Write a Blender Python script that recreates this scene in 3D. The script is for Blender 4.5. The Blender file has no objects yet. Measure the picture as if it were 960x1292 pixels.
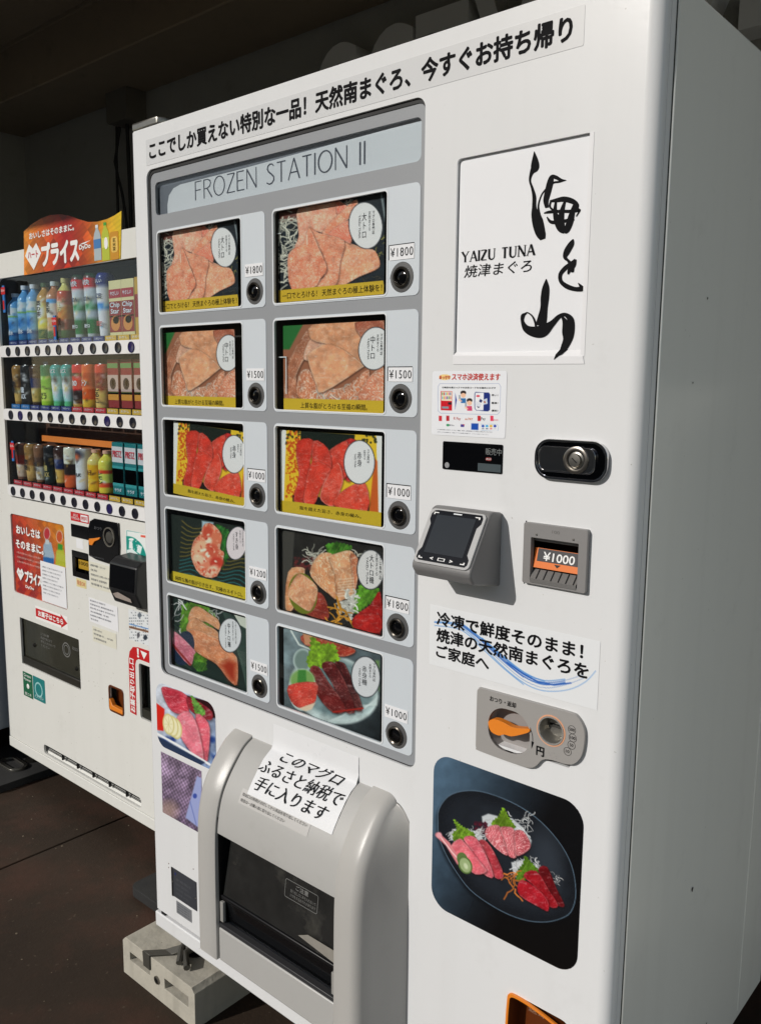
import bpy, bmesh, math, random
import numpy as np
from mathutils import Vector, Matrix
from mathutils.geometry import tessellate_polygon

sc = bpy.context.scene
COL = sc.collection
# ------------------------------------------------------------------ camera
F, YAW, PITCH, ROLL = 1081.067504, -0.71777, 0.14849, 0.009141
CAM = np.array([1.608428, -1.055745, 1.494384])
cy, sy, cp, sp = math.cos(YAW), math.sin(YAW), math.cos(PITCH), math.sin(PITCH)
FW = np.array([sy * cp, cy * cp, -sp]); R0 = np.array([cy, -sy, 0.0]); U0 = np.cross(R0, FW)
RT = R0 * math.cos(ROLL) + U0 * math.sin(ROLL); UP = U0 * math.cos(ROLL) - R0 * math.sin(ROLL)
camd = bpy.data.cameras.new('camera'); cam = bpy.data.objects.new('camera', camd); COL.objects.link(cam)
camd.sensor_fit = 'HORIZONTAL'; camd.sensor_width = 36; camd.lens = F / 960 * 36
camd.clip_start = 0.02; camd.clip_end = 1000
M = Matrix.Identity(4)
for i in range(3):
    M[i][0] = RT[i]; M[i][1] = UP[i]; M[i][2] = -FW[i]; M[i][3] = CAM[i]
cam.matrix_world = M
sc.camera = cam
# ------------------------------------------------------------------ light
SUN_TRAVEL = Vector((0.0275, 0.0759, -0.0428)).normalized()
w = bpy.data.worlds.new('World'); sc.world = w; w.use_nodes = True
nt = w.node_tree; nt.nodes.clear()
sky = nt.nodes.new('ShaderNodeTexSky'); sky.sky_type = 'NISHITA'; sky.sun_disc = False
SD = -SUN_TRAVEL
sky.sun_elevation = math.asin(SD.z); sky.sun_rotation = math.atan2(SD.x, SD.y)
sky.dust_density = 0.5; sky.ozone_density = 0.3; sky.air_density = 0.7
bg = nt.nodes.new('ShaderNodeBackground'); bg.inputs[1].default_value = 0.13
wo = nt.nodes.new('ShaderNodeOutputWorld')
wb = nt.nodes.new('ShaderNodeMix'); wb.data_type = 'RGBA'; wb.blend_type = 'MULTIPLY'; wb.inputs[0].default_value = 1.0
wb.inputs[7].default_value = (1.20, 1.02, 0.80, 1)   # camera white balance of the whole sky
nt.links.new(sky.outputs[0], wb.inputs[6]); nt.links.new(wb.outputs[2], bg.inputs[0]); nt.links.new(bg.outputs[0], wo.inputs[0])
ld = bpy.data.lights.new('sun', 'SUN'); ld.energy = 2.8; ld.angle = math.radians(0.5); ld.color = (1, 0.965, 0.91)
lo = bpy.data.objects.new('sun', ld); COL.objects.link(lo)
lo.rotation_euler = SUN_TRAVEL.to_track_quat('-Z', 'Y').to_euler(); lo.location = (-3, -8, 6)
vs = sc.view_settings; vs.view_transform = 'Standard'; vs.look = 'None'; vs.exposure = 0.0; vs.gamma = 1
GZ = 0.034   # ground level

# ------------------------------------------------------------------ helpers: measuring
def ray(px):
    return FW + RT * ((px[0] - 480) / F) - UP * ((px[1] - 646) / F)
def at(px, y=0.0):
    d = ray(px); p = CAM + d * ((y - CAM[1]) / d[1]); return (float(p[0]), float(p[2]))
def rect(tl, br, y=0.0):
    a = at(tl, y); b = at(br, y); return (min(a[0], b[0]), min(a[1], b[1]), max(a[0], b[0]), max(a[1], b[1]))
def to_photo(X, Y, Z):
    dx, dy, dz = X - CAM[0], Y - CAM[1], Z - CAM[2]
    w_ = dx * FW[0] + dy * FW[1] + dz * FW[2]
    return (480 + F * (dx * RT[0] + dy * RT[1] + dz * RT[2]) / w_, 646 - F * (dx * UP[0] + dy * UP[1] + dz * UP[2]) / w_)

# ------------------------------------------------------------------ materials
def s2l(c):
    c = np.asarray(c, float) / 255.0
    return np.where(c <= 0.04045, c / 12.92, ((c + 0.055) / 1.055) ** 2.4)
MATS = {}
def mat(name, col, rough=0.5, metal=0.0, var=0.06, scale=6.0, bump=0.0, bscale=60.0, coat=0.0, spec=0.5, dirt=0.0, dirtcol=(60, 52, 44), emit=0):
    if name in MATS: return MATS[name]
    m = bpy.data.materials.new(name); m.use_nodes = True; t = m.node_tree; n = t.nodes; l = t.links
    b = n['Principled BSDF']
    c = [float(v) for v in s2l(col)]
    tc = n.new('ShaderNodeTexCoord')
    no = n.new('ShaderNodeTexNoise'); no.inputs['Scale'].default_value = scale; no.inputs['Detail'].default_value = 5
    l.new(tc.outputs['Object'], no.inputs['Vector'])
    mx = n.new('ShaderNodeMix'); mx.data_type = 'RGBA'
    mx.inputs[6].default_value = [v * (1 - var) for v in c] + [1]; mx.inputs[7].default_value = [min(1, v * (1 + var)) for v in c] + [1]
    l.new(no.outputs[0], mx.inputs[0]); out = mx.outputs[2]
    if dirt > 0:
        n2 = n.new('ShaderNodeTexNoise'); n2.inputs['Scale'].default_value = 9; n2.inputs['Detail'].default_value = 9; n2.inputs['Roughness'].default_value = 0.72
        l.new(tc.outputs['Object'], n2.inputs['Vector'])
        rp = n.new('ShaderNodeMapRange'); rp.inputs[1].default_value = 0.58; rp.inputs[2].default_value = 0.78; rp.inputs[3].default_value = 0; rp.inputs[4].default_value = dirt
        l.new(n2.outputs[0], rp.inputs[0])
        m2 = n.new('ShaderNodeMix'); m2.data_type = 'RGBA'; l.new(rp.outputs[0], m2.inputs[0]); l.new(out, m2.inputs[6])
        m2.inputs[7].default_value = [float(v) for v in s2l(dirtcol)] + [1]; out = m2.outputs[2]
    l.new(out, b.inputs['Base Color'])
    b.inputs['Roughness'].default_value = rough; b.inputs['Metallic'].default_value = metal
    rr = n.new('ShaderNodeMapRange'); rr.inputs[3].default_value = rough * 0.85; rr.inputs[4].default_value = min(1, rough * 1.2)
    n3 = n.new('ShaderNodeTexNoise'); n3.inputs['Scale'].default_value = 14; n3.inputs['Detail'].default_value = 4
    l.new(tc.outputs['Object'], n3.inputs['Vector']); l.new(n3.outputs[0], rr.inputs[0]); l.new(rr.outputs[0], b.inputs['Roughness'])
    b.inputs['Coat Weight'].default_value = coat; b.inputs['Coat Roughness'].default_value = 0.08
    b.inputs['Specular IOR Level'].default_value = spec
    if emit: b.inputs['Emission Color'].default_value = c + [1]; b.inputs['Emission Strength'].default_value = emit
    if bump > 0:
        nb = n.new('ShaderNodeTexNoise'); nb.inputs['Scale'].default_value = bscale; nb.inputs['Detail'].default_value = 3
        l.new(tc.outputs['Object'], nb.inputs['Vector'])
        bp = n.new('ShaderNodeBump'); bp.inputs['Strength'].default_value = bump; bp.inputs['Distance'].default_value = 0.002
        l.new(nb.outputs[0], bp.inputs['Height']); l.new(bp.outputs[0], b.inputs['Normal'])
    MATS[name] = m
    return m
def glass(name, tint=(1, 1, 1), gloss=0.06, rough=0.02):
    if name in MATS: return MATS[name]
    m = bpy.data.materials.new(name); m.use_nodes = True; t = m.node_tree; n = t.nodes; l = t.links; n.clear()
    o = n.new('ShaderNodeOutputMaterial'); tr = n.new('ShaderNodeBsdfTransparent'); gl = n.new('ShaderNodeBsdfGlossy'); mx = n.new('ShaderNodeMixShader')
    tr.inputs[0].default_value = (*tint, 1); gl.inputs['Roughness'].default_value = rough
    lw = n.new('ShaderNodeLayerWeight'); lw.inputs[0].default_value = 0.5
    pw = n.new('ShaderNodeMath'); pw.operation = 'POWER'; pw.inputs[1].default_value = 4.5; KF = 0.35 if name == 'display_pane' else 0.8; l.new(lw.outputs['Facing'], pw.inputs[0])
    fr = n.new('ShaderNodeMath'); fr.operation = 'MULTIPLY_ADD'; fr.inputs[1].default_value = KF; fr.inputs[2].default_value = 0.015; l.new(pw.outputs[0], fr.inputs[0])
    sm = n.new('ShaderNodeTexNoise'); sm.inputs['Scale'].default_value = 5; sm.inputs['Detail'].default_value = 5
    ad = n.new('ShaderNodeMath'); ad.operation = 'MULTIPLY_ADD'; ad.inputs[1].default_value = gloss * 0.5
    l.new(sm.outputs[0], ad.inputs[0]); l.new(fr.outputs[0], ad.inputs[2])
    l.new(ad.outputs[0], mx.inputs[0]); l.new(tr.outputs[0], mx.inputs[1]); l.new(gl.outputs[0], mx.inputs[2]); l.new(mx.outputs[0], o.inputs[0])
    MATS[name] = m
    return m
def printmat(name, rough=0.35, coat=0.0):
    if name in MATS: return MATS[name]
    m = bpy.data.materials.new(name); m.use_nodes = True; t = m.node_tree; n = t.nodes; l = t.links
    b = n['Principled BSDF']; a = n.new('ShaderNodeAttribute'); a.attribute_name = 'print'; b.inputs['Specular IOR Level'].default_value = 0.25
    l.new(a.outputs['Color'], b.inputs['Base Color']); b.inputs['Roughness'].default_value = rough; b.inputs['Coat Weight'].default_value = coat
    b.inputs['Coat Roughness'].default_value = 0.1
    no = n.new('ShaderNodeTexNoise'); no.inputs['Scale'].default_value = 9; tc = n.new('ShaderNodeTexCoord'); l.new(tc.outputs['Object'], no.inputs['Vector'])
    bp = n.new('ShaderNodeBump'); bp.inputs['Strength'].default_value = 0.12; bp.inputs['Distance'].default_value = 0.004
    l.new(no.outputs[0], bp.inputs['Height']); l.new(bp.outputs[0], b.inputs['Normal'])
    MATS[name] = m
    return m

WHITE = mat('white_enamel', (226, 227, 228), 0.22, spec=0.35, var=0.015, scale=3, bump=0.03, bscale=120, dirt=0.10, dirtcol=(150, 145, 135))
WHITE2 = mat('cream_white_enamel', (224, 224, 219), 0.38, spec=0.35, var=0.02, scale=3, bump=0.03, bscale=120, dirt=0.14, dirtcol=(150, 145, 135))
SIDE = mat('side_panel_enamel', (236, 236, 230), 0.17, var=0.03, scale=2, bump=0.5, bscale=2.6, dirt=0.12, dirtcol=(120, 118, 110))
def weather(m, speck, streak, col=(128, 120, 106)):
    t = m.node_tree; n = t.nodes; l = t.links; b = n['Principled BSDF']; src = b.inputs['Base Color'].links[0].from_socket
    tc = n.new('ShaderNodeTexCoord'); a = n.new('ShaderNodeTexNoise'); a.inputs['Scale'].default_value = 130; a.inputs['Detail'].default_value = 1
    l.new(tc.outputs['Object'], a.inputs['Vector'])
    g = n.new('ShaderNodeTexNoise'); g.inputs['Scale'].default_value = 2.5; l.new(tc.outputs['Object'], g.inputs['Vector'])
    ad = n.new('ShaderNodeMath'); ad.operation = 'MULTIPLY_ADD'; ad.inputs[1].default_value = 0.25; l.new(g.outputs[0], ad.inputs[0]); l.new(a.outputs[0], ad.inputs[2])
    r = n.new('ShaderNodeMapRange'); r.inputs[1].default_value = 0.90; r.inputs[2].default_value = 0.96; r.inputs[4].default_value = speck; l.new(ad.outputs[0], r.inputs[0])
    mp = n.new('ShaderNodeMapping'); mp.inputs['Scale'].default_value = (22, 22, 0.9); l.new(tc.outputs['Object'], mp.inputs[0])
    st = n.new('ShaderNodeTexNoise'); st.inputs['Scale'].default_value = 1.0; st.inputs['Detail'].default_value = 5; l.new(mp.outputs[0], st.inputs['Vector'])
    r2 = n.new('ShaderNodeMapRange'); r2.inputs[1].default_value = 0.52; r2.inputs[2].default_value = 0.78; r2.inputs[4].default_value = streak; l.new(st.outputs[0], r2.inputs[0])
    m1_ = n.new('ShaderNodeMix'); m1_.data_type = 'RGBA'; l.new(r2.outputs[0], m1_.inputs[0]); l.new(src, m1_.inputs[6]); m1_.inputs[7].default_value = [float(v) for v in s2l((150, 146, 134))] + [1]
    m2_ = n.new('ShaderNodeMix'); m2_.data_type = 'RGBA'; l.new(r.outputs[0], m2_.inputs[0]); l.new(m1_.outputs[2], m2_.inputs[6]); m2_.inputs[7].default_value = [float(v) for v in s2l(col)] + [1]
    l.new(m2_.outputs[2], b.inputs['Base Color'])
weather(WHITE, .5, .04); weather(WHITE2, .6, .05); weather(SIDE, .3, .05)
GREY = mat('grey_bezel_plastic', (146, 149, 153), 0.45, var=0.03)
PALE = mat('pale_selection_plastic', (205, 212, 218), 0.4, var=0.02)
RIM = mat('light_rim_plastic', (226, 230, 233), 0.35, var=0.02)
BLACK = mat('black_plastic', (16, 16, 18), 0.4, var=0.2)
GASKET = mat('black_gasket_rubber', (12, 12, 13), 0.6, var=0.2)
GLOSSB = mat('glossy_black', (8, 8, 10), 0.08, var=0.2, spec=0.6)
CAVITY = mat('dark_cavity', (58, 54, 50), 0.7, var=0.15, scale=20)
INK = mat('black_ink', (14, 14, 17), 0.7, spec=0.12, var=0.1)
INKN = mat('grey_letter_ink', (84, 88, 100), 0.7, spec=0.12, var=0.05)
HOOD = mat('warm_grey_hood_plastic', (182, 180, 176), 0.3, var=0.025, scale=4, bump=0.12, bscale=900, dirt=0.12, dirtcol=(120, 112, 100))
HOOD2 = mat('hood_panel_plastic', (178, 177, 174), 0.36, var=0.03, scale=4, bump=0.1, bscale=900, dirt=0.15, dirtcol=(120, 112, 100))
CHROME = mat('chrome', (200, 200, 202), 0.12, 1.0, var=0.04)
STEEL = mat('brushed_steel', (150, 148, 142), 0.35, 1.0, var=0.12, scale=40)
DSTEEL = mat('dark_steel', (70, 68, 64), 0.35, 0.9, var=0.15, scale=40)
CONC = mat('block_concrete', (180, 175, 162), 0.92, var=0.22, scale=16, bump=0.9, bscale=55, dirt=0.75, dirtcol=(98, 88, 72))
weather(CONC, .9, .75, (84, 78, 64))
RUBBER = mat('rubber_pad', (38, 38, 38), 0.75, var=0.25, scale=15, bump=0.3, bscale=200)
ORANGE = mat('orange_plastic', (232, 134, 40), 0.38, var=0.05)
BROWNP = mat('amber_brown_plastic', (96, 46, 16), 0.3, var=0.2, scale=30)
WHITEINK = mat('white_ink', (240, 240, 238), 0.5, var=0.02)
GOLD = mat('gold_caption_paper', (196, 168, 48), 0.4, var=0.05)
RED = mat('red_sticker', (196, 28, 34), 0.4, var=0.04)
REDINK = mat('red_ink', (196, 46, 38), 0.5, var=0.05)
PAPER = mat('white_paper', (232, 233, 236), 0.6, var=0.02)
FILM = mat('clear_sticker_film', (214, 215, 216), 0.22, var=0.02)
PRINT = printmat('photo_print', 0.4)
PRINTG = printmat('glossy_photo_print', 0.22, 0.3)
PANE = glass('clear_pane', (0.93, 0.95, 0.95), 0.02)
PANE2 = glass('display_pane', (0.90, 0.94, 0.97), 0.02)

# ------------------------------------------------------------------ helpers: objects
ROOTLOC = {}
def tag(o, label=None, cat=None, group=None, kind=None):
    if label: o['label'] = label
    if cat: o['category'] = cat
    if group: o['group'] = group
    if kind: o['kind'] = kind
    return o
def thing(name, loc, label, cat, group=None):
    o = bpy.data.objects.new(name, None); COL.objects.link(o); o.location = loc; o.empty_display_size = 0.05
    ROOTLOC[o.name] = Vector(loc)
    return tag(o, label, cat, group)
def link(name, me, parent=None, local=False):
    o = bpy.data.objects.new(name, me); COL.objects.link(o)
    if parent is not None:
        o.parent = parent
        if not local and parent.name in ROOTLOC: o.location = -ROOTLOC[parent.name]
    return o
def obj(name, verts, faces, m, parent=None, smooth=False, bevel=0, local=False, seg=2, mi=None, ang=35):
    me = bpy.data.meshes.new(name); me.from_pydata([tuple(v) for v in verts], [], [tuple(f) for f in faces])
    ms = m if isinstance(m, (list, tuple)) else [m]
    for q in ms: me.materials.append(q)
    if mi is not None: me.polygons.foreach_set('material_index', mi)
    bm = bmesh.new(); bm.from_mesh(me)
    if bevel or len(faces) < 3000: bmesh.ops.remove_doubles(bm, verts=bm.verts, dist=1e-6)
    bmesh.ops.recalc_face_normals(bm, faces=bm.faces); bm.to_mesh(me); bm.free()
    o = link(name, me, parent, local)
    if bevel:
        b = o.modifiers.new('bevel', 'BEVEL'); b.width = bevel; b.segments = seg; b.limit_method = 'ANGLE'; b.angle_limit = math.radians(ang)
    if smooth or bevel:
        me.polygons.foreach_set('use_smooth', [True] * len(me.polygons))
        try: me.set_sharp_from_angle(angle=math.radians(ang + 10))
        except Exception: pass
    return o
class MB:
    def __init__(s): s.v = []; s.f = []
    def add(s, v, f):
        n = len(s.v); s.v += [tuple(p) for p in v]; s.f += [tuple(i + n for i in q) for q in f]; return s
    def box(s, a, b):
        x0, y0, z0 = a; x1, y1, z1 = b
        return s.add([(x0, y0, z0), (x1, y0, z0), (x1, y1, z0), (x0, y1, z0), (x0, y0, z1), (x1, y0, z1), (x1, y1, z1), (x0, y1, z1)],
                     [(0, 3, 2, 1), (4, 5, 6, 7), (0, 1, 5, 4), (1, 2, 6, 5), (2, 3, 7, 6), (3, 0, 4, 7)])
    def prism(s, outer, y0, y1, holes=(), back=True):
        loops = [outer] + list(holes)
        tri = tessellate_polygon([[Vector((p[0], p[1], 0)) for p in L] for L in loops])
        flat = [p for L in loops for p in L]
        n = len(flat)
        v = [(p[0], y0, p[1]) for p in flat] + [(p[0], y1, p[1]) for p in flat]
        f = [tuple(t) for t in tri]
        if back: f += [tuple(i + n for i in t) for t in tri]
        k = 0
        for L in loops:
            for i in range(len(L)):
                a, b = k + i, k + (i + 1) % len(L); f.append((a, b, b + n, a + n))
            k += len(L)
        return s.add(v, f)
    def tube(s, pts, r, seg=8, caps=True):
        pts = [Vector(p) for p in pts]; V = []; Fc = []
        for i, p in enumerate(pts):
            d = (pts[min(i + 1, len(pts) - 1)] - pts[max(i - 1, 0)]).normalized()
            a = d.cross(Vector((0, 0, 1)) if abs(d.z) < 0.9 else Vector((1, 0, 0))).normalized(); b = d.cross(a)
            for k in range(seg):
                t = 2 * math.pi * k / seg; V.append(p + (a * math.cos(t) + b * math.sin(t)) * r)
        for i in range(len(pts) - 1):
            for k in range(seg):
                Fc.append((i * seg + k, i * seg + (k + 1) % seg, (i + 1) * seg + (k + 1) % seg, (i + 1) * seg + k))
        if caps: Fc += [tuple(range(seg)), tuple(range((len(pts) - 1) * seg, len(pts) * seg))]
        return s.add(V, Fc)
    def lathe(s, prof, c=(0, 0, 0), axis='z', seg=24, caps=True):
        V = []; Fc = []
        for r, h in prof:
            for k in range(seg):
                t = 2 * math.pi * k / seg
                if axis == 'z': V.append((c[0] + r * math.cos(t), c[1] + r * math.sin(t), c[2] + h))
                else: V.append((c[0] + r * math.cos(t), c[1] + h, c[2] + r * math.sin(t)))
        for i in range(len(prof) - 1):
            for k in range(seg):
                Fc.append((i * seg + k, i * seg + (k + 1) % seg, (i + 1) * seg + (k + 1) % seg, (i + 1) * seg + k))
        if caps: Fc += [tuple(range(seg)), tuple(range((len(prof) - 1) * seg, len(prof) * seg))]
        return s.add(V, Fc)
    def build(s, name, m, parent=None, **k): return obj(name, s.v, s.f, m, parent, **k)
def rr(x0, z0, x1, z1, r, n=6):
    P = []
    for cx, cz, a in ((x1 - r, z1 - r, 0), (x0 + r, z1 - r, 90), (x0 + r, z0 + r, 180), (x1 - r, z0 + r, 270)):
        for i in range(n + 1):
            t = math.radians(a + 90 * i / n); P.append((cx + r * math.cos(t), cz + r * math.sin(t)))
    return P
def circ(cx, cz, r, n=28, rz=None):
    rz = rz or r
    return [(cx + r * math.cos(2 * math.pi * i / n), cz + rz * math.sin(2 * math.pi * i / n)) for i in range(n)]
def box(name, a, b, m, parent=None, bevel=0, **k): return MB().box(a, b).build(name, m, parent, bevel=bevel, **k)
def plate(name, outer, y0, y1, m, parent=None, holes=(), bevel=0, **k): return MB().prism(outer, y0, y1, holes).build(name, m, parent, bevel=bevel, **k)
def disc(name, cx, cz, prof, m, parent, seg=28, caps=True, **k): return MB().lathe(prof, (cx, 0, cz), 'y', seg, caps).build(name, m, parent, smooth=True, **k)

def text(s, r, y, m, parent, name='lettering', bold=0.0, shear=0.0, spacing=1.0, fit='both', warp=None, thick=0.0, line=1.0, align='CENTER', rot=0.0, local=False):
    c = bpy.data.curves.new('t', 'FONT'); c.body = s; c.resolution_u = 3; c.offset = min(bold, 0.0); c.shear = shear; c.space_character = spacing
    c.space_line = line; c.align_x = align; c.extrude = 0.0
    t = bpy.data.objects.new('t', c); me = bpy.data.meshes.new_from_object(t)
    bpy.data.objects.remove(t); bpy.data.curves.remove(c)
    n = len(me.vertices); co = np.zeros(n * 3); me.vertices.foreach_get('co', co); co = co.reshape(-1, 3)
    if rot:
        q = math.radians(rot); a = co[:, 0] * math.cos(q) - co[:, 1] * math.sin(q); b = co[:, 0] * math.sin(q) + co[:, 1] * math.cos(q); co[:, 0] = a; co[:, 1] = b
    mn = co[:, :2].min(0); mx = co[:, :2].max(0); x0, z0, x1, z1 = r
    sx, sz = (x1 - x0) / (mx[0] - mn[0]), (z1 - z0) / (mx[1] - mn[1])
    if fit == 'h': sx = sz
    if fit == 'w': sz = sx
    cx, cz = (x0 + x1) / 2, (z0 + z1) / 2; m0 = (mn + mx) / 2
    out = np.zeros((n, 3))
    out[:, 0] = cx + (co[:, 0] - m0[0]) * sx; out[:, 2] = cz + (co[:, 1] - m0[1]) * sz; out[:, 1] = y
    faces0 = [tuple(p.vertices) for p in me.polygons]
    if bold > 0:
        bb = bold * abs(sz) * 1.0; parts = []; ff = []
        for k, (ax, az) in enumerate(((0, 0), (1, 0), (-1, 0), (0, 1), (0, -1), (.7, .7), (-.7, .7), (.7, -.7), (-.7, -.7))):
            q = out.copy(); q[:, 0] += ax * bb; q[:, 2] += az * bb; q[:, 1] -= 0.000004 * k
            if warp is not None:
                q = warp(q); q[:, 1] -= 0.000004 * k
            parts.append(q); ff += [tuple(i + k * n for i in f_) for f_ in faces0]
        me2 = bpy.data.meshes.new(name); me2.from_pydata(np.concatenate(parts).tolist(), [], ff); bpy.data.meshes.remove(me); me = me2
        me.materials.append(m); return link(name, me, parent, local)
    if warp is not None: out = warp(out)
    me.vertices.foreach_set('co', out.ravel()); me.materials.clear(); me.materials.append(m); me.update()
    me.name = name
    return link(name, me, parent, local)

def strokes(name, paths, m, parent, y):
    """each path: list of (x, z, width) in plane units -> ribbons lying at depth y"""
    V = []; Fc = []
    for k, P in enumerate(paths):
        n0 = len(V); yy = y - 0.00002 * k
        for i, p in enumerate(P):
            a = P[max(i - 1, 0)]; b = P[min(i + 1, len(P) - 1)]
            dx, dz = b[0] - a[0], b[1] - a[1]; L = math.hypot(dx, dz) or 1; nx, nz = -dz / L, dx / L
            V.append((p[0] + nx * p[2] / 2, yy, p[1] + nz * p[2] / 2)); V.append((p[0] - nx * p[2] / 2, yy, p[1] - nz * p[2] / 2))
        for i in range(len(P) - 1):
            a = n0 + 2 * i; Fc.append((a, a + 1, a + 3, a + 2))
    return obj(name, V, Fc, m, parent)

# ------------------------------------------------------------------ painter for flat prints
def _hash(ix, iy, seed):
    h = (ix.astype(np.int64) * 374761393 + iy.astype(np.int64) * 668265263 + seed * 974711) & 0x7fffffff
    h = ((h ^ (h >> 13)) * 1274126177) & 0x7fffffff
    return ((h ^ (h >> 16)) & 0xffff) / 65535.0
def vnoise(x, y, seed=0):
    ix = np.floor(x); iy = np.floor(y); fx = x - ix; fy = y - iy; fx = fx * fx * (3 - 2 * fx); fy = fy * fy * (3 - 2 * fy)
    a = _hash(ix, iy, seed); b = _hash(ix + 1, iy, seed); c = _hash(ix, iy + 1, seed); d = _hash(ix + 1, iy + 1, seed)
    return (a * (1 - fx) + b * fx) * (1 - fy) + (c * (1 - fx) + d * fx) * fy
def fbm(x, y, seed=0, o=4):
    s = 0; a = 0.5; t = 0
    for i in range(o): s = s + a * vnoise(x, y, seed + i * 7); t += a; a *= 0.55; x = x * 2.03; y = y * 2.03
    return s / t
def dense(P, n=5):
    P = [np.array(p, float) for p in P]; out = []
    for i in range(len(P) - 1):
        a, b, c, d = P[max(i - 1, 0)], P[i], P[i + 1], P[min(i + 2, len(P) - 1)]
        for k in range(n):
            t = k / n; out.append(0.5 * (2 * b + (c - a) * t + (2 * a - 5 * b + 4 * c - d) * t * t + (3 * b - a - 3 * c + d) * t ** 3))
    out.append(P[-1]); return out
def spl(pts, n=5):
    P = [np.array(p, float) for p in pts]; out = []; N = len(P)
    for i in range(N):
        a, b, c, d = P[(i - 1) % N], P[i], P[(i + 1) % N], P[(i + 2) % N]
        for k in range(n):
            t = k / n; out.append(tuple(0.5 * (2 * b + (c - a) * t + (2 * a - 5 * b + 4 * c - d) * t * t + (3 * b - a - 3 * c + d) * t ** 3)))
    return out
class Paint:
    def __init__(s, X, Y): s.X = X; s.Y = Y; s.C = np.zeros((len(X), 3)); s.C[:] = 255
    def sd(s, pts):
        P = np.array(pts, float); X, Y = s.X, s.Y; d = np.full(X.shape, 1e9); ins = np.zeros(X.shape, bool)
        for i in range(len(P)):
            a = P[i]; b = P[(i + 1) % len(P)]; e = b - a; L = e @ e or 1e-9
            t = np.clip(((X - a[0]) * e[0] + (Y - a[1]) * e[1]) / L, 0, 1)
            d = np.minimum(d, (X - a[0] - t * e[0]) ** 2 + (Y - a[1] - t * e[1]) ** 2)
            if a[1] != b[1]:
                c = ((a[1] > Y) != (b[1] > Y)) & (X < (b[0] - a[0]) * (Y - a[1]) / (b[1] - a[1]) + a[0]); ins ^= c
        d = np.sqrt(d); return np.where(ins, d, -d)
    def mix(s, m, col, op=1.0):
        col = np.asarray(col, float); m = np.clip(m * op, 0, 1)[:, None]; s.C = s.C * (1 - m) + (col if col.ndim == 2 else col[None]) * m
    def fill(s, col): s.C[:] = col
    def grad(s, c0, c1, a, b):
        a = np.array(a, float); b = np.array(b, float); e = b - a
        t = np.clip(((s.X - a[0]) * e[0] + (s.Y - a[1]) * e[1]) / (e @ e), 0, 1)[:, None]
        s.C = np.array(c0, float)[None] * (1 - t) + np.array(c1, float)[None] * t
    def poly(s, pts, col, soft=2.0, op=1.0): s.mix(0.5 + s.sd(pts) / soft, col, op)
    def ell(s, cx, cy, rx, ry, col, rot=0, soft=2.0, op=1.0):
        t = math.radians(rot); dx = s.X - cx; dy = s.Y - cy; u = dx * math.cos(t) + dy * math.sin(t); v = -dx * math.sin(t) + dy * math.cos(t)
        d = 1 - np.sqrt((u / rx) ** 2 + (v / ry) ** 2); s.mix(0.5 + d * min(rx, ry) / soft, col, op)
    def line(s, pts, wd, col, soft=1.5, op=1.0):
        d = np.full(s.X.shape, 1e9)
        for i in range(len(pts) - 1):
            a = np.array(pts[i], float); b = np.array(pts[i + 1], float); e = b - a; L = e @ e or 1e-9
            t = np.clip(((s.X - a[0]) * e[0] + (s.Y - a[1]) * e[1]) / L, 0, 1)
            d = np.minimum(d, (s.X - a[0] - t * e[0]) ** 2 + (s.Y - a[1] - t * e[1]) ** 2)
        s.mix(0.5 + (wd / 2 - np.sqrt(d)) / soft, col, op)
    def noise(s, sc_, amt, seed=0, o=4):
        s.C = s.C * (1 + amt * (fbm(s.X / sc_, s.Y / sc_, seed, o)[:, None] - 0.5) * 2)
    def meat(s, pts, base, pale, ang=30, wl=16, amt=0.55, seed=1, soft=2.5, marb=0.5, shadow=0.55, warp=1.2, rim=0.5, thin=2.0):
        pts = spl(pts, 3)
        if shadow: s.poly([(x + 3, y + 6) for x, y in pts], (20, 8, 8), soft * 6, shadow)
        d = s.sd(pts); t = math.radians(ang); n1 = fbm(s.X / 60, s.Y / 60, seed); n2 = fbm(s.X / 9, s.Y / 9, seed + 3)
        u = (s.X * math.cos(t) + s.Y * math.sin(t)) / wl + warp * (n1 - 0.5) * 5
        st = np.clip(1 - np.abs(np.sin(u * math.pi)) * thin, 0, 1)
        a = np.clip(amt * st + marb * (n2 - 0.42) * 0.85 + 0.5 * (n1 - 0.5), 0, 1)[:, None]
        col = np.array(base, float)[None] * (1 - a) + np.array(pale, float)[None] * a
        sh = 1.06 + 0.22 * (fbm(s.X / 35, s.Y / 35, seed + 9) - 0.5) * 2 - 0.25 * np.exp(-np.maximum(d, 0) / 5)
        e = rim * np.exp(-((d - 4) / 3.5) ** 2) * (n1 > 0.42)
        gl = np.clip((fbm(s.X / 26, s.Y / 11, seed + 15) - 0.62) * 4, 0, 1)[:, None] * 0.35; col = col * sh[:, None]; col = col * (1 - gl) + 245.0 * gl; col = col * (1 - e[:, None] * 0.6) + np.array(pale, float)[None] * e[:, None] * 0.6
        s.mix(0.5 + d / soft, col)
    def threads(s, x0, y0, x1, y1, n, col=(228, 226, 210), seed=1, w_=4, ln=90):
        r = random.Random(seed)
        for i in range(n):
            x = r.uniform(x0, x1); y = r.uniform(y0, y1); a = r.uniform(0, 6.28); P = [(x, y)]
            for k in range(4):
                a += r.uniform(-0.9, 0.9); x += math.cos(a) * ln / 4; y += math.sin(a) * ln / 4; P.append((x, y))
            sh = r.uniform(0.65, 1.0); s.line(P, w_ * r.uniform(0.6, 1.1), [c * sh for c in col], 2.5)
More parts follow.
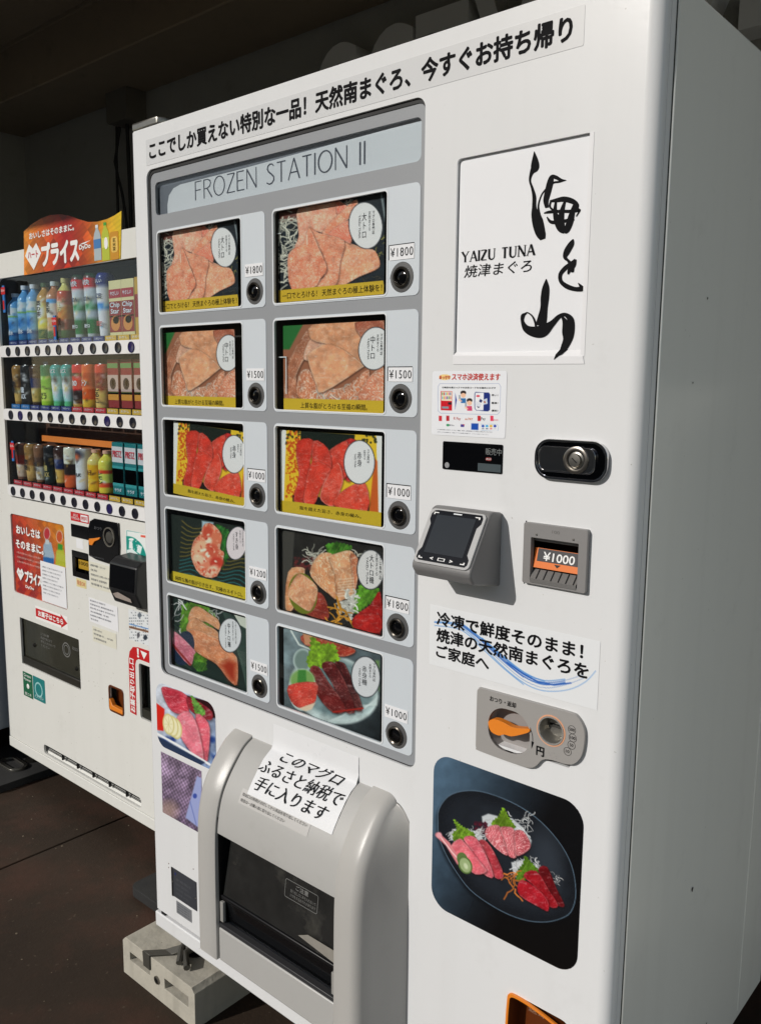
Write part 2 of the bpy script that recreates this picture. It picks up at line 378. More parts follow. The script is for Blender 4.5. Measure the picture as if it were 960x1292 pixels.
    def leaf(s, pts, col=(104, 148, 44), seed=3, jag=9, soft=2):
        P = []; r = random.Random(seed)
        for i in range(len(pts)):
            a = pts[i]; b = pts[(i + 1) % len(pts)]; L = math.hypot(b[0] - a[0], b[1] - a[1]); n = max(1, int(L / (jag * 1.6)))
            for k in range(n):
                t = k / n; x = a[0] + (b[0] - a[0]) * t; y = a[1] + (b[1] - a[1]) * t
                nx, ny = (b[1] - a[1]) / L, -(b[0] - a[0]) / L; P.append((x, y)); q = jag * r.uniform(0.5, 1.0)
                t2 = (k + 0.75) / n; P.append((a[0] + (b[0] - a[0]) * t2 + nx * q, a[1] + (b[1] - a[1]) * t2 + ny * q))
        d = s.sd(P); n1 = fbm(s.X / 14, s.Y / 14, seed); n2 = fbm(s.X / 50, s.Y / 50, seed + 4)
        v = (0.65 + 0.75 * n1 * n2 * 2 - 0.1)[:, None]; c = np.array(col, float)[None] * v
        vein = np.clip(1 - np.abs(np.sin((s.X + s.Y * 0.6) / 11)) * 4, 0, 1)[:, None] * 0.35
        c = c * (1 - vein) + np.array((176, 200, 96.0))[None] * vein; s.mix(0.5 + d / soft, c)

def prn(name, quad, y, parent, crop, fn, nx=110, ny=90, clip=None, m=None, warp=None, gain=1.08):
    """a printed sheet: a real grid mesh at depth y whose colours are the printed picture. quad = TL,TR,BR,BL in (x,z)"""
    q = [np.array(p, float) for p in quad]
    U, V = np.meshgrid(np.linspace(0, 1, nx + 1), np.linspace(0, 1, ny + 1)); U = U.ravel(); V = V.ravel()
    P = (q[0][None] * ((1 - U) * (1 - V))[:, None] + q[1][None] * (U * (1 - V))[:, None] + q[2][None] * (U * V)[:, None] + q[3][None] * ((1 - U) * V)[:, None])
    px, py = to_photo(P[:, 0], np.full(len(U), float(y)), P[:, 1])
    pt = Paint((px - crop[0]) * crop[2], (py - crop[1]) * crop[3] if len(crop) > 3 else (py - crop[1]) * crop[2])
    if crop[0] is not None: fn(pt)
    co = np.stack([P[:, 0], np.full(len(U), float(y)), P[:, 1]], 1)
    if warp is not None: co = warp(co)
    I = np.arange(nx * ny); r_ = I // nx; c_ = I % nx; a = r_ * (nx + 1) + c_
    Fq = np.stack([a, a + nx + 1, a + nx + 2, a + 1], 1)
    if clip is not None:
        vs_ = Paint(P[:, 0], P[:, 1]).sd(clip); Fq = Fq[(vs_[Fq] > 0).sum(1) >= 2]
        out_ = np.where(vs_ < 0)[0]; out_ = out_[np.isin(out_, Fq)]; CPn = np.array(clip, float); best = np.full(len(out_), 1e9); tgt = P[out_].copy()
        for i_ in range(len(CPn)):
            a_ = CPn[i_]; e_ = CPn[(i_ + 1) % len(CPn)] - a_; L_ = e_ @ e_ or 1e-12; t_ = np.clip(((P[out_] - a_) @ e_) / L_, 0, 1); q_ = a_ + t_[:, None] * e_
            d_ = ((P[out_] - q_) ** 2).sum(1); m_ = d_ < best; best[m_] = d_[m_]; tgt[m_] = q_[m_]
        co[out_, 0] = tgt[:, 0]; co[out_, 2] = tgt[:, 1]
    me = bpy.data.meshes.new(name); nf = len(Fq)
    me.vertices.add(len(co)); me.vertices.foreach_set('co', co.ravel())
    me.loops.add(nf * 4); me.loops.foreach_set('vertex_index', Fq.ravel().astype(np.int32))
    me.polygons.add(nf); me.polygons.foreach_set('loop_start', np.arange(nf, dtype=np.int32) * 4)
    me.polygons.foreach_set('loop_total', np.full(nf, 4, np.int32)); me.update(calc_edges=True)
    at_ = me.color_attributes.new('print', 'FLOAT_COLOR', 'POINT')
    c = np.ones((len(co), 4)); c[:, :3] = np.clip(s2l(np.clip(pt.C, 0, 255)) * gain, 0, 0.9); at_.data.foreach_set('color', c.ravel())
    me.materials.append(m or PRINT)
    return link(name, me, parent)
def quadpx(pts, y): return [at(p, y) for p in pts]
def rq(r): return [(r[0], r[3]), (r[2], r[3]), (r[2], r[1]), (r[0], r[1])]
def copy_obj(o, parent, Mx=None):
    c = o.copy(); COL.objects.link(c); c.parent = parent
    if Mx is not None: c.matrix_local = Mx @ o.matrix_local if False else Mx
    return c

# ================================================================== SETTING
GROUND = mat('brown_apron_concrete', (54, 43, 34), 0.7, spec=0.25, var=0.4, scale=3.0, bump=0.5, bscale=130, dirt=0.5, dirtcol=(36, 29, 27))
def ground_nodes(m):
    t = m.node_tree; n = t.nodes; l = t.links; b = n['Principled BSDF']; src = b.inputs['Base Color'].links[0].from_socket
    tc = n.new('ShaderNodeTexCoord'); a = n.new('ShaderNodeTexNoise'); a.inputs['Scale'].default_value = 3.4; a.inputs['Detail'].default_value = 8; a.inputs['Roughness'].default_value = 0.65
    l.new(tc.outputs['Object'], a.inputs['Vector'])
    r = n.new('ShaderNodeMapRange'); r.inputs[1].default_value = 0.47; r.inputs[2].default_value = 0.68; r.inputs[4].default_value = 0.85; l.new(a.outputs[0], r.inputs[0])
    mx = n.new('ShaderNodeMix'); mx.data_type = 'RGBA'; l.new(r.outputs[0], mx.inputs[0]); l.new(src, mx.inputs[6]); mx.inputs[7].default_value = [float(v) for v in s2l((76, 52, 42))] + [1]
    s = n.new('ShaderNodeTexNoise'); s.inputs['Scale'].default_value = 75; s.inputs['Detail'].default_value = 2; l.new(tc.outputs['Object'], s.inputs['Vector'])
    r2 = n.new('ShaderNodeMapRange'); r2.inputs[1].default_value = 0.7; r2.inputs[2].default_value = 0.76; r2.inputs[4].default_value = 0.4; l.new(s.outputs[0], r2.inputs[0])
    m2 = n.new('ShaderNodeMix'); m2.data_type = 'RGBA'; l.new(r2.outputs[0], m2.inputs[0]); l.new(mx.outputs[2], m2.inputs[6]); m2.inputs[7].default_value = [float(v) for v in s2l((104, 92, 78))] + [1]
    l.new(m2.outputs[2], b.inputs['Base Color'])
ground_nodes(GROUND)
ASPH = mat('road_asphalt', (92, 90, 87), 0.85, var=0.15, scale=2, bump=0.5, bscale=200)
PAVE = mat('pale_pavement_concrete', (182, 178, 168), 0.8, var=0.12, scale=2, bump=0.4, bscale=150, dirt=0.3, dirtcol=(140, 134, 122))
tag(box('bounce_pavement', (1.506, -1.7, GZ - 0.1), (40, 20, GZ - 0.001), PAVE), kind='structure')  # unseen pale ground, added to bounce light onto the white machine's side
tag(box('kerb', (-40, -1.86, GZ - 0.1), (40, -1.704, GZ + 0.002), PAVE, bevel=0.01), kind='structure')
tag(obj('ground', [(-150, -150, GZ - 0.012), (150, -150, GZ - 0.012), (150, 150, GZ - 0.012), (-150, 150, GZ - 0.012)], [(0, 1, 2, 3)], ASPH), kind='structure')
for x0, x1 in ((-9, -4.5), (-4.494, -0.828), (-0.822, 1.5)):
    tag(box('ground_slab', (x0, -1.7, GZ - 0.1), (x1, 1.2, GZ), GROUND, bevel=0.003), kind='structure')
WALLM = mat('grey_painted_wall', (138, 137, 131), 0.85, var=0.08, scale=3, bump=0.5, bscale=160, dirt=0.3, dirtcol=(70, 64, 56))
BEAMM = mat('beam_render', (126, 112, 92), 0.85, var=0.1, scale=2, bump=0.4, bscale=120, dirt=0.4, dirtcol=(60, 50, 40))
bw = thing('back_wall', (0, 1.2, GZ), 'dark grey rendered wall in shade behind the vending machines', 'wall')
box('wall_panel', (-2.79, 1.2, GZ - 0.1), (2.3, 1.4, 2.72), WALLM, bw)
box('side_wall', (-3.0, 0.0, GZ - 0.1), (-2.79, 1.4, 2.72), WALLM, bw)
box('wall_return', (-9, -0.02, GZ - 0.1), (-3.0, 0.2, 2.72), WALLM, bw)
cn = thing('canopy', (0, 0.5, 2.72), 'dark brown concrete canopy with a deep beam above the vending machines', 'canopy')
box('beam', (-9, 0.869, 2.72), (2.3, 1.5, 3.3), BEAMM, cn, bevel=0.006)
box('soffit', (-9, -1.15, 2.94), (2.3, 0.868, 3.1), BEAMM, cn)
for x in (-5.2,):
    box('cross_beam', (x, -1.13, 2.74), (x + 0.3, 0.867, 2.939), BEAMM, cn)
box('fascia', (-9, -1.3, 2.9), (2.3, -1.151, 3.4), BEAMM, cn, bevel=0.01)
# ceiling line seen along the beam: a thin cover strip
box('joint_strip', (-9, 0.855, 2.925), (2.3, 0.8685, 2.939), BEAMM, cn)
# sign letters standing off the wall
LETM = mat('sign_letter_grey', (190, 190, 188), 0.6, var=0.06)
sg = thing('sign_lettering', (0, 1.12, 2.3), 'large dark grey sign letters fixed to the shaded wall above the machine', 'sign')
def solid_letter(ch, r, y0, y1):
    c = bpy.data.curves.new('t', 'FONT'); c.body = ch; c.resolution_u = 6; c.offset = 0.035; c.extrude = 0.5
    t = bpy.data.objects.new('t', c); me = bpy.data.meshes.new_from_object(t); bpy.data.objects.remove(t)
    n = len(me.vertices); co = np.zeros(n * 3); me.vertices.foreach_get('co', co); co = co.reshape(-1, 3); mn = co.min(0); mx = co.max(0)
    o = np.zeros((n, 3)); o[:, 0] = r[0] + (co[:, 0] - mn[0]) / (mx[0] - mn[0]) * (r[2] - r[0]); o[:, 2] = r[1] + (co[:, 1] - mn[1]) / (mx[1] - mn[1]) * (r[3] - r[1])
    o[:, 1] = y1 + (co[:, 2] - mn[2]) / (mx[2] - mn[2]) * (y0 - y1)
    me.vertices.foreach_set('co', o.ravel()); me.materials.clear(); me.materials.append(LETM); link('letter', me, sg)
YL = 1.12
LZ1 = at((435, 51), YL)[1]; LZ0 = LZ1 - 0.30
for ch, a, b in (('C', 398, 450), ('C', 463, 521), ('T', 524, 590), ('V', 596, 690)):
    solid_letter(ch, (at((a, 60), YL)[0], LZ0, at((b, 20), YL)[0], LZ1), YL, 1.2)
solid_letter('V', (at((800, 0), YL)[0], LZ0, at((944, 0), YL)[0], LZ1), YL, 1.2)
box('letter', (at((932, 20), YL)[0], YL, LZ0 + 0.02), (at((932, 20), YL)[0] + 0.26, 1.2, LZ0 + 0.12), LETM, sg)
# cables hanging down the wall
def cable(label, pts, r):
    P = [(at((a, b), 1.15)[0], 1.15 + dy, at((a, b), 1.15)[1]) for a, b, dy in pts]
    tag(MB().tube(P, r, 8).build('cable', GASKET, smooth=True), label, 'cable')
cable('thin black cable hanging furthest left on the wall behind the machines', [(146, 135, 0), (145, 165, .01), (147, 200, 0), (148, 240, 0), (149, 275, 0), (150, 330, 0)], 0.006)
cable('second black cable crossing the leftmost one on the wall', [(151, 138, .01), (150, 170, 0), (150, 205, -.02), (152, 245, .01), (154, 275, .02), (158, 330, .02)], 0.006)
cable('black cable hanging closest to the corner of the white machine', [(160, 140, 0), (161, 175, 0), (163, 220, 0), (165, 265, 0), (166, 330, 0)], 0.008)
a = rect((138, 112), (165, 150), 1.12)
jb = tag(MB().prism(rr(a[0], a[1], a[2], a[3], 0.02), 1.1, 1.199).build('junction_box', mat('black_box', (96, 92, 84), 0.85, spec=.2), bevel=0.006), 'black junction box on the wall above the hanging cables', 'junction box')

r_ = random.Random(12); g_ = MB()
for i in range(170):
    x, y = r_.uniform(-2.2, 0.5), r_.uniform(-0.9, 0.7); q = r_.uniform(.0008, .0032) * (2 if r_.random() < .06 else 1)
    P_ = [(x + q * math.cos(k * 1.26 + i) * r_.uniform(.6, 1.2), y + q * math.sin(k * 1.26 + i) * r_.uniform(.6, 1.2), GZ) for k in range(5)]
    g_.add(P_ + [(x, y, GZ + q * r_.uniform(.5, 1.0))], [(k, (k + 1) % 5, 5) for k in range(5)])
tag(g_.build('grit', mat('grit_stone', (128, 116, 98), .9, var=.4, scale=60)), 'pale grit scattered over the brown floor in front of the machines', 'grit', kind='stuff')
# unseen building added across the street: fills reflections and blocks low sky light
ob = thing('added_street_building', (-6, -19, GZ), 'unseen low brown building added across the street for reflections and to block low sky', 'building')
OBW = mat('far_building_render', (120, 108, 94), .85, var=.1, scale=1); OBG = mat('far_window_glass', (40, 46, 50), .15)
box('wall', (-26, -24, GZ), (9, -17.0, 7.6), OBW, ob)
box('roof', (-26.4, -24.4, 7.601), (9.4, -16.6, 7.95), mat('far_roof_slab', (150, 146, 138), .8), ob)
for fl in (0, 1):
    for i in range(9):
        wx = -24.5 + i * 3.7; f_ = box('window', (wx, -17.06, 1.2 + fl * 3.3), (wx + 2.1, -16.98, 2.9 + fl * 3.3), OBG, ob)
        box('window_frame', (wx - .08, -17.02, 1.08 + fl * 3.3), (wx + 2.18, -16.9, 1.199 + fl * 3.3), mat('far_frame', (190, 188, 184), .6), f_)
# ================================================================== MAIN MACHINE
m1 = thing('vending_machine', (0.56, 0.38, GZ + 0.1), 'large white frozen food vending machine with ten sashimi picture windows', 'vending machine')
W1, D1, ZB, ZT = 1.13, 0.75, 0.229, 2.0
# cabinet with open recesses is kept behind the door
cab = MB(); cab.box((0.0, 0.047, ZB), (W1, D1, ZT - 0.004)); cab.build('cabinet', SIDE, m1, bevel=0.004)
seam = MB().box((0.004, 0.0402, ZB + 0.03), (W1 - 0.0012, 0.0468, ZT - 0.004)); seam.build('door_seam', GASKET, m1)
BZ = (0.047, 0.858, 0.768, 1.919)
LOGO = (0.829, 1.532, 1.044, 1.819)
BILL = (0.969, 1.213, 1.064, 1.298)
holes = [rr(*BZ, 0.018), rr(*LOGO, 0.006, 3), rr(*BILL, 0.002, 2), rr(0.905, 0.951, 1.052, 1.018, 0.004, 3), rr(0.36, 0.40, 0.66, 0.72, 0.004, 3),
         rr(0.9635, 0.43, 1.075, 0.553, 0.02, 5)]
XR = 1.112
DZ0 = 0.272
door = MB().prism([(0.004, DZ0), (XR, DZ0), (XR, ZT - 0.001), (0.004, ZT - 0.001)][::1], 0.0, 0.018, holes)
db = door.build('door', WHITE, m1)
# rounded right edge and flank of the door, plus soft left edge
V = []; Fc = []
prof = [(XR, 0.0)] + [(XR + 0.018 * math.sin(math.radians(t)), 0.018 - 0.018 * math.cos(math.radians(t))) for t in range(10, 91, 10)] + [(W1, 0.0245), (W1 - 0.0015, 0.0248), (W1 - 0.0015, 0.0262), (W1, 0.0265), (W1, 0.040), (XR, 0.040)]
for (x, y) in prof: V += [(x, y, DZ0), (x, y, ZT - 0.001)]
for i in range(len(prof) - 1): Fc.append((2 * i, 2 * i + 1, 2 * i + 3, 2 * i + 2))
n = len(prof); Fc += [tuple(range(0, 2 * n, 2)), tuple(range(1, 2 * n, 2))]
obj('door_edge', V, Fc, WHITE, m1, smooth=True, ang=25)
prof = [(0.004, 0.0)] + [(0.004 - 0.004 * math.sin(math.radians(t)), 0.004 - 0.004 * math.cos(math.radians(t))) for t in (30, 60, 90)] + [(0.0, 0.040), (0.004, 0.040)]
V = []; Fc = []
for (x, y) in prof: V += [(x, y, DZ0), (x, y, ZT - 0.001)]
for i in range(len(prof) - 1): Fc.append((2 * i, 2 * i + 1, 2 * i + 3, 2 * i + 2))
n = len(prof); Fc += [tuple(range(0, 2 * n, 2)), tuple(range(1, 2 * n, 2))]
obj('door_edge', V, Fc, WHITE, m1, smooth=True, ang=25)
box('top_trim', (0.0, 0.0185, ZT - 0.02), (XR - 0.001, 0.04, ZT - 0.0012), WHITE, m1)
box('top_lip', (0.0, 0.003, ZT - 0.0008), (W1 - 0.006, 0.04, ZT + 0.003), WHITE, m1, bevel=0.0015)
box('kick_panel', (-0.001, -0.004, ZB), (W1, 0.045, 0.2655), WHITE, m1, bevel=0.003)
box('kick_gap', (0.003, 0.008, 0.2654), (W1 - 0.004, 0.04, 0.273), mat('gap_brown_steel', (110, 100, 92), 0.6), m1)  # brownish grey filler in the joint above the kick panel
box('hinge_catch', (0.020, -0.001, 0.2655), (0.034, 0.0075, 0.2715), BLACK, m1)
hp = MB().prism([(0, 0), (0.088, 0), (0.1, 0.012), (0.1, 0.06), (0, 0.06)], 0, 0.014)
hv = [(v[0] - 0.003, v[2] + 0.002, 2.0035 + v[1]) for v in hp.v]
obj('hinge_plate', hv, hp.f, STEEL, m1, bevel=0.003)

box('rear_strip', (W1 - .002, 0.60, ZB + .02), (W1 + .0012, D1 - .02, ZT - .02), SIDE, m1, bevel=.001)
for yy_, zz_, rr_ in ((0.30, 0.655, .0035), (0.20, 1.62, .0015), (0.165, 1.50, .0012), (0.42, 0.33, .002)):
    MB().add([(W1 + .0006, yy_ + rr_ * math.cos(a) * (1 + .3 * math.sin(3 * a)), zz_ + rr_ * 1.3 * math.sin(a)) for a in [i * .628 for i in range(10)]], [tuple(range(10))]).build('paint_chip', mat('chip_rust', (52, 44, 38), .8), m1)
# --- display window: gasket, grey face plate, header, cells
plate('gasket', rr(BZ[0] + .0005, BZ[1] + .0005, BZ[2] - .0005, BZ[3] - .0005, 0.0175), 0.004, 0.017, GASKET, m1, holes=[rr(BZ[0] + 0.006, BZ[1] + 0.0015, BZ[2] - 0.002, BZ[3] - 0.007, 0.015)])
BX = (0.3719, 0.7228); ZR = [1.6601 - 0.1888 * i for i in range(5)]
cellx = [(0.069, 0.4015), (0.4205, 0.7575)]
cells = []
for c in range(2):
    for r in range(5):
        cells.append((c, r, (cellx[c][0], ZR[r] - 0.029, cellx[c][1], ZR[r] + 0.139)))
HDR = (0.068, 1.829, 0.757, 1.893)
gh = [rr(x0 + .001, z0 + .001, x1 - .001, z1 - .001, 0.011) for _, _, (x0, z0, x1, z1) in cells] + [rr(*HDR, 0.010)]
plate('face_plate', rr(BZ[0] + 0.0055, BZ[1] + 0.001, BZ[2] - 0.0015, BZ[3] - 0.0065, 0.015), 0.0055, 0.012, GREY, m1, holes=gh)
hd = box('header_panel', (HDR[0] - .002, 0.0145, HDR[1] - .002), (HDR[2] + .002, 0.017, HDR[3] + .002), mat('header_painted_reflection', (112, 116, 126), 0.3), m1)  # dark colour left bare around the header sheet imitates a curved reflection
hx = MB(); x0, z0, x1, z1 = HDR
P = [(x0 + 0.030, z0 - .001), (x1 + .001, z0 - .001), (x1 + .001, z1 - 0.003), (x1 - 0.15, z1 - 0.0055), (x1 - 0.45, z1 - 0.011), (x0 + 0.075, z1 - 0.012), (x0 + 0.052, z1 - 0.016), (x0 + 0.036, z1 - 0.028), (x0 + 0.030, z1 - 0.045)]
hx.prism(P, 0.0130, 0.0144); hx.build('header_sheet', mat('header_white_sheet', (216, 219, 226), 0.35, var=0.02), m1)
plate('header_pane', rr(x0 + .0003, z0 + .0003, x1 - .0003, z1 - .0003, 0.01), 0.0080, 0.0088, PANE, m1)
# thin drawn capitals
def capitals(s, r, m, parent, y, thin=0.06, thickw=0.10, serif=False, gap=0.16, name='lettering'):
    G = {'F': (0.45, [((0, 0), (0, 1), 1), ((0, .97), (.45, .97), 0), ((0, .52), (.38, .52), 0)]),
         'R': (0.52, [((0, 0), (0, 1), 1), [(0, .97, 0), (.25, .97, 0), (.42, .88, 1), (.46, .75, 1), (.40, .60, 1), (.25, .52, 0), (0, .5, 0)], ((.2, .52), (.54, 0), 1)]),
         'O': (0.72, [[(.36 + .36 * math.cos(t / 24 * 2 * math.pi), .5 + .49 * math.sin(t / 24 * 2 * math.pi), abs(math.cos(t / 24 * 2 * math.pi))) for t in range(25)]]),
         'Z': (0.52, [((.02, .97), (.5, .97), 0), ((.5, .97), (.0, .03), 1), ((0, .03), (.52, .03), 0)]),
         'E': (0.44, [((0, 0), (0, 1), 1), ((0, .97), (.43, .97), 0), ((0, .52), (.37, .52), 0), ((0, .03), (.45, .03), 0)]),
         'N': (0.62, [((.02, 0), (.02, 1), 0), ((.02, 1), (.6, 0), 1), ((.6, 0), (.6, 1), 0)]),
         'S': (0.46, [[(.42, .86, .3), (.34, .96, .2), (.2, .98, .3), (.08, .9, .7), (.05, .76, 1), (.12, .62, 1), (.3, .47, 1), (.42, .34, 1), (.43, .18, 1), (.32, .05, .5), (.16, .01, .2), (.0, .1, .3)]]),
         'T': (0.5, [((.25, 0), (.25, 1), 1), ((0, .97), (.5, .97), 0)]),
         'A': (0.64, [((0, 0), (.32, 1), 0), ((.32, 1), (.64, 0), 1), ((.12, .34), (.52, .34), 0)]),
         'I': (0.06, [((.03, 0), (.03, 1), 1)]),
         'Y': (0.62, [((0, 1), (.31, .48), 1), ((.62, 1), (.31, .48), 0), ((.31, .5), (.31, 0), 1)]),
         'U': (0.62, [[(.05, 1, 1), (.05, .3, 1), (.1, .12, 1), (.22, .02, .5), (.36, .01, .2), (.5, .1, 0), (.56, .28, 0), (.56, 1, 0)]]),
         ' ': (0.3, [])}
    SF = {'F': [(0, 0), (0, 1)], 'T': [(.25, 0)], 'A': [(0, 0), (.64, 0)], 'I': [(.03, 0), (.03, 1)], 'Y': [(0, 1), (.62, 1), (.31, 0)], 'U': [(.05, 1), (.56, 1)], 'N': [(.02, 0), (.02, 1), (.6, 1)]}
    tot = 0; pos = []
    for ch in s: pos.append(tot); tot += G[ch][0] + gap
    tot -= gap; sx = (r[2] - r[0]) / tot; sz = r[3] - r[1]; paths = []
    for ch, o in zip(s, pos):
        for st in G[ch][1]:
            if isinstance(st, tuple): pts = [(st[0][0], st[0][1], st[2]), (st[1][0], st[1][1], st[2])]
            else: pts = st
            paths.append([(r[0] + (o + a) * sx, r[1] + b * sz, (thin + (thickw - thin) * k) * sz) for a, b, k in pts])
        if serif:
            for a, b in SF.get(ch, []):
                b2 = 0.015 if b < 0.5 else 0.985
                paths.append([(r[0] + (o + a - .12) * sx, r[1] + b2 * sz, 0.035 * sz), (r[0] + (o + a + .12) * sx, r[1] + b2 * sz, 0.035 * sz)])
            if ch in 'TZ':
                for a in (0.0, .5): paths.append([(r[0] + (o + a) * sx, r[1] + .99 * sz, .05 * sz), (r[0] + (o + a) * sx, r[1] + .82 * sz, .02 * sz)])
    return strokes(name, paths, m, parent, y)
capitals('FROZEN STATION II', (0.191, 1.8445, 0.636, 1.8795), INKN, hd, 0.0128, 0.055, 0.085)

# card pictures ------------------------------------------------------------
def badge(p, cx, cy_, rx, ry, rot=0, col=(236, 234, 236)):
    p.ell(cx, cy_, rx + 5, ry + 5, (52, 56, 62), rot, 3); p.ell(cx, cy_, rx, ry, col, rot, 3)
def c_R1(p):
    p.fill((26, 34, 42)); p.noise(60, 0.5, 2)
    p.poly([(100, 190), (200, 180), (210, 260), (100, 280)], (110, 66, 58), 12)
    p.threads(90, 200, 230, 640, 75, seed=4, w_=7, ln=120); p.threads(430, 130, 540, 190, 14, seed=5, w_=5); p.threads(640, 340, 705, 470, 10, (190, 180, 90), seed=6, w_=4, ln=40)
    p.threads(520, 590, 690, 640, 8, (90, 80, 60), seed=9, w_=3, ln=50)
    p.line([(690, 110), (716, 270)], 12, (120, 130, 134), 6)
    b, q = (224, 132, 96), (250, 218, 194)
    p.meat([(215, 180), (430, 150), (440, 260), (352, 330), (380, 345), (300, 320), (275, 305), (240, 400), (190, 420), (215, 350)], (232, 154, 128), q, 70, 9, .55, 3, marb=1.3, rim=0.2)
    p.meat([(430, 150), (500, 190), (440, 240)], (206, 104, 84), q, 20, 9, .55, 4)
    p.meat([(350, 325), (430, 238), (535, 147), (556, 172), (520, 235), (430, 320), (378, 345)], (226, 134, 102), q, 150, 9, .55, 5, marb=1.3)
    p.meat([(476, 378), (520, 398), (600, 425), (655, 440), (684, 515), (655, 550), (560, 590), (470, 640), (425, 642)], (230, 150, 114), q, 35, 9, .55, 6, marb=1.3)
    p.meat([(378, 345), (500, 262), (520, 330), (515, 395), (476, 382)], (226, 118, 94), q, 120, 9, .55, 7)
    p.meat([(275, 308), (330, 335), (476, 380), (455, 500), (425, 645), (300, 648), (378, 538)], (224, 138, 106), q, 100, 9, .55, 8, marb=1.3)
    p.meat([(275, 305), (330, 420), (378, 540), (340, 600), (300, 652), (172, 660), (150, 490), (178, 430), (240, 395)], (226, 132, 100), q, 60, 9, .55, 9, marb=1.35, rim=.7)
    p.line([(262, 350), (262, 400)], 8, (246, 214, 190), 8)
    p.poly([(98, 668), (702, 610), (706, 695), (98, 745)], (212, 176, 50), 2)
    badge(p, 600, 293, 94, 132, -6)
def c_R2(p):
    p.fill((156, 100, 74)); p.poly([(60, 120), (190, 125), (112, 270), (60, 270)], (40, 110, 52), 10)
    b, q = (206, 142, 104), (240, 214, 192)
    p.meat([(85, 555), (110, 330), (240, 130), (240, 240), (150, 420), (170, 560)], (170, 106, 78), q, 60, 30, .4, 11, marb=.25)
    p.meat([(190, 310), (240, 200), (330, 240), (230, 330)], (212, 158, 132), q, 40, 26, .5, 12)
    p.meat([(240, 130), (480, 100), (640, 130), (640, 320), (520, 350), (450, 330), (350, 250), (235, 215)], (210, 146, 108), q, 10, 60, .3, 13, marb=.3, warp=.6)
    p.meat([(480, 120), (640, 110), (640, 260), (540, 230)], (172, 94, 70), q, 50, 40, .3, 14)
    p.meat([(165, 420), (220, 380), (300, 480), (420, 480), (560, 380), (500, 560), (180, 560)], (188, 116, 84), (246, 230, 214), 20, 22, .6, 15, marb=1.3)
    p.threads(240, 500, 520, 550, 24, (236, 226, 214), seed=8, w_=5, ln=60)
    p.meat([(640, 370), (640, 560), (500, 560), (540, 450)], (206, 126, 96), (246, 224, 204), 80, 28, .7, 16, marb=.8)
    p.meat([(345, 236), (520, 348), (510, 380), (300, 512), (262, 470), (215, 330), (222, 290)], (216, 150, 112), (242, 218, 194), 20, 70, .22, 17, marb=.25, rim=.7, warp=.5)
    p.poly([(60, 545), (660, 560), (660, 660), (60, 640)], (212, 178, 50), 2)
    badge(p, 592, 265, 88, 118, 8)
def c_R3(p):
    p.fill((240, 238, 232)); p.poly([(95, 715), (600, 750), (612, 1190), (80, 1130)], (242, 196, 50), 3)
    r = random.Random(3)
    for i in range(150):
        x = r.uniform(95, 170); y = r.uniform(720, 1120); p.ell(x, y, r.uniform(3, 8), r.uniform(3, 8), (206, 90, 30), 0, 5)
    for i in range(60):
        x = r.uniform(90, 270) if i < 36 else r.uniform(520, 600); y = r.uniform(715, 800); p.ell(x, y, r.uniform(4, 9), r.uniform(4, 9), (54, 60, 34), 0, 5)
    p.poly([(175, 725), (480, 750), (470, 870), (175, 800)], (24, 34, 28), 6)
    p.poly([(590, 880), (560, 1180), (612, 1190), (606, 900)], (206, 96, 40), 8)
    p.poly([(130, 1090), (560, 1120), (560, 1190), (130, 1150)], (30, 26, 24), 8)
    b, q = (196, 50, 36), (236, 128, 116)
    p.meat([(160, 785), (245, 780), (230, 900), (220, 1020), (190, 1140), (135, 1120), (165, 980), (150, 870)], b, q, 80, 10, .4, 21, marb=.5)
    p.meat([(430, 780), (500, 800), (480, 980), (430, 1010), (400, 900)], (176, 38, 36), q, 60, 26, .3, 22)
    p.meat([(320, 860), (410, 790), (440, 800), (450, 900), (420, 1000), (350, 960)], (204, 58, 42), q, 130, 9, .45, 23, marb=.7)
    p.meat([(245, 785), (330, 830), (345, 950), (270, 1020), (250, 1145), (190, 1130), (200, 1050), (235, 960)], (200, 54, 40), q, 70, 10, .4, 24)
    p.meat([(240, 900), (345, 940), (290, 1050), (250, 1145), (195, 1135), (200, 1050)], (206, 58, 42), (240, 140, 128), 55, 9, .4, 26, marb=.4)
    p.meat([(385, 905), (415, 990), (400, 1060), (360, 1155), (290, 1120), (290, 1060), (330, 970)], (210, 66, 48), (244, 160, 148), 60, 9, .5, 25, marb=.4, rim=.9)
    p.meat([(540, 1025), (550, 1180), (370, 1155), (375, 1100), (450, 1040)], (212, 66, 48), (242, 150, 132), 45, 8, .55, 27, marb=.4)
    p.poly([(60, 1118), (640, 1190), (640, 1290), (60, 1190)], (204, 174, 48), 2)
    badge(p, 505, 905, 84, 120, 0)
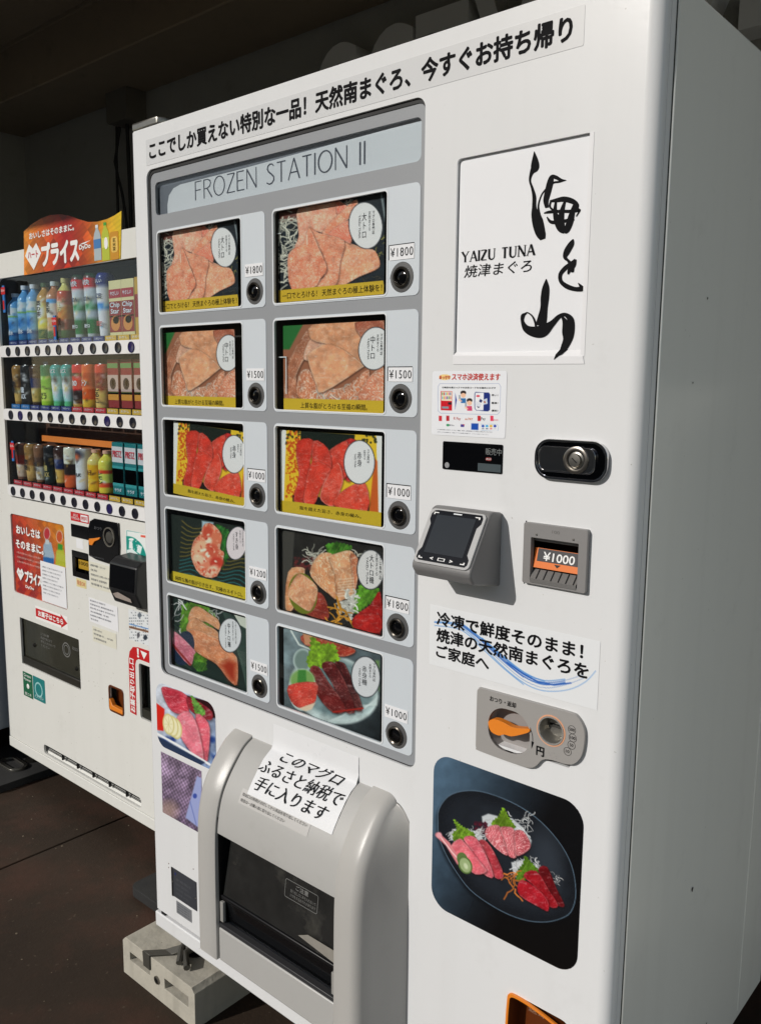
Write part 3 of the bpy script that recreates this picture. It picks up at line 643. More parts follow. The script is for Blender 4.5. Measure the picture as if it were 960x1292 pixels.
def c_L4(p):
    p.fill((36, 44, 40))
    for i in range(16):
        P = [(190 - 8 * i * .2 + 60 * k * .55, 130 + i * 27 + 26 * math.sin(k * .8 + i * .25) + k * 10) for k in range(14)]
        p.line(P, 7, (112, 100, 50) if i < 8 else (44, 104, 106), 5, .9)
    p.leaf([(400, 150), (470, 190), (480, 320), (430, 420), (390, 300)], (44, 108, 46), 3, 12)
    p.poly([(310, 130), (380, 140), (370, 200), (310, 200)], (170, 196, 210), 10)
    p.meat([(325, 150), (375, 150), (430, 215), (420, 300), (445, 330), (400, 465), (300, 455), (245, 350), (260, 250), (300, 210)], (212, 104, 76), (246, 214, 184), 50, 40, .5, 31, marb=1.9, rim=.6)
    for i, (x, y, rx, ry, c) in enumerate([(345, 200, 34, 40, (206, 84, 62)), (390, 240, 34, 46, (222, 124, 92)), (300, 290, 38, 50, (240, 186, 150)), (370, 310, 44, 40, (212, 96, 72)), (330, 370, 50, 40, (232, 140, 110)), (400, 380, 36, 44, (206, 70, 54)), (290, 360, 30, 40, (244, 204, 172)), (370, 430, 44, 26, (246, 204, 176)), (350, 250, 22, 24, (250, 226, 200))]):
        p.ell(x, y, rx, ry, c, i * 20, 12, .75)
    r = random.Random(2)
    for i in range(70):
        x = r.uniform(262, 430); y = r.uniform(165, 455)
        if abs(x - 345) < 78 - abs(y - 310) * .28: p.ell(x, y, r.uniform(5, 16), r.uniform(4, 11), r.choice([(206, 74, 56), (250, 222, 196), (236, 150, 118), (252, 236, 216), (190, 66, 50)]), r.uniform(0, 180), 5, .65)
    p.poly([(130, 432), (600, 540), (600, 625), (100, 500)], (208, 184, 52), 2)
    badge(p, 520, 265, 60, 98, 8, (234, 222, 226))
def c_L5(p):
    p.fill((30, 46, 42))
    for i in range(22): p.line([(420 + i * 9, 640 + i * 8), (560 + i * 3, 1000 + i * 20)], 5, (66, 86, 78), 4, .7)
    for i in range(14): p.line([(100, 620 + i * 34), (250, 760 + i * 30)], 5, (64, 84, 74), 4, .6)
    p.poly([(500, 690), (590, 710), (590, 790), (540, 760)], (206, 210, 198), 4)
    p.leaf([(190, 640), (250, 625), (340, 650), (390, 700), (330, 1000), (270, 1000), (215, 800), (180, 800)], (92, 142, 44), 5, 12)
    p.threads(165, 600, 200, 800, 12, (240, 240, 240), seed=8, w_=6, ln=70); p.threads(370, 660, 410, 730, 7, (240, 240, 240), seed=9, w_=6, ln=50)
    p.leaf([(260, 980), (330, 990), (340, 1030), (290, 1040), (250, 1000)], (60, 110, 40), 6, 8)
    q = (238, 206, 178)
    p.meat([(245, 665), (290, 648), (370, 700), (410, 730), (415, 790), (330, 740), (230, 740)], (206, 140, 98), q, 120, 16, .5, 41)
    p.meat([(230, 740), (270, 715), (340, 760), (405, 800), (420, 870), (330, 820), (220, 800)], (208, 142, 100), q, 120, 16, .5, 42)
    p.meat([(225, 795), (270, 785), (420, 850), (500, 930), (525, 975), (522, 1120), (470, 1090), (400, 1000), (300, 940), (245, 890), (240, 830)], (204, 128, 88), q, 118, 26, .55, 43, rim=.6, marb=.4)
    p.poly([(410, 1000), (470, 960), (525, 985), (522, 1122), (470, 1095)], (168, 54, 32), 26, .6)
    p.ell(200, 900, 62, 105, (30, 46, 70), 12, 4)
    cpy = p.C.copy(); p.meat([(135, 830), (150, 800), (265, 910), (262, 940), (235, 1005), (130, 880)], (204, 110, 130), (240, 178, 186), 120, 18, .6, 44, shadow=0)
    p.line([(135, 880), (240, 1000)], 12, (150, 50, 48), 6)
    badge(p, 480, 822, 66, 100, 0, (226, 226, 230))
def c_R4(p):
    p.fill((42, 40, 38)); p.noise(60, .4, 6)
    p.poly([(20, 40), (130, 60), (100, 500), (20, 500)], (70, 68, 64), 6)
    r = random.Random(5)
    for i in range(60): p.ell(r.uniform(130, 240), r.uniform(215, 275), 8, 6, (96 + r.uniform(-20, 20), 44, 44), 0, 6)
    p.threads(190, 190, 260, 250, 26, seed=11, w_=5, ln=60); p.threads(405, 180, 450, 240, 16, seed=12, w_=5, ln=50)
    p.leaf([(290, 150), (350, 140), (420, 160), (400, 190), (330, 205), (295, 190)], (70, 130, 42), 7, 10)
    q = (246, 222, 190)
    p.meat([(205, 290), (235, 220), (280, 190), (330, 220), (345, 420), (300, 400), (240, 350)], (208, 142, 100), q, 150, 22, .75, 51)
    p.meat([(300, 215), (340, 195), (410, 180), (440, 230), (430, 400), (380, 430), (345, 430), (330, 300)], (210, 148, 108), q, 20, 20, .7, 52)
    p.meat([(410, 200), (450, 220), (450, 320), (430, 400), (420, 300)], (196, 118, 84), q, 20, 20, .5, 53)
    for i in range(7): p.line([(350, 330 + i * 14), (430, 320 + i * 14)], 4, (246, 226, 200), 5, .7)
    p.meat([(95, 290), (160, 265), (180, 300), (120, 480), (80, 470)], (210, 140, 96), q, 40, 30, .4, 54)
    p.meat([(240, 390), (290, 440), (295, 535), (160, 495), (130, 470)], (132, 44, 36), (196, 110, 84), 60, 20, .4, 55)
    p.ell(170, 400, 72, 105, (112, 120, 40), -10, 4)
    p.meat([(135, 310), (165, 300), (240, 360), (240, 420), (215, 480), (185, 485), (100, 420), (100, 370)], (214, 146, 108), (248, 216, 180), 12, 22, .6, 56, shadow=0)
    p.leaf([(470, 340), (560, 380), (520, 440), (440, 500), (415, 470)], (92, 150, 44), 8, 12)
    p.threads(380, 420, 430, 500, 40, (244, 242, 232), seed=13, w_=9, ln=50)
    p.threads(345, 480, 420, 560, 14, (242, 168, 60), seed=14, w_=9, ln=90)
    p.meat([(565, 390), (565, 610), (430, 570), (440, 510), (510, 460)], (150, 24, 24), (206, 90, 80), 80, 22, .35, 57)
    p.meat([(440, 510), (560, 510), (560, 600), (430, 575)], (166, 28, 26), (216, 80, 70), 20, 18, .3, 58)
    badge(p, 515, 278, 66, 98, 0, (226, 222, 222))
def c_R5(p):
    p.grad((130, 146, 152), (28, 34, 38), (80, 600), (560, 1130)); p.noise(80, .3, 3)
    p.ell(330, 890, 230, 170, (200, 214, 214), 18, 12); p.ell(330, 880, 205, 145, (120, 142, 146), 18, 30); p.noise(40, .2, 8)
    for i in range(9): p.line([(300 + i * 10, 1050 - i * 4), (430, 1040 - i * 9), (545, 930 + i * 5)], 5, (226, 236, 236), 8, .5)
    p.ell(170, 740, 50, 60, (190, 206, 204), 0, 6); p.ell(170, 740, 42, 52, (120, 140, 134), 0, 12)
    p.line([(110, 590), (150, 660), (300, 720)], 8, (226, 234, 230), 6)
    p.meat([(170, 610), (300, 640), (430, 680), (420, 710), (340, 720), (180, 660)], (156, 48, 34), (216, 150, 120), 60, 26, .5, 61)
    p.poly([(170, 600), (220, 615), (220, 660), (180, 660)], (206, 146, 108), 8)
    p.leaf([(215, 620), (260, 660), (330, 660), (355, 740), (280, 770), (205, 780), (190, 740), (210, 690)], (132, 176, 40), 9, 13)
    q = (196, 130, 124)
    p.meat([(330, 760), (370, 750), (400, 790), (475, 980), (430, 990), (380, 900)], (64, 14, 16), q, 60, 24, .25, 64)
    p.meat([(265, 770), (300, 745), (350, 780), (440, 985), (380, 1000), (320, 860)], (84, 18, 20), q, 60, 22, .3, 63)
    p.meat([(205, 790), (245, 770), (300, 850), (380, 960), (380, 1005), (320, 1005), (245, 920)], (100, 24, 24), q, 120, 20, .3, 62)
    p.line([(325, 1004), (475, 985)], 8, (170, 40, 30), 5)
    p.ell(168, 890, 72, 108, (196, 210, 206), 0, 4)
    p.ell(168, 840, 62, 52, (126, 170, 90), 0, 14)
    p.poly([(146, 790), (185, 790), (190, 870), (140, 870)], (60, 132, 50), 8)
    p.meat([(97, 868), (236, 852), (240, 920), (225, 960), (160, 985), (110, 950)], (204, 62, 52), (240, 146, 120), 70, 14, .6, 65, shadow=0)
    p.poly([(150, 985), (235, 955), (215, 990), (185, 1000)], (232, 206, 180), 5)
    p.poly([(540, 740), (560, 740), (560, 900), (540, 860)], (110, 140, 90), 10)
    badge(p, 490, 825, 70, 102, -4, (226, 224, 228))

CR = {'R1': (330, 220, 4.571), 'R2': (340, 380, 4.455), 'R3': (340, 380, 4.455), 'R4': (340, 650, 4.0375), 'R5': (340, 650, 4.0375), 'L4': (190, 630, 4.785), 'L5': (190, 630, 4.785)}
def cpx(k, x, y):
    c = CR[k]; return (c[0] + x / c[2], c[1] + y / c[2])
YC = 0.0165
def tr(k, x0, y0, x1, y1): return rect(cpx(k, x0, y0), cpx(k, x1, y1), YC)
def qd(k, *pts):
    q = [at(cpx(k, *p), YC) for p in pts]
    return q
def boxq(q, pad=0):
    xs = [p[0] for p in q]; zs = [p[1] for p in q]
    return [(min(q[0][0], q[3][0]), (q[0][1] + q[1][1]) / 2), (max(q[1][0], q[2][0]), (q[0][1] + q[1][1]) / 2), (max(q[1][0], q[2][0]), (q[2][1] + q[3][1]) / 2), (min(q[0][0], q[3][0]), (q[2][1] + q[3][1]) / 2)]

LT = mat('badge_ink', (40, 42, 50), 0.6)
panels = {}
def cell_panel(c, r, rc):
    x0, z0, x1, z1 = rc
    wx1 = x1 - 0.0665; wx0 = x0 + 0.0035
    win = rr(wx0, z0 + 0.0045, wx1, z1 - 0.0045, 0.006, 4)
    names = {(0, 0): 'upper left', (1, 0): 'upper right'}
    bx = BX[c]; bz = ZR[r]
    p = plate('selection_panel', rr(x0, z0, x1, z1, 0.010), 0.0045, 0.0095, PALE, m1, holes=[win, circ(bx, bz, 0.0235)], bevel=0.0006)
    plate('window_rim', rr(wx0 - .0022, z0 + 0.0022, wx1 + .0022, z1 - 0.0022, 0.008, 5), 0.0038, 0.0044, RIM, p, holes=[rr(wx0 + .0002, z0 + 0.0047, wx1 - .0002, z1 - 0.0047, 0.006, 5)])
    # cavity behind the pane
    b = MB(); y0, y1 = 0.0096, 0.052 if r > 99 else 0.0400
    X0, X1, Z0, Z1 = wx0 - 0.004, wx1 + 0.004, z0 + 0.001, z1 - 0.001
    b.add([(X0, y0, Z0), (X1, y0, Z0), (X1, y0, Z1), (X0, y0, Z1), (X0, y1, Z0), (X1, y1, Z0), (X1, y1, Z1), (X0, y1, Z1)], [(4, 5, 6, 7), (0, 1, 5, 4), (1, 2, 6, 5), (2, 3, 7, 6), (3, 0, 4, 7)])
    b.build('display_box', CAVITY, p)
    plate('pane', rr(wx0 + .0004, z0 + 0.005, wx1 - .0004, z1 - 0.005, 0.006, 4), 0.0062, 0.0068, PANE, p)
    disc('button_ring', bx, bz, [(0.0232, 0.0085), (0.0232, 0.0040), (0.0170, 0.0036), (0.0165, 0.0020), (0.0140, 0.0014), (0.0128, 0.0050), (0.0126, 0.0090)], mat('button_ring_plastic', (88, 88, 88), 0.4), p, caps=False)
    disc('button_bezel', bx, bz, [(0.0166, 0.0030), (0.0163, 0.0006), (0.0145, -0.0006), (0.0125, 0.0006), (0.0118, 0.0060)], mat('button_bezel_metal', (70, 66, 60), 0.25, 0.7), p, caps=False)
    disc('button', bx, bz, [(0.0122, 0.0075), (0.0118, 0.0052), (0.0095, 0.0038), (0.005, 0.0030), (0.0005, 0.0028)], GLOSSB, p)
    price = [['1800', '1500', '1000', '1200', '1500'], ['1800', '1500', '1000', '1800', '1000']][c][r]
    lx, lz = bx - 0.0005, bz + 0.0385
    if (c == 1 and r < 4) or (c == 0 and r == 2):
        box('label_recess_shade', (lx - 0.027, 0.0040, lz - 0.0105), (lx + 0.0245, 0.00445, lz + 0.0125), BLACK, p)  # black backing stands in for recess shade above and left of the label
    box('price_label', (lx - 0.0250, 0.0036, lz - 0.0115), (lx + 0.0250, 0.00390, lz + 0.0110), PAPER, p)
    text('¥' + price, (lx - 0.0225, lz - 0.0065, lx + 0.0230, lz + 0.0070), 0.0031, INK, p, bold=-0.005, spacing=1.15)
    return p
for c, r, rc in cells: panels[(c, r)] = cell_panel(c, r, rc)

def card(key, quad, fn, texts, panel, nx=165, ny=135, box_=True):
    q = qd(key, *quad)
    if box_: q = boxq(q)
    L = [prn('product_card', q, YC, panel, CR[key], fn, nx, ny)]
    # paper backing gives the card thickness
    xs = [p[0] for p in q]; zs = [p[1] for p in q]
    for s, r, mm, kw in texts: L.append(text(s, r, YC - 0.0004, mm, panel, **kw))
    return L
def badge_txt(k, name, cx, y0, y1, w_, w1=None, sub=True):
    T = [('\n'.join(name), tr(k, cx - w_, y0, cx + w_, y1), LT, dict(bold=0.0, line=1.0))]
    if sub:
        T.append(('\n'.join('天然まぐろ'), tr(k, cx + w_ * 1.9, y0 - 8, cx + w_ * 2.9, y1 - 40), LT, dict(line=1.0)))
        T.append(('\n'.join('マグロ専門店'), tr(k, cx + w_ * 3.6, y0 - 12, cx + w_ * 4.6, y1 - 20), LT, dict(line=1.0)))
        T.append(('YAIZU TUNA', tr(k, cx - w_ * 2.4, y0 + 12, cx - w_ * 1.6, y1 + 4), LT, dict(rot=-90)))
    return T
KS = [panels[(1, i)] for i in range(5)]
A1 = card('R1', [(100, 212), (706, 110), (706, 690), (100, 738)], c_R1, badge_txt('R1', '大トロ', 592, 222, 362, 13) + [('一口でとろける！ 天然まぐろの極上体験を！', tr('R1', 120, 682, 694, 672), INK, {})], KS[0])
A2 = card('R2', [(84, 133), (640, 112), (640, 634), (80, 612)], c_R2, badge_txt('R2', '中トロ', 580, 195, 322, 12) + [('上質な脂がとろける至福の瞬間。', tr('R2', 175, 568, 550, 614), INK, {})], KS[1])
A3 = card('R3', [(60, 715), (606, 765), (627, 1270), (65, 1180)], c_R3, badge_txt('R3', '赤身', 506, 845, 930, 12) + [('脂を超えた旨さ、赤身の極み。', tr('R3', 170, 1150, 515, 1222), INK, {})], KS[2])
A4 = card('R4', [(95, 80), (575, 150), (575, 605), (60, 485)], c_R4, badge_txt('R4', '大トロ柵', 520, 200, 350, 11), KS[3])
A5 = card('R5', [(85, 580), (565, 705), (563, 1150), (75, 975)], c_R5, badge_txt('R5', '赤身柵', 484, 765, 870, 12), KS[4])
B4 = card('L4', [(180, 105), (590, 165), (590, 605), (118, 490)], c_L4, badge_txt('L4', 'すき身', 520, 195, 305, 9) + [('純粋な鮪の脂が引き出す、究極のネギトロ。', tr('L4', 150, 460, 556, 592), INK, {})], panels[(0, 3)])
B5 = card('L5', [(105, 600), (577, 700), (580, 1160), (115, 1010)], c_L5, badge_txt('L5', '中トロ柵', 474, 745, 895, 10), panels[(0, 4)])
def copy_card(L, panel, dx, dz, rot=0.0, cx=0.2, cz=1.5):
    T = Matrix.Translation((cx + dx, 0, cz + dz)) @ Matrix.Rotation(math.radians(rot), 4, 'Y') @ Matrix.Translation((-cx, 0, -cz))
    for o in L:
        c = o.copy(); COL.objects.link(c); c.parent = panel; c.matrix_local = T
xa = at(cpx('R1', 100, 500), YC)[0]
copy_card(A1, panels[(0, 0)], at((201.5, 340), YC)[0] - xa, 0)
xa = at(cpx('R2', 82, 400), YC)[0]
copy_card(A2, panels[(0, 1)], at((204, 460), YC)[0] - xa, -0.001)
xa = at(cpx('R3', 62, 900), YC)[0]
copy_card(A3, panels[(0, 2)], at((219, 580), YC)[0] - xa, 0.001, 3.0, 0.48, 1.33)
for o in A3[:]: pass
# small marks inside the boxes
box('display_ledge', (0.424, 0.0135, 1.757), (0.434, 0.0145, 1.7585), RIM, panels[(1, 0)])
box('display_ledge', (0.424, 0.0135, 1.540), (0.446, 0.0145, 1.542), RIM, panels[(1, 1)])
box('display_ledge', (0.444, 0.0135, 1.475), (0.446, 0.0145, 1.540), RIM, panels[(1, 1)])

# --- stickers and prints on the door
FS = plate('top_sticker', rr(0.049, 1.9275, 1.026, 1.977, 0.002, 2), -0.0005, -0.0001, FILM, m1)
text('ここでしか買えない特別な一品！天然南まぐろ、今すぐお持ち帰り', (at((189, 190), 0)[0], 1.9375, at((722, 30), 0)[0], 1.9695), -0.0009, INK, FS, bold=0.034)
# logo sheet
lg = box('logo_sheet', (LOGO[0] + .0015, 0.0050, LOGO[1] + .004), (LOGO[2], 0.0056, LOGO[3] - .0005), PAPER, m1)
obj('logo_sheet_fold', [(LOGO[0], -0.0008, 1.5245), (1.047, -0.0008, 1.5235), (1.0445, -0.0012, 1.5335), (LOGO[0], -0.0012, 1.5375), (1.0445, 0.0048, 1.5425), (LOGO[0] + .0015, 0.0048, 1.5425)], [(0, 1, 2, 3), (3, 2, 4, 5)], mat('glossy_white_sheet', (238, 238, 240), 0.15), m1)
box('logo_sheet_edge', (1.0405, -0.0006, 1.5335), (1.0465, -0.0002, 1.8185), mat('glossy_white_sheet', (238, 238, 240), 0.15), m1)
box('logo_back', (LOGO[0] - .004, 0.008, LOGO[1] - .004), (LOGO[2] + .004, 0.016, LOGO[3] + .004), BLACK, m1)
def lp(pts): return [at((560 + x / 3.915, 150 + y / 3.915), 0.0) for x, y in pts]
def ribbon(name, pts, m, parent, y):
    """brush stroke: (x,y,w) in logo crop pixels, smoothed"""
    P = [np.array(p, float) for p in pts]; S = []
    for i in range(len(P) - 1):
        a, b, c, d = P[max(i - 1, 0)], P[i], P[i + 1], P[min(i + 2, len(P) - 1)]
        for k in range(7):
            t = k / 7; S.append(0.5 * (2 * b + (c - a) * t + (2 * a - 5 * b + 4 * c - d) * t * t + (3 * b - a - 3 * c + d) * t ** 3))
    S.append(P[-1]); L = []
    for i, p in enumerate(S):
        a = S[max(i - 1, 0)]; b = S[min(i + 1, len(S) - 1)]; t = b[:2] - a[:2]; t = t / (np.hypot(*t) or 1); nrm = np.array([-t[1], t[0]]) * max(p[2] * 1.22, 0.8) / 2
        L.append((at((560 + (p[0] + nrm[0]) / 3.915, 150 + (p[1] + nrm[1]) / 3.915), 0), at((560 + (p[0] - nrm[0]) / 3.915, 150 + (p[1] - nrm[1]) / 3.915), 0)))
    V = []; Fc = []
    for l, r in L: V += [(l[0], y, l[1]), (r[0], y, r[1])]
    for i in range(len(L) - 1): Fc.append((2 * i, 2 * i + 1, 2 * i + 3, 2 * i + 2))
    return V, Fc
BR = MB()
LOGOSTROKES = [
 [(437, 155, 2), (441, 200, 26), (440, 235, 34), (424, 262, 16), (416, 300, 9), (428, 340, 11), (437, 380, 16), (437, 430, 18), (442, 470, 32), (455, 520, 42), (470, 565, 40), (480, 592, 22)],
 [(482, 590, 6), (486, 560, 10), (478, 500, 6), (462, 465, 10), (458, 420, 7), (474, 370, 6), (500, 335, 7), (520, 300, 12)],
 [(596, 298, 2), (570, 297, 12), (545, 284, 16), (525, 282, 18), (516, 310, 26), (505, 355, 26), (495, 400, 22), (500, 435, 14)],
 [(500, 345, 4), (530, 312, 8), (560, 306, 8), (592, 299, 3)],
 [(515, 402, 8), (545, 398, 16), (585, 392, 22), (625, 402, 22), (650, 420, 14), (645, 445, 12)],
 [(485, 462, 4), (510, 456, 12), (560, 452, 13), (620, 452, 14), (655, 446, 16), (660, 452, 8), (645, 478, 5)],
 [(500, 480, 4), (520, 505, 14), (560, 505, 14), (600, 498, 14), (635, 490, 12)],
 [(545, 400, 8), (540, 450, 16), (548, 500, 22), (570, 535, 34), (592, 548, 28)],
 [(640, 415, 14), (628, 450, 20), (615, 500, 28), (600, 545, 22), (590, 562, 6)],
 [(590, 400, 8), (575, 450, 20), (570, 500, 26), (580, 540, 20)],
 [(520, 400, 8), (515, 430, 8), (540, 455, 10), (560, 490, 12)],
 [(630, 590, 4), (622, 612, 22), (600, 650, 26), (590, 680, 16), (608, 700, 12), (620, 720, 26), (628, 755, 10)],
 [(640, 690, 6), (618, 712, 14), (590, 735, 18), (567, 765, 16), (570, 800, 16), (600, 825, 20), (640, 838, 18), (672, 838, 20), (686, 842, 8)],
 [(640, 690, 12), (632, 720, 18), (612, 745, 16), (605, 765, 6)],
 [(655, 808, 3), (672, 828, 14), (686, 842, 10)],
 [(497, 788, 3), (495, 830, 28), (490, 880, 34), (486, 930, 30), (478, 980, 38), (470, 1020, 44)],
 [(400, 958, 4), (382, 970, 16), (380, 1000, 14), (400, 1035, 30), (440, 1050, 44), (480, 1045, 50), (525, 1010, 26), (560, 975, 18), (590, 965, 16), (615, 985, 26), (620, 1020, 30), (612, 1070, 34), (590, 1120, 30), (568, 1158, 16), (548, 1186, 3)],
 [(385, 962, 4), (405, 955, 5), (430, 975, 7), (444, 1010, 9), (445, 1035, 8)],
 [(572, 970, 6), (590, 1000, 22), (600, 1050, 40), (598, 1090, 30), (580, 1130, 20), (562, 1165, 3)]]
for k, S in enumerate(LOGOSTROKES):
    v, f = ribbon('x', S, INK, lg, 0.0046 - 0.00002 * k); BR.add(v, f)
BR.build('brush_lettering', INK, lg)
v, f = ribbon('x', [(588, 1128, 32), (574, 1150, 24), (561, 1168, 14), (546, 1188, 2)], INK, lg, -0.0016); v = [(a, min(-0.0010, -0.0016) if c < 1.5372 else -0.0010 + (c - 1.5372) * 1.0, c) for a, b, c in v]
obj('brush_tail', v, f, INK, lg)
capitals('YAIZU TUNA', (0.838, 1.6730, 0.9605, 1.6878), INK, lg, 0.0045, 0.08, 0.21, True, gap=0.2)
text('焼津まぐろ', (0.842, 1.6505, 0.957, 1.668), 0.0044, INK, lg, shear=0.12, bold=0.005)

# mobile payment sticker
def pay(p):
    p.fill((226, 228, 232)); p.ell(185, 137, 66, 32, (240, 206, 136), 0, 4)
    p.line([(110, 240), (130, 208), (780, 208), (800, 240), (790, 520), (760, 550), (140, 535), (110, 510), (110, 240)], 6, (170, 180, 204), 3)
    p.poly([(140, 290), (268, 292), (264, 505), (138, 500)], (200, 24, 38), 3); p.poly([(146, 298), (262, 300), (262, 400), (146, 396)], (240, 226, 200), 3)
    cs = [(80, 150, 90), (190, 50, 60), (90, 170, 200), (200, 170, 60), (210, 90, 150), (50, 80, 160)]
    for j in range(2):
        for i in range(6): p.poly([(152 + i * 18, 305 + j * 44), (163 + i * 18, 305 + j * 44), (163 + i * 18, 337 + j * 44), (152 + i * 18, 337 + j * 44)], cs[(i + j * 2) % 6], 4)
    p.poly([(220, 412), (258, 412), (258, 440), (220, 440)], (40, 30, 40), 3); p.poly([(154, 458), (226, 460), (226, 484), (154, 482)], (130, 150, 160), 3)
    p.poly([(298, 310), (316, 390), (298, 490)], (60, 76, 160), 4)
    for (x, y, c) in ((388, 330, (44, 110, 170)), (456, 415, (206, 70, 110))):
        p.poly([(x - 30, y + 40), (x + 26, y + 40), (x + 30, y + 92), (x - 26, y + 92)], c, 4); p.ell(x, y, 28, 34, (240, 190, 160), 0, 3); p.ell(x, y - 22, 32, 24, (44, 34, 34), 0, 3); p.ell(x, y + 6, 26, 24, (240, 190, 160), 0, 3)
        p.poly([(x - 52, y + 5), (x - 32, y), (x - 30, y + 45), (x - 50, y + 50)], (160, 168, 176), 3); p.line([(x - 36, y + 50), (x - 46, y + 60), (x - 20, y + 70)], 12, (240, 190, 160), 4)
    p.poly([(520, 300), (670, 306), (684, 330), (680, 500), (660, 514), (530, 505), (510, 480), (510, 320)], (26, 46, 120), 3); p.poly([(524, 308), (612, 308), (608, 500), (532, 498), (518, 480), (518, 324)], (230, 232, 240), 3)
    p.ell(550, 345, 22, 12, (210, 60, 80), 0, 3, .7); p.poly([(575, 375), (600, 395), (585, 420), (560, 405)], (30, 40, 100), 3)
    p.poly([(605, 385), (650, 370), (655, 430), (610, 440)], (200, 210, 226), 3); p.poly([(612, 400), (630, 398), (635, 425), (615, 425)], (180, 110, 80), 3)
    p.poly([(530, 400), (570, 420), (590, 440), (555, 475), (520, 440)], (214, 218, 228), 3); p.poly([(535, 455), (560, 465), (575, 458), (555, 480)], (20, 30, 80), 3)
    for x, c in ((118, (200, 50, 60)), (200, (180, 40, 50)), (545, (190, 30, 40)), (685, (220, 60, 90))): p.poly([(x, 562), (x + 34, 562), (x + 34, 620), (x, 620)], c, 5)
    p.ell(218, 665, 18, 14, (60, 150, 100), 0, 3); p.poly([(360, 656), (402, 658), (396, 686), (358, 684)], (70, 60, 140), 3); p.poly([(380, 656), (402, 658), (398, 672)], (210, 50, 60), 3)
    p.poly([(476, 645), (556, 648), (554, 720), (474, 716)], (24, 76, 170), 3)
    p.line([(580, 655), (760, 655), (772, 680), (768, 728), (586, 722)], 3, (150, 176, 206), 3)
    for i, c in enumerate([(30, 80, 180), (70, 170, 220), (220, 180, 60), (30, 60, 170)]): p.ell(604 + i * 44, 676, 16, 14, c, 0, 4)
    for i, c in enumerate([(120, 130, 150), (80, 90, 130), (220, 90, 90), (200, 200, 206)]): p.ell(604 + i * 44, 705, 14, 6, c, 0, 4)
CP = (540, 460, 8.727)
def cr(x0, y0, x1, y1, y=0.0): return rect((540 + x0 / 8.727, 460 + y0 / 8.727), (540 + x1 / 8.727, 460 + y1 / 8.727), y)
PS = (0.7905, 1.4175, 0.9255, 1.5145)
ps = prn('payment_sticker', rq(PS), -0.0006, m1, CP, pay, 170, 130, clip=rr(*PS, 0.004, 4))
for s, r, mm, kw in [('スマホ決済使えます', (268, 96, 795, 172), REDINK, dict(bold=.03)), ('あっせせ', (128, 118, 246, 160), REDINK, dict(bold=.03)),
                     ('①商品を選ぶ→スマホ決済コードを②端末にかざす', (158, 240, 748, 266), INK, dict(bold=.02)), ('早い！', (702, 325, 772, 348), INK, dict(bold=.02)), ('簡単！', (702, 410, 772, 434), INK, dict(bold=.02)), ('便利！', (702, 494, 772, 518), INK, dict(bold=.02)),
                     ('※ご利用可能な決済サービスは、機種・地域・通信環境により異なる場合がございます。', (105, 718, 715, 738), INKN, {}), ('※各サービスの利用には、事前にアプリの登録が必要です。くわしくはホームページへ。', (105, 745, 670, 765), INKN, {}),
                     ('R Pay', (286, 575, 360, 618), REDINK, {}), ('au PAY', (410, 582, 494, 612), mat('orange_ink', (224, 120, 60), .5), {}), ('Pay', (586, 578, 634, 620), INKN, {}), ('Jcoin', (722, 596, 774, 622), mat('pink_ink', (220, 80, 110), .5), {}), ('銀行Pay', (238, 656, 290, 678), INKN, {})]:
    text(s, cr(*r), -0.0009, mm, ps, **kw)

# LED panel
ledr = (0.8135, 1.3655, 0.9225, 1.4085)
le = plate('status_display', rr(*ledr, 0.002, 2), -0.0015, 0.0, GLOSSB, m1, bevel=0.0004)
def lr(x0, y0, x1, y1, y=0.0): return rect((530 + x0 / 3.692, 450 + y0 / 3.694), (530 + x1 / 3.692, 450 + y1 / 3.694), y)
text('販売中', lr(308, 425, 382, 462), -0.0018, mat('dim_display_ink', (120, 124, 124), .5), le)
a = lr(308, 468, 336, 486); plate('indicator', rr(*a, 0.0025, 4), -0.0019, -0.0015, mat('dim_red', (130, 46, 44), .4), le)
text('売切', (a[0] + .001, a[1] + .0012, a[2] - .001, a[3] - .0012), -0.0021, WHITEINK, le)
box('display_window', *[(p[0], p[1], p[2]) for p in ((lr(272, 495, 378, 540)[0], -0.0018, lr(272, 495, 378, 540)[1]), (lr(272, 495, 378, 540)[2], -0.0015, lr(272, 495, 378, 540)[3]))], mat('grey_window', (72, 82, 86), .3), le)
#text('888', lr(140, 420, 250, 475), -0.0017, mat('unlit_segments', (18, 13, 14), .5), le, bold=-.01)
d0 = at((530 + 128 / 3.692, 450 + 505 / 3.694)); disc('sensor', d0[0], d0[1], [(0.0045, -0.0015), (0.0042, -0.0019), (0.0005, -0.0021)], mat('sensor_grey', (150, 150, 152), .4), le)

# lock
lk = plate('lock_plate', rr(0.980, 1.366, 1.090, 1.4205, 0.022, 8), -0.006, 0.0, mat('black_chrome', (62, 64, 70), .13, 1.0), m1, bevel=0.003)
def annulus(name, out, inn, y0, y1, m, parent, **k): return plate(name, out, y0, y1, m, parent, holes=[inn], **k)
annulus('lock_rim', rr(0.9795, 1.3655, 1.0905, 1.421, 0.0225, 8), rr(0.983, 1.369, 1.087, 1.4175, 0.020, 8), -0.0075, -0.001, CHROME, lk, bevel=0.001)
plate('lock_handle', rr(0.988, 1.377, 1.072, 1.4105, 0.010, 6), -0.0095, -0.006, mat('dark_chrome', (170, 170, 172), .16, 1.0), lk, bevel=0.0025)
annulus('handle_rim', rr(0.987, 1.376, 1.074, 1.4115, 0.011, 6), rr(0.989, 1.378, 1.0715, 1.4095, 0.009, 6), -0.0105, -0.006, CHROME, lk, bevel=0.0008)
lc = (1.0455, 1.3945)
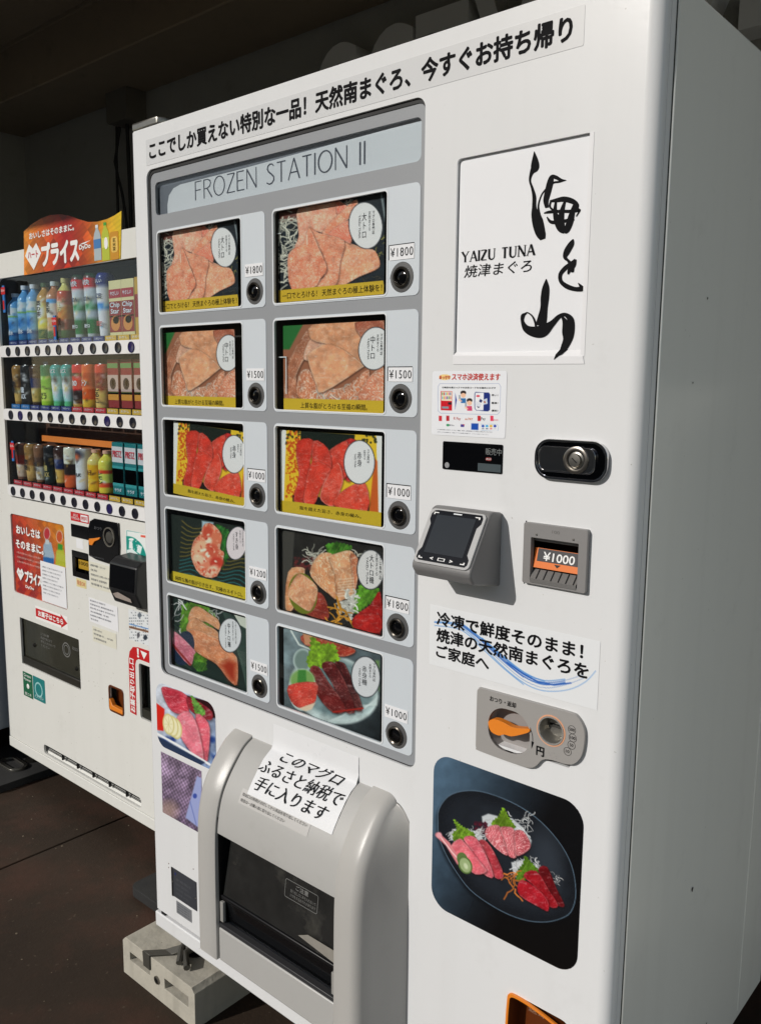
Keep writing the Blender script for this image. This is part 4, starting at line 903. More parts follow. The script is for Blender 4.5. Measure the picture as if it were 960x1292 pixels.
disc('lock_ring', *lc, [(0.019, -0.008), (0.0185, -0.0115), (0.016, -0.0125), (0.0135, -0.012), (0.0125, -0.0095)], mat('ring_steel', (150, 145, 138), .3, 1.0), lk, caps=False)
disc('key_cylinder', *lc, [(0.0125, -0.009), (0.009, -0.0105), (0.0085, -0.014), (0.0005, -0.0145)], STEEL, lk)
obj('keyhole', [(lc[0] - .0042, -.0147, lc[1] + .0025), (lc[0] - .003, -.0147, lc[1] + .0037), (lc[0] + .0042, -.0147, lc[1] - .0025), (lc[0] + .003, -.0147, lc[1] - .0037)], [(0, 1, 2, 3)], BLACK, lk)

# card reader ------------------------------------------------------------
rd = thing('card_reader_proxy', (0, 0, 0), 'x', 'x') if False else None
RX0, RX1 = 0.818, 0.925
prof = [(0.0, 1.309), (-0.024, 1.3125), (-0.032, 1.3095), (-0.079, 1.2310), (-0.079, 1.2235), (-0.069, 1.2105), (0.0, 1.198)]
RG = mat('reader_grey_plastic', (120, 119, 119), 0.45, var=0.04); RF = mat('reader_silver_face', (178, 178, 178), 0.35, var=0.03)
V = [(x, y, z) for x in (RX0, RX1) for y, z in prof]; n = len(prof)
Fc = [tuple(range(n)), tuple(range(n, 2 * n))] + [(i, (i + 1) % n, n + (i + 1) % n, n + i) for i in range(n)]
rdr = obj('card_reader', V, Fc, RG, m1, bevel=0.013, seg=5, ang=20)
e0 = np.array((-0.032, 1.3095)); e1 = np.array((-0.079, 1.2310)); fn_ = np.array((-(e0 - e1)[1], (e0 - e1)[0])); fn_ /= np.hypot(*fn_)
if fn_[0] > 0: fn_ = -fn_
def face_pt(u, v, off):     # u 0..1 left-right, v 0..1 top-bottom on the sloping face
    p = e0 + (e1 - e0) * v + fn_ * off; return (RX0 + (RX1 - RX0) * u, p[0], p[1])
def face_plate(name, pts, o0, o1, m, parent, **k):
    mb = MB().prism([(a, b) for a, b in pts], 0, 1); V = [face_pt(v[0], v[2], o0 if v[1] < .5 else o1) for v in mb.v]
    return obj(name, V, mb.f, m, parent, **k)
face_plate('reader_face', rr(0.03, 0.02, 0.97, 0.985, 0.08, 5), 0.003, -0.004, RF, rdr, bevel=0.0012)
face_plate('reader_bezel', [(0.16, .05), (.90, .05), (.93, .10), (.93, .20), (.88, .28), (.88, .74), (.93, .82), (.93, .90), (.90, .945), (.12, .945), (.07, .90), (.07, .80), (.11, .72), (.11, .30), (.07, .22), (.07, .12), (.11, .06)], 0.0036, 0.001, GLOSSB, rdr)
face_plate('screen', [(.17, .13), (.83, .13), (.83, .80), (.17, .80)], 0.0040, 0.003, mat('screen_glass', (34, 38, 40), 0.04, spec=0.9), rdr)
for pts in ([(.11, .09), (.19, .09), (.19, .105), (.13, .105), (.13, .13), (.11, .13)], [(.81, .09), (.89, .09), (.89, .13), (.87, .13), (.87, .105), (.81, .105)], [(.11, .87), (.13, .87), (.13, .895), (.18, .895), (.18, .91), (.11, .91)], [(.87, .87), (.89, .87), (.89, .91), (.82, .91), (.82, .895), (.87, .895)]):
    face_plate('corner_mark', pts, 0.0041, 0.0030, WHITEINK, rdr)
face_plate('key_icon', [(.30, .885), (.36, .86), (.36, .875), (.33, .885), (.36, .895), (.36, .91)], 0.0041, 0.003, WHITEINK, rdr)
MBk = MB().prism([(.44, .86), (.56, .86), (.56, .91), (.44, .91)], 0, 1, holes=[[(.455, .868), (.545, .868), (.545, .902), (.455, .902)]])
obj('key_icon', [face_pt(v[0], v[2], .0041 if v[1] < .5 else .003) for v in MBk.v], MBk.f, WHITEINK, rdr)
face_plate('key_icon', [(.70, .885), (.64, .86), (.64, .875), (.67, .885), (.64, .895), (.64, .91)], 0.0041, 0.003, WHITEINK, rdr)
face_plate('maker_mark', [(.44, .075), (.58, .075), (.58, .095), (.44, .095)], 0.0041, 0.003, RIM, rdr)

# bill validator ------------------------------------------------------------
def br_(x, y): return (510 + x / 3.5556, 620 + y / 3.5533)
X0, Z0, X1, Z1 = BILL
BG = mat('validator_grey', (136, 134, 133), 0.45, var=0.05)
bl = plate('bill_validator', rr(X0 - .0025, Z0 - .001, X1 + .003, Z1 + .0025, 0.003, 3), -0.008, 0.001, BG, m1, holes=[rr(X0 + 0.010, Z0 + 0.004, X1 - 0.010, Z1 - 0.018, 0.001, 2)], bevel=0.0015)
box('validator_cavity', (X0, 0.040, Z0), (X1, 0.0405, Z1), BLACK, bl)
box('validator_rim', (X0 - .004, -0.001, Z0 - .004), (X0 - .0026, 0.0, Z1 + .0035), BLACK, bl)
box('validator_side', (X1 - 0.0105, 0.001, Z0), (X1 - .001, 0.038, Z1), DSTEEL, bl); box('validator_side', (X0 + 0.001, 0.001, Z0), (X0 + 0.0105, 0.038, Z1), DSTEEL, bl)
box('validator_upper', (X0 + .002, 0.002, Z1 - 0.024), (X1 - .002, 0.030, Z1 - 0.001), BG, bl, bevel=0.001)
sl = [(X0 + .011, 0.004, Z1 - .034), (X1 - .011, 0.004, Z1 - .034), (X1 - .011, -0.002, Z1 - .062), (X0 + .011, -0.002, Z1 - .062)]
LITO = mat('lit_orange_panel', (226, 116, 36), 0.4, emit=0.04)
obj('price_plate', sl, [(0, 1, 2, 3)], LITO, bl)
def slp(x0, z0, x1, z1, off): # point on slanted plate
    f = lambda z: 0.004 - 0.006 * (Z1 - .034 - z) / 0.028 - off
    return [(x0, f(z1), z1), (x1, f(z1), z1), (x1, f(z0), z0), (x0, f(z0), z0)]
obj('price_band', slp(X0 + .016, Z1 - .0525, X1 - .012, Z1 - .0345, 0.0004), [(0, 1, 2, 3)], mat('price_band_dark', (44, 42, 46), .4), bl)
wf = lambda o: np.stack([o[:, 0], 0.004 - 0.006 * (Z1 - .034 - o[:, 2]) / 0.028 - 0.0008, o[:, 2]], 1)
text('¥1000', (X0 + .026, Z1 - .0505, X1 - .0195, Z1 - .0385), 0, WHITEINK, bl, bold=.015, warp=wf)
f = slp(0, Z1 - .0575, 0, Z1 - .0535, .0008); cx_ = (X0 + X1) / 2 + .002
obj('arrow_mark', [(cx_ - .005, f[0][1], Z1 - .0540), (cx_ + .005, f[0][1], Z1 - .0540), (cx_, f[2][1], Z1 - .0585)], [(0, 1, 2)], BLACK, bl)
obj('ramp', [(X0 + .011, 0.002, Z0 + .020), (X1 - .011, 0.002, Z0 + .020), (X1 - .011, -0.009, Z0 + .008), (X0 + .011, -0.009, Z0 + .008), (X1 - .011, -0.009, Z0 + .002), (X0 + .011, -0.009, Z0 + .002)], [(0, 1, 2, 3), (3, 2, 4, 5)], mat('ramp_steel', (150, 148, 146), .35, .6), bl)
for i in range(6):
    xx = X0 + .020 + i * .0118; obj('rib', [(xx, 0.0008, Z0 + .0202), (xx + .0016, 0.0008, Z0 + .0202), (xx + .0016, -0.0095, Z0 + .0085), (xx, -0.0095, Z0 + .0085)], [(0, 1, 2, 3)], BLACK, bl)
for xx in (X0 + .019, X1 - .018): disc('screw', xx, Z1 - 0.013, [(0.0017, -0.008), (0.0015, -0.0088), (0.0003, -0.009)], STEEL, bl, seg=10)
text('100', (cx_ - .006, Z1 - .0085, cx_ + .006, Z1 - .004), -0.0083, mat('emboss_grey', (112, 110, 108), .5), bl)

# wave sticker
def ospl(pts, n=4):
    return [tuple(q) for q in dense(pts, n)]
def wv(p):
    p.fill((222, 224, 226))
    r = random.Random(2)
    base = [(70, 135), (200, 150), (300, 230), (400, 320), (500, 400), (600, 440), (700, 430), (790, 400), (850, 370)]
    for i in range(9):
        o = r.uniform(-34, 34); k = r.uniform(-.25, .35); a = r.uniform(0, .5); b = r.uniform(.55, 1.0); c = r.choice([(28, 84, 176), (60, 130, 206), (120, 176, 224), (40, 60, 140)])
        P = [(x + r.uniform(-2, 2), y + o * (0.3 + 0.7 * math.sin(math.pi * j / 8)) + k * 20) for j, (x, y) in enumerate(base)]
        P = P[int(a * 5):max(int(b * 9), int(a * 5) + 3)]
        P = ospl(P, 5)
        Q = []
        for j in range(len(P) - 1):
            for t in (0, .33, .66): Q.append((P[j][0] * (1 - t) + P[j + 1][0] * t, P[j][1] * (1 - t) + P[j + 1][1] * t))
        p.line(Q + [P[-1]], r.choice([2, 3, 4, 5]), c, 3, .7)
    p.line(ospl([(70, 135), (190, 155), (290, 240), (380, 330), (460, 400), (540, 450), (620, 470), (720, 462), (800, 425), (850, 372)], 4), 4, (110, 160, 214), 3)
    p.line([(420, 330), (500, 385), (570, 425), (650, 440), (730, 430)], 7, (34, 90, 180), 4)
WS = (0.794, 1.0485, 1.0895, 1.1475)
wsx = prn('slogan_sticker', rq(WS), -0.0005, m1, (530, 750, 3.84), wv, 230, 90)
def wr(x0, y0, x1, y1): return rect((530 + x0 / 3.84, 750 + y0 / 3.84), (530 + x1 / 3.84, 750 + y1 / 3.84))
text('冷凍で鮮度そのまま！', (0.8085, 1.1165, 1.064, 1.1385), -0.0009, INK, wsx, bold=.032)
text('焼津の天然南まぐろを', (0.8085, 1.0895, 1.0735, 1.1115), -0.0009, INK, wsx, bold=.032)
text('ご家庭へ', (0.8085, 1.0635, 0.9085, 1.0845), -0.0009, INK, wsx, bold=.032)

# coin unit
def cc(x, y): return at((530 + x / 3.84, 750 + y / 3.84), 0)
CU = mat('coin_unit_grey', (158, 155, 152), 0.42, var=0.03)
PX = spl([(0.8965, 1.0335), (0.898, 1.0345), (0.94, 1.0352), (1.0, 1.0358), (1.050, 1.0362), (1.0625, 1.0335), (1.0725, 1.022), (1.0755, 1.005), (1.0725, 0.980), (1.063, 0.9645), (1.050, 0.9585), (1.025, 0.9575), (1.010, 0.953), (1.000, 0.9405), (0.990, 0.9345), (0.97, 0.9325), (0.90, 0.9335), (0.8935, 0.9375), (0.8925, 0.95), (0.8925, 1.02), (0.8935, 1.031)], 3)
c1 = at((530 + 445 / 3.84, 750 + 660 / 3.84)); c2 = at((530 + 645 / 3.84, 750 + 655 / 3.84))
ra = 0.0335
oval = rr(c1[0] - 0.0385, c1[1] - ra, c1[0] + 0.0345, c1[1] + ra, 0.030, 8)
cu = plate('coin_unit', PX, -0.0065, 0.0, CU, m1, holes=[oval, circ(c2[0], c2[1], 0.0190, 30)], bevel=0.0016)
ovi = rr(c1[0] - 0.0385, c1[1] - ra, c1[0] + 0.0345, c1[1] + ra, 0.030, 8)
V = [(x, -0.0045, z) for x, z in ovi] + [(x, 0.016, z) for x, z in ovi]; n = len(ovi)
obj('lever_recess', V, [(i, (i + 1) % n, n + (i + 1) % n, n + i) for i in range(n)] + [tuple(range(n, 2 * n))], mat('recess_grey', (150, 146, 144), .4), cu, smooth=True)
LV = spl([(c1[0] - .037, c1[1] + .006), (c1[0] - .026, c1[1] + .013), (c1[0] - .010, c1[1] + .0125), (c1[0] + .004, c1[1] + .0095), (c1[0] + .018, c1[1] + .011), (c1[0] + .034, c1[1] + .0145), (c1[0] + .034, c1[1] + .0095), (c1[0] + .018, c1[1] + .0005), (c1[0] + .004, c1[1] - .0055), (c1[0] - .008, c1[1] - .006), (c1[0] - .018, c1[1] - .0105), (c1[0] - .032, c1[1] - .0075)], 3)
lev = plate('return_lever', LV, -0.0090, 0.002, ORANGE, cu, bevel=0.002)
disc('coin_recess', *c2, [(0.0192, -0.0066), (0.0185, -0.0050), (0.0150, 0.004), (0.0140, 0.012), (0.0005, 0.014)], mat('coin_recess_metal', (150, 147, 140), .3, .7), cu, caps=False)
annulus('coin_ring', circ(c2[0], c2[1], 0.0235, 36), circ(c2[0], c2[1], 0.0215, 36), -0.0070, -0.0064, mat('peach_ring', (222, 164, 128), .5), cu)
MB().lathe([(0.0215, -0.0060), (0.0212, -0.0080), (0.0192, -0.0078), (0.0188, -0.0055)], (c2[0], 0, c2[1]), 'y', 32, caps=False).build('coin_lip', mat('coin_lip_silver', (186, 184, 180), .25, .5), cu, smooth=True)
box('coin_slot', (c2[0] - .0125, 0.0115, c2[1] + .0015), (c2[0] + .0125, 0.0130, c2[1] + .0035), BLACK, cu)
box('slot_edge', (c2[0] - .0135, 0.0095, c2[1] - .0005), (c2[0] + .0135, 0.0125, c2[1] + .0013), STEEL, cu)
DK = mat('dark_grey_print', (46, 44, 44), 0.7, spec=.12)
text('おつり・返却', (0.9165, 1.0195, 0.9625, 1.0275), -0.0069, DK, cu, bold=.03)
for s, x, y in (('500', 746, 650), ('100', 750, 690), ('50', 744, 725), ('10', 725, 755)):
    p = cc(x, y); annulus('coin_mark', circ(p[0], p[1], 0.0062, 20), circ(p[0], p[1], 0.0056, 20), -0.0068, -0.0064, DK, cu)
    text(s, (p[0] - (.0042 if len(s) > 2 else .0028), p[1] - .0021, p[0] + (.0042 if len(s) > 2 else .0028), p[1] + .0024), -0.0069, DK, cu, bold=.012)
text('円', wr(576, 728, 610, 782), -0.0068, INK, cu, bold=.04)
strokes('turn_arrow', [[(cc(545, 640)[0], cc(545, 640)[1], .0008), (cc(556, 680)[0], cc(556, 680)[1], .001), (cc(557, 710)[0], cc(557, 710)[1], .001)], [(cc(557, 708)[0], cc(557, 708)[1], .0045), (cc(551, 742)[0], cc(551, 742)[1], .0002)]], INK, cu, -0.0068)
for x, y in ((634, 762), (640, 772), (648, 760), (660, 764), (668, 778), (668, 788)):
    p = cc(x, y); disc('braille_dot', p[0], p[1], [(0.0008, -0.0064), (0.0006, -0.0070), (0.0001, -0.0071)], CU, cu, seg=8)

# poster with the black plate
def poster(p):
    p.grad((78, 104, 126), (8, 9, 12), (60, 250), (640, 520)); p.mix(np.clip((p.Y - 700) / 500, 0, 1) * np.clip((p.X - 100) / 400, 0, 1), (9, 8, 8))
    p.mix(np.clip((450 - p.X) / 420, 0, 1) * np.clip(1 - (p.Y - 60) / 500, 0, 1), (66, 88, 108), .4)
    pl = [(95, 420), (100, 350), (150, 280), (230, 250), (330, 252), (450, 290), (560, 345), (660, 420), (750, 520), (810, 620), (840, 720), (846, 830), (820, 910), (770, 945), (690, 965), (590, 960), (480, 925), (370, 865), (270, 790), (200, 700), (140, 600), (100, 500)]
    pl = spl(pl, 3)
    p.poly([(x - 3, y + 14) for x, y in pl], (6, 8, 12), 26, .7)
    p.poly(pl, (88, 110, 128), 3); d = p.sd(pl)
    p.mix(0.5 + (d - 4) / 3, (22, 26, 32)); p.mix(np.clip((d - 20) / 60, 0, 1), (30, 35, 42)); p.noise(50, .12, 3)
    p.mix(np.clip(1 - ((p.X - 690) / 120) ** 2 - ((p.Y - 620) / 260) ** 2, 0, 1) * (d > 6), (58, 66, 76), .55)
    W_ = (222, 226, 228)
    def bed(pts, seed):
        p.poly(pts, (190, 196, 200), 8); xs = [a for a, b in pts]; ys = [b for a, b in pts]; p.threads(min(xs) + 8, min(ys) + 8, max(xs) - 8, max(ys) - 8, 90, W_, seed=seed, w_=4.5, ln=34)
    bed([(335, 390), (370, 375), (430, 390), (500, 400), (560, 450), (605, 520), (600, 552), (560, 500), (400, 470), (340, 440)], 4)
    r = random.Random(4)
    for i in range(60): p.ell(r.uniform(296, 360), r.uniform(418, 485), 7, 6, (52 + r.uniform(0, 40), 26, 40), 0, 5)
    p.leaf([(452, 342), (475, 390), (520, 450), (400, 450), (390, 420), (430, 390)], (110, 150, 34), 3, 10)
    q = (236, 176, 178)
    p.meat([(352, 480), (370, 445), (430, 440), (460, 520), (478, 600), (430, 580), (370, 520)], (178, 84, 92), q, 30, 17, .9, 3, marb=.15)
    p.meat([(435, 455), (470, 445), (510, 460), (515, 540), (522, 612), (480, 605), (465, 540)], (186, 92, 100), q, 20, 17, .9, 4, marb=.15)
    p.meat([(510, 470), (560, 470), (600, 540), (580, 580), (520, 605), (515, 540)], (170, 74, 82), q, 50, 15, .9, 5, marb=.15)
    bed([(160, 480), (200, 460), (320, 470), (345, 520), (200, 520), (165, 520)], 6)
    p.leaf([(182, 405), (215, 440), (290, 480), (300, 510), (180, 520), (180, 480), (205, 460)], (110, 152, 40), 5, 9)
    p.meat([(320, 530), (350, 518), (400, 580), (455, 712), (405, 722), (370, 620)], (160, 50, 60), (226, 148, 150), 60, 26, .3, 8, marb=.15)
    p.meat([(235, 510), (290, 498), (340, 560), (400, 715), (340, 700), (290, 600)], (196, 84, 98), q, 60, 24, .35, 7, marb=.2)
    p.meat([(170, 545), (215, 510), (250, 540), (330, 640), (362, 690), (300, 705), (250, 660), (180, 580)], (204, 92, 104), q, 60, 24, .3, 6, marb=.2)
    p.line([(95, 490), (150, 540), (210, 640)], 26, (214, 130, 136), 8); p.line([(110, 500), (170, 580), (205, 620)], 6, (244, 200, 200), 4); p.ell(104, 492, 14, 16, (226, 160, 170), 0, 8)
    p.ell(228, 620, 28, 36, (92, 116, 64), -20, 3); p.ell(245, 655, 36, 50, (84, 110, 56), -25, 3); p.ell(245, 655, 28, 42, (152, 172, 122), -25, 5); p.ell(248, 660, 10, 18, (196, 210, 170), -25, 6)
    bed([(495, 640), (560, 625), (640, 660), (660, 690), (560, 720), (510, 720)], 8)
    p.leaf([(572, 605), (600, 640), (650, 690), (560, 740), (530, 745), (520, 700), (560, 650)], (84, 124, 30), 7, 10)
    p.threads(485, 700, 530, 790, 10, (226, 132, 60), seed=9, w_=8, ln=80); p.threads(700, 700, 770, 800, 9, (224, 224, 224), seed=10, w_=3, ln=40)
    p.meat([(640, 680), (690, 665), (740, 780), (785, 875), (740, 870), (690, 790)], (86, 10, 16), (170, 60, 66), 60, 26, .2, 9, marb=.12)
    p.meat([(560, 710), (630, 685), (700, 790), (750, 875), (700, 880), (640, 790)], (138, 16, 26), (206, 90, 94), 60, 24, .25, 10, marb=.12)
    p.meat([(530, 760), (560, 735), (620, 770), (690, 840), (695, 905), (640, 880), (540, 820)], (152, 22, 34), (216, 110, 116), 40, 24, .3, 11, marb=.15)
PO = (0.8085, 0.630, 1.0785, 0.9045)
q = [at((547, 948)), at((736, 1003)), at((733, 1230)), at((545, 1140))]
prn('food_poster', [(0.806, 0.904), (1.0785, 0.904), (1.0785, 0.632), (0.806, 0.632)], -0.0006, m1, (530, 940, 4.305), poster, 260, 270, clip=rr(0.8075, 0.6335, 1.0775, 0.9025, 0.034, 10), m=PRINTG)

# orange coin return cup
oc = [(x, z) for x, z in spl([(0.9625, 0.535), (0.966, 0.551), (0.985, 0.5535), (1.01, 0.551), (1.04, 0.545), (1.065, 0.538), (1.076, 0.528), (1.077, 0.50), (1.077, 0.45), (1.06, 0.43), (0.98, 0.43), (0.9625, 0.445), (0.961, 0.49)], 4)]
ocm = [(1.019 + (x - 1.019) * 0.93, 0.492 + (z - 0.492) * 0.93) for x, z in oc]
rc_ = plate('return_cup', oc, -0.004, 0.0, ORANGE, m1, holes=[ocm], bevel=0.0012)
n = len(ocm); V = [(x, -0.002, z) for x, z in ocm] + [(x, 0.03, z) for x, z in ocm]
obj('cup_bowl', V, [(i, (i + 1) % n, n + (i + 1) % n, n + i) for i in range(n)] + [tuple(range(n, 2 * n))], BROWNP, rc_, smooth=True)
text('返却口', (0.992, 0.527, 1.040, 0.537), 0.012, mat('cup_text', (150, 120, 100), .5), rc_)

# small prints lower left
def sf(p):
    p.grad((206, 214, 226), (120, 140, 176), (60, 60), (320, 320)); p.noise(40, .35, 4)
    for i in range(26):
        rdm = random.Random(i); p.ell(rdm.uniform(60, 325), rdm.uniform(60, 340), rdm.uniform(6, 22), rdm.uniform(6, 18), (40, 66, 130), rdm.uniform(0, 90), 8, .6)
    p.poly([(55, 90), (95, 120), (90, 215), (60, 210)], (206, 40, 28), 5)
    p.poly([(190, 60), (300, 90), (322, 160), (240, 150)], (44, 16, 20), 6)
    p.meat([(80, 30), (120, 28), (190, 60), (200, 130), (150, 140), (110, 110)], (172, 44, 60), (230, 130, 140), 100, 18, .5, 3)
    p.meat([(190, 70), (230, 80), (300, 130), (290, 170), (210, 130)], (112, 24, 34), (180, 70, 80), 100, 16, .4, 5)
    p.leaf([(210, 60), (270, 130), (255, 160), (230, 140)], (90, 140, 60), 3, 8)
    p.meat([(230, 140), (285, 180), (290, 260), (275, 355), (240, 260)], (196, 84, 100), (236, 160, 166), 70, 20, .4, 7)
    p.meat([(150, 150), (200, 130), (240, 200), (265, 340), (230, 330), (175, 260), (150, 200)], (212, 112, 128), (240, 180, 186), 60, 22, .4, 6)
    for x, y in ((145, 205), (130, 195), (112, 185)): p.ell(x, y, 25, 46, (206, 196, 130), -8, 3); p.ell(x, y, 20, 39, (232, 228, 190), -8, 4)
    for a in range(8): p.line([(112, 185), (112 + 17 * math.cos(a * .785), 185 + 34 * math.sin(a * .785))], 2, (206, 200, 140), 2)
    p.line([(60, 225), (150, 275), (290, 360)], 10, (230, 234, 240), 4); p.poly([(60, 235), (270, 350), (200, 400), (60, 300)], (40, 56, 84), 4)
prn('food_picture', [(0.024, 0.835), (0.238, 0.835), (0.238, 0.682), (0.024, 0.682)], -0.0006, m1, (180, 860, 3.4286), sf, 110, 110, clip=rr(0.0255, 0.684, 0.2365, 0.8335, 0.028, 8), m=PRINTG)
def gp(p):
    p.grad((150, 130, 156), (88, 74, 96), (80, 310), (250, 640))
    g = (np.sin(p.X / 2.6 + p.Y / 14) * np.sin(p.Y / 3.2 - p.X / 9)); p.C *= (1 + .28 * g)[:, None]; p.noise(30, .5, 5)
    p.mix(np.clip(1 - ((p.X - 110) / 60) ** 2 - ((p.Y - 560) / 60) ** 2, 0, 1), (190, 160, 140), .6)
    p.poly([(235, 410), (256, 420), (250, 640), (185, 590)], (150, 160, 206), 6); p.ell(226, 496, 9, 11, (60, 80, 160), 0, 3); p.line([(205, 520), (232, 620)], 4, (90, 104, 170), 4, .7)
prn('ice_pack_picture', [(0.037, 0.6705), (0.185, 0.6705), (0.185, 0.524), (0.037, 0.524)], -0.0006, m1, (180, 860, 3.4286), gp, 100, 130)
gpp = box('rating_plate', (0.066, -0.0015, 0.332), (0.158, 0.0, 0.4015), mat('rating_plate_dark', (58, 60, 66), .4), m1, bevel=0.0005)
box('plate_edge', (0.0655, -0.0012, 0.3315), (0.0705, -0.0022, 0.402), BLACK, gpp)
box('maker_badge', (0.079, -0.0018, 0.388), (0.083, -0.0014, 0.3935), mat('blue_mark', (30, 40, 110), .5), gpp)
EM = mat('faint_plate_text', (92, 94, 98), .5)
for i, s in enumerate(('定格電圧', '100V 50/60Hz', '冷却時 加熱時', '総質量 310kg')):
    text(s, (0.082, 0.376 - i * .0115, 0.140 - .01 * (i % 2), 0.382 - i * .0115), -0.0018, EM, gpp)
for x, z in ((0.0705, .368), (0.1545, .3625)): disc('screw', x, z, [(0.002, -0.0015), (0.0018, -0.003), (0.0003, -0.0034)], STEEL, gpp, seg=10)
tgp = box('serial_tag', (0.0805, -0.0008, 0.2945), (0.1370, 0.0, 0.3245), mat('serial_silver', (140, 142, 146), .4, .3), m1)
for i in range(4): text('設置年月 昭和 管理番号 00' + str(i), (0.084, 0.3165 - i * .006, 0.130, 0.3195 - i * .006), -0.0011, INKN, tgp)
for px in ((213, 1090), (213, 1095), (244, 1097)):
    a = at(px); disc('door_screw', a[0], a[1], [(0.0016, 0.0), (0.0012, -0.0006), (0.0002, -0.0007)], mat('rust_dot', (110, 90, 80), .6), m1, seg=8)

# ---------------------------------------------------------------- delivery hood
PR = [(0.0, 0.800), (-0.024, 0.786), (-0.0465, 0.7615), (-0.068, 0.732), (-0.0835, 0.702), (-0.0925, 0.668), (-0.0968, 0.636), (-0.0985, 0.59), (-0.0992, 0.50), (-0.0992, 0.362)]
PD = dense(PR)
def offset(P, d):
    out = []
    for i, p in enumerate(P):
        a = P[max(i - 1, 0)]; b = P[min(i + 1, len(P) - 1)]; t = b - a; t = t / np.hypot(*t); nn = np.array([-t[1], t[0]])  # points inward (+y,-z)
        if nn[0] < 0 and abs(nn[0]) > abs(nn[1]): nn = -nn
        out.append(p - nn * d if False else p + np.array([abs(nn[0]), -abs(nn[1])]) * d)
    out = [np.array([min(o[0], 0.0), o[1]]) for o in out]
    return out
def sweep(name, secs, m, parent, smooth=True, zb=None):
    """secs: list of (x, profile) ; profile list of (y,z); closed against y=0"""
    V = []; Fc = []; n = len(secs[0][1])
    for x, P in secs:
        for p in P: V.append((x, p[0], p[1]))
        V.append((x, 0.0, P[-1][1]))
    k = n + 1
    for i in range(len(secs) - 1):
        for j in range(k): Fc.append((i * k + j, i * k + (j + 1) % k, (i + 1) * k + (j + 1) % k, (i + 1) * k + j))
    Fc += [tuple(range(k)), tuple(range((len(secs) - 1) * k, len(secs) * k))]
    return obj(name, V, Fc, m, parent, smooth=smooth, ang=30)
def rounded(d):
    P = offset(PD, d); P = [np.array([p[0], max(p[1], 0.362)]) for p in P]; P[-1] = np.array([P[-1][0], 0.362]); return P
hd_ = MB()
secs = [(0.675, rounded(0.0012)), (0.6765, rounded(0.0)), (0.710, rounded(0.0))] + [(0.710 + 0.021 * math.sin(math.radians(t)), rounded(0.021 * (1 - math.cos(math.radians(t))))) for t in range(10, 71, 10)]
PL = secs[-1][1]; k0 = PL[-3][0]
for q_ in (0.25, 0.5, 0.75, 1.0):
    secs.append((secs[6][0] + 0.0045 + (0.764 - 0.734) * q_ , [np.array([p[0] * (1 - q_), p[1] - 0.03 * q_ * q_ * max(0, (p[1] - 0.70) / 0.1)]) for p in PL]))
hood = sweep('delivery_hood', secs, HOOD, m1)
secs = [(0.292, rounded(0.010)), (0.294, rounded(0.005)), (0.299, rounded(0.0015)), (0.304, rounded(0.0)), (0.3515, rounded(0.0)), (0.353, rounded(0.0012))]
sweep('hood_cheek', secs, HOOD, hood)
PC = offset(PD, 0.0045)
ztop, zbot = 0.630, 0.432
up = [p for p in PC if p[1] > ztop] + [np.array([-0.0925, ztop])]
def shell(name, P, x0, x1, m, parent, th=0.006):
    V = []; Fc = []; n = len(P)
    for x in (x0, x1):
        for p in P: V.append((x, p[0], p[1]))
        for p in P[::-1]: V.append((x, min(p[0] + th, 0.0) if p[0] + th < 0 else 0.0, p[1] - (th if p[0] > -0.05 else 0)))
    k = 2 * n
    for j in range(k): Fc.append((j, (j + 1) % k, k + (j + 1) % k, k + j))
    Fc += [tuple(range(k)), tuple(range(k, 2 * k))]
    return obj(name, V, Fc, m, parent, smooth=True, ang=30)
shell('hood_cover', up, 0.356, 0.6735, HOOD2, hood)
box('hood_gap', (0.3533, -0.0900, 0.37), (0.3557, 0.0, 0.66), BLACK, hood)
low = box('lower_panel', (0.356, -0.0945, 0.362), (0.6735, -0.02, zbot), HOOD2, hood, bevel=0.003)
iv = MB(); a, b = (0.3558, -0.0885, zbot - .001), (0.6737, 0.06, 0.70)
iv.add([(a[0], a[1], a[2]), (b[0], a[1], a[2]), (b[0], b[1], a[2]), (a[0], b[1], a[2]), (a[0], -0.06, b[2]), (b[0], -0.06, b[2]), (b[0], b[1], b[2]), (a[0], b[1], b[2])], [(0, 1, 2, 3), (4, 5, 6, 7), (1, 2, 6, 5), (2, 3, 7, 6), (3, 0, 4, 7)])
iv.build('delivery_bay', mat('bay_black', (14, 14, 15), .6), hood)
FLP = glass('smoked_flap', (0.30, 0.30, 0.30), 0.12, 0.25)
flap = obj('flap', [(0.372, -0.070, 0.628), (0.668, -0.070, 0.628), (0.668, -0.0855, 0.50), (0.362, -0.0855, 0.50)], [(0, 1, 2, 3)], mat('smoked_flap_plastic', (36, 36, 35), 0.16, var=0.6, scale=26, dirt=.35, dirtcol=(110, 108, 100)), hood)
box('flap_bar', (0.358, -0.0895, 0.492), (0.671, -0.080, 0.4995), BLACK, hood, bevel=0.0015)
obj('flap_lower', [(0.362, -0.084, 0.4915), (0.668, -0.084, 0.4915), (0.668, -0.076, 0.441), (0.362, -0.076, 0.441)], [(0, 1, 2, 3)], mat('lower_flap_black', (12, 13, 15), 0.12), hood)
box('flap_sill', (0.357, -0.0935, 0.4325), (0.673, -0.080, 0.441), mat('sill_dark', (52, 52, 54), .4), hood, bevel=0.001)
for x0, x1 in ((0.3565, 0.366), (0.6625, 0.6725)): box('side_clip', (x0, -0.091, 0.444), (x1, -0.084, 0.486), mat('clip_grey', (150, 148, 144), .5), hood, bevel=0.001)
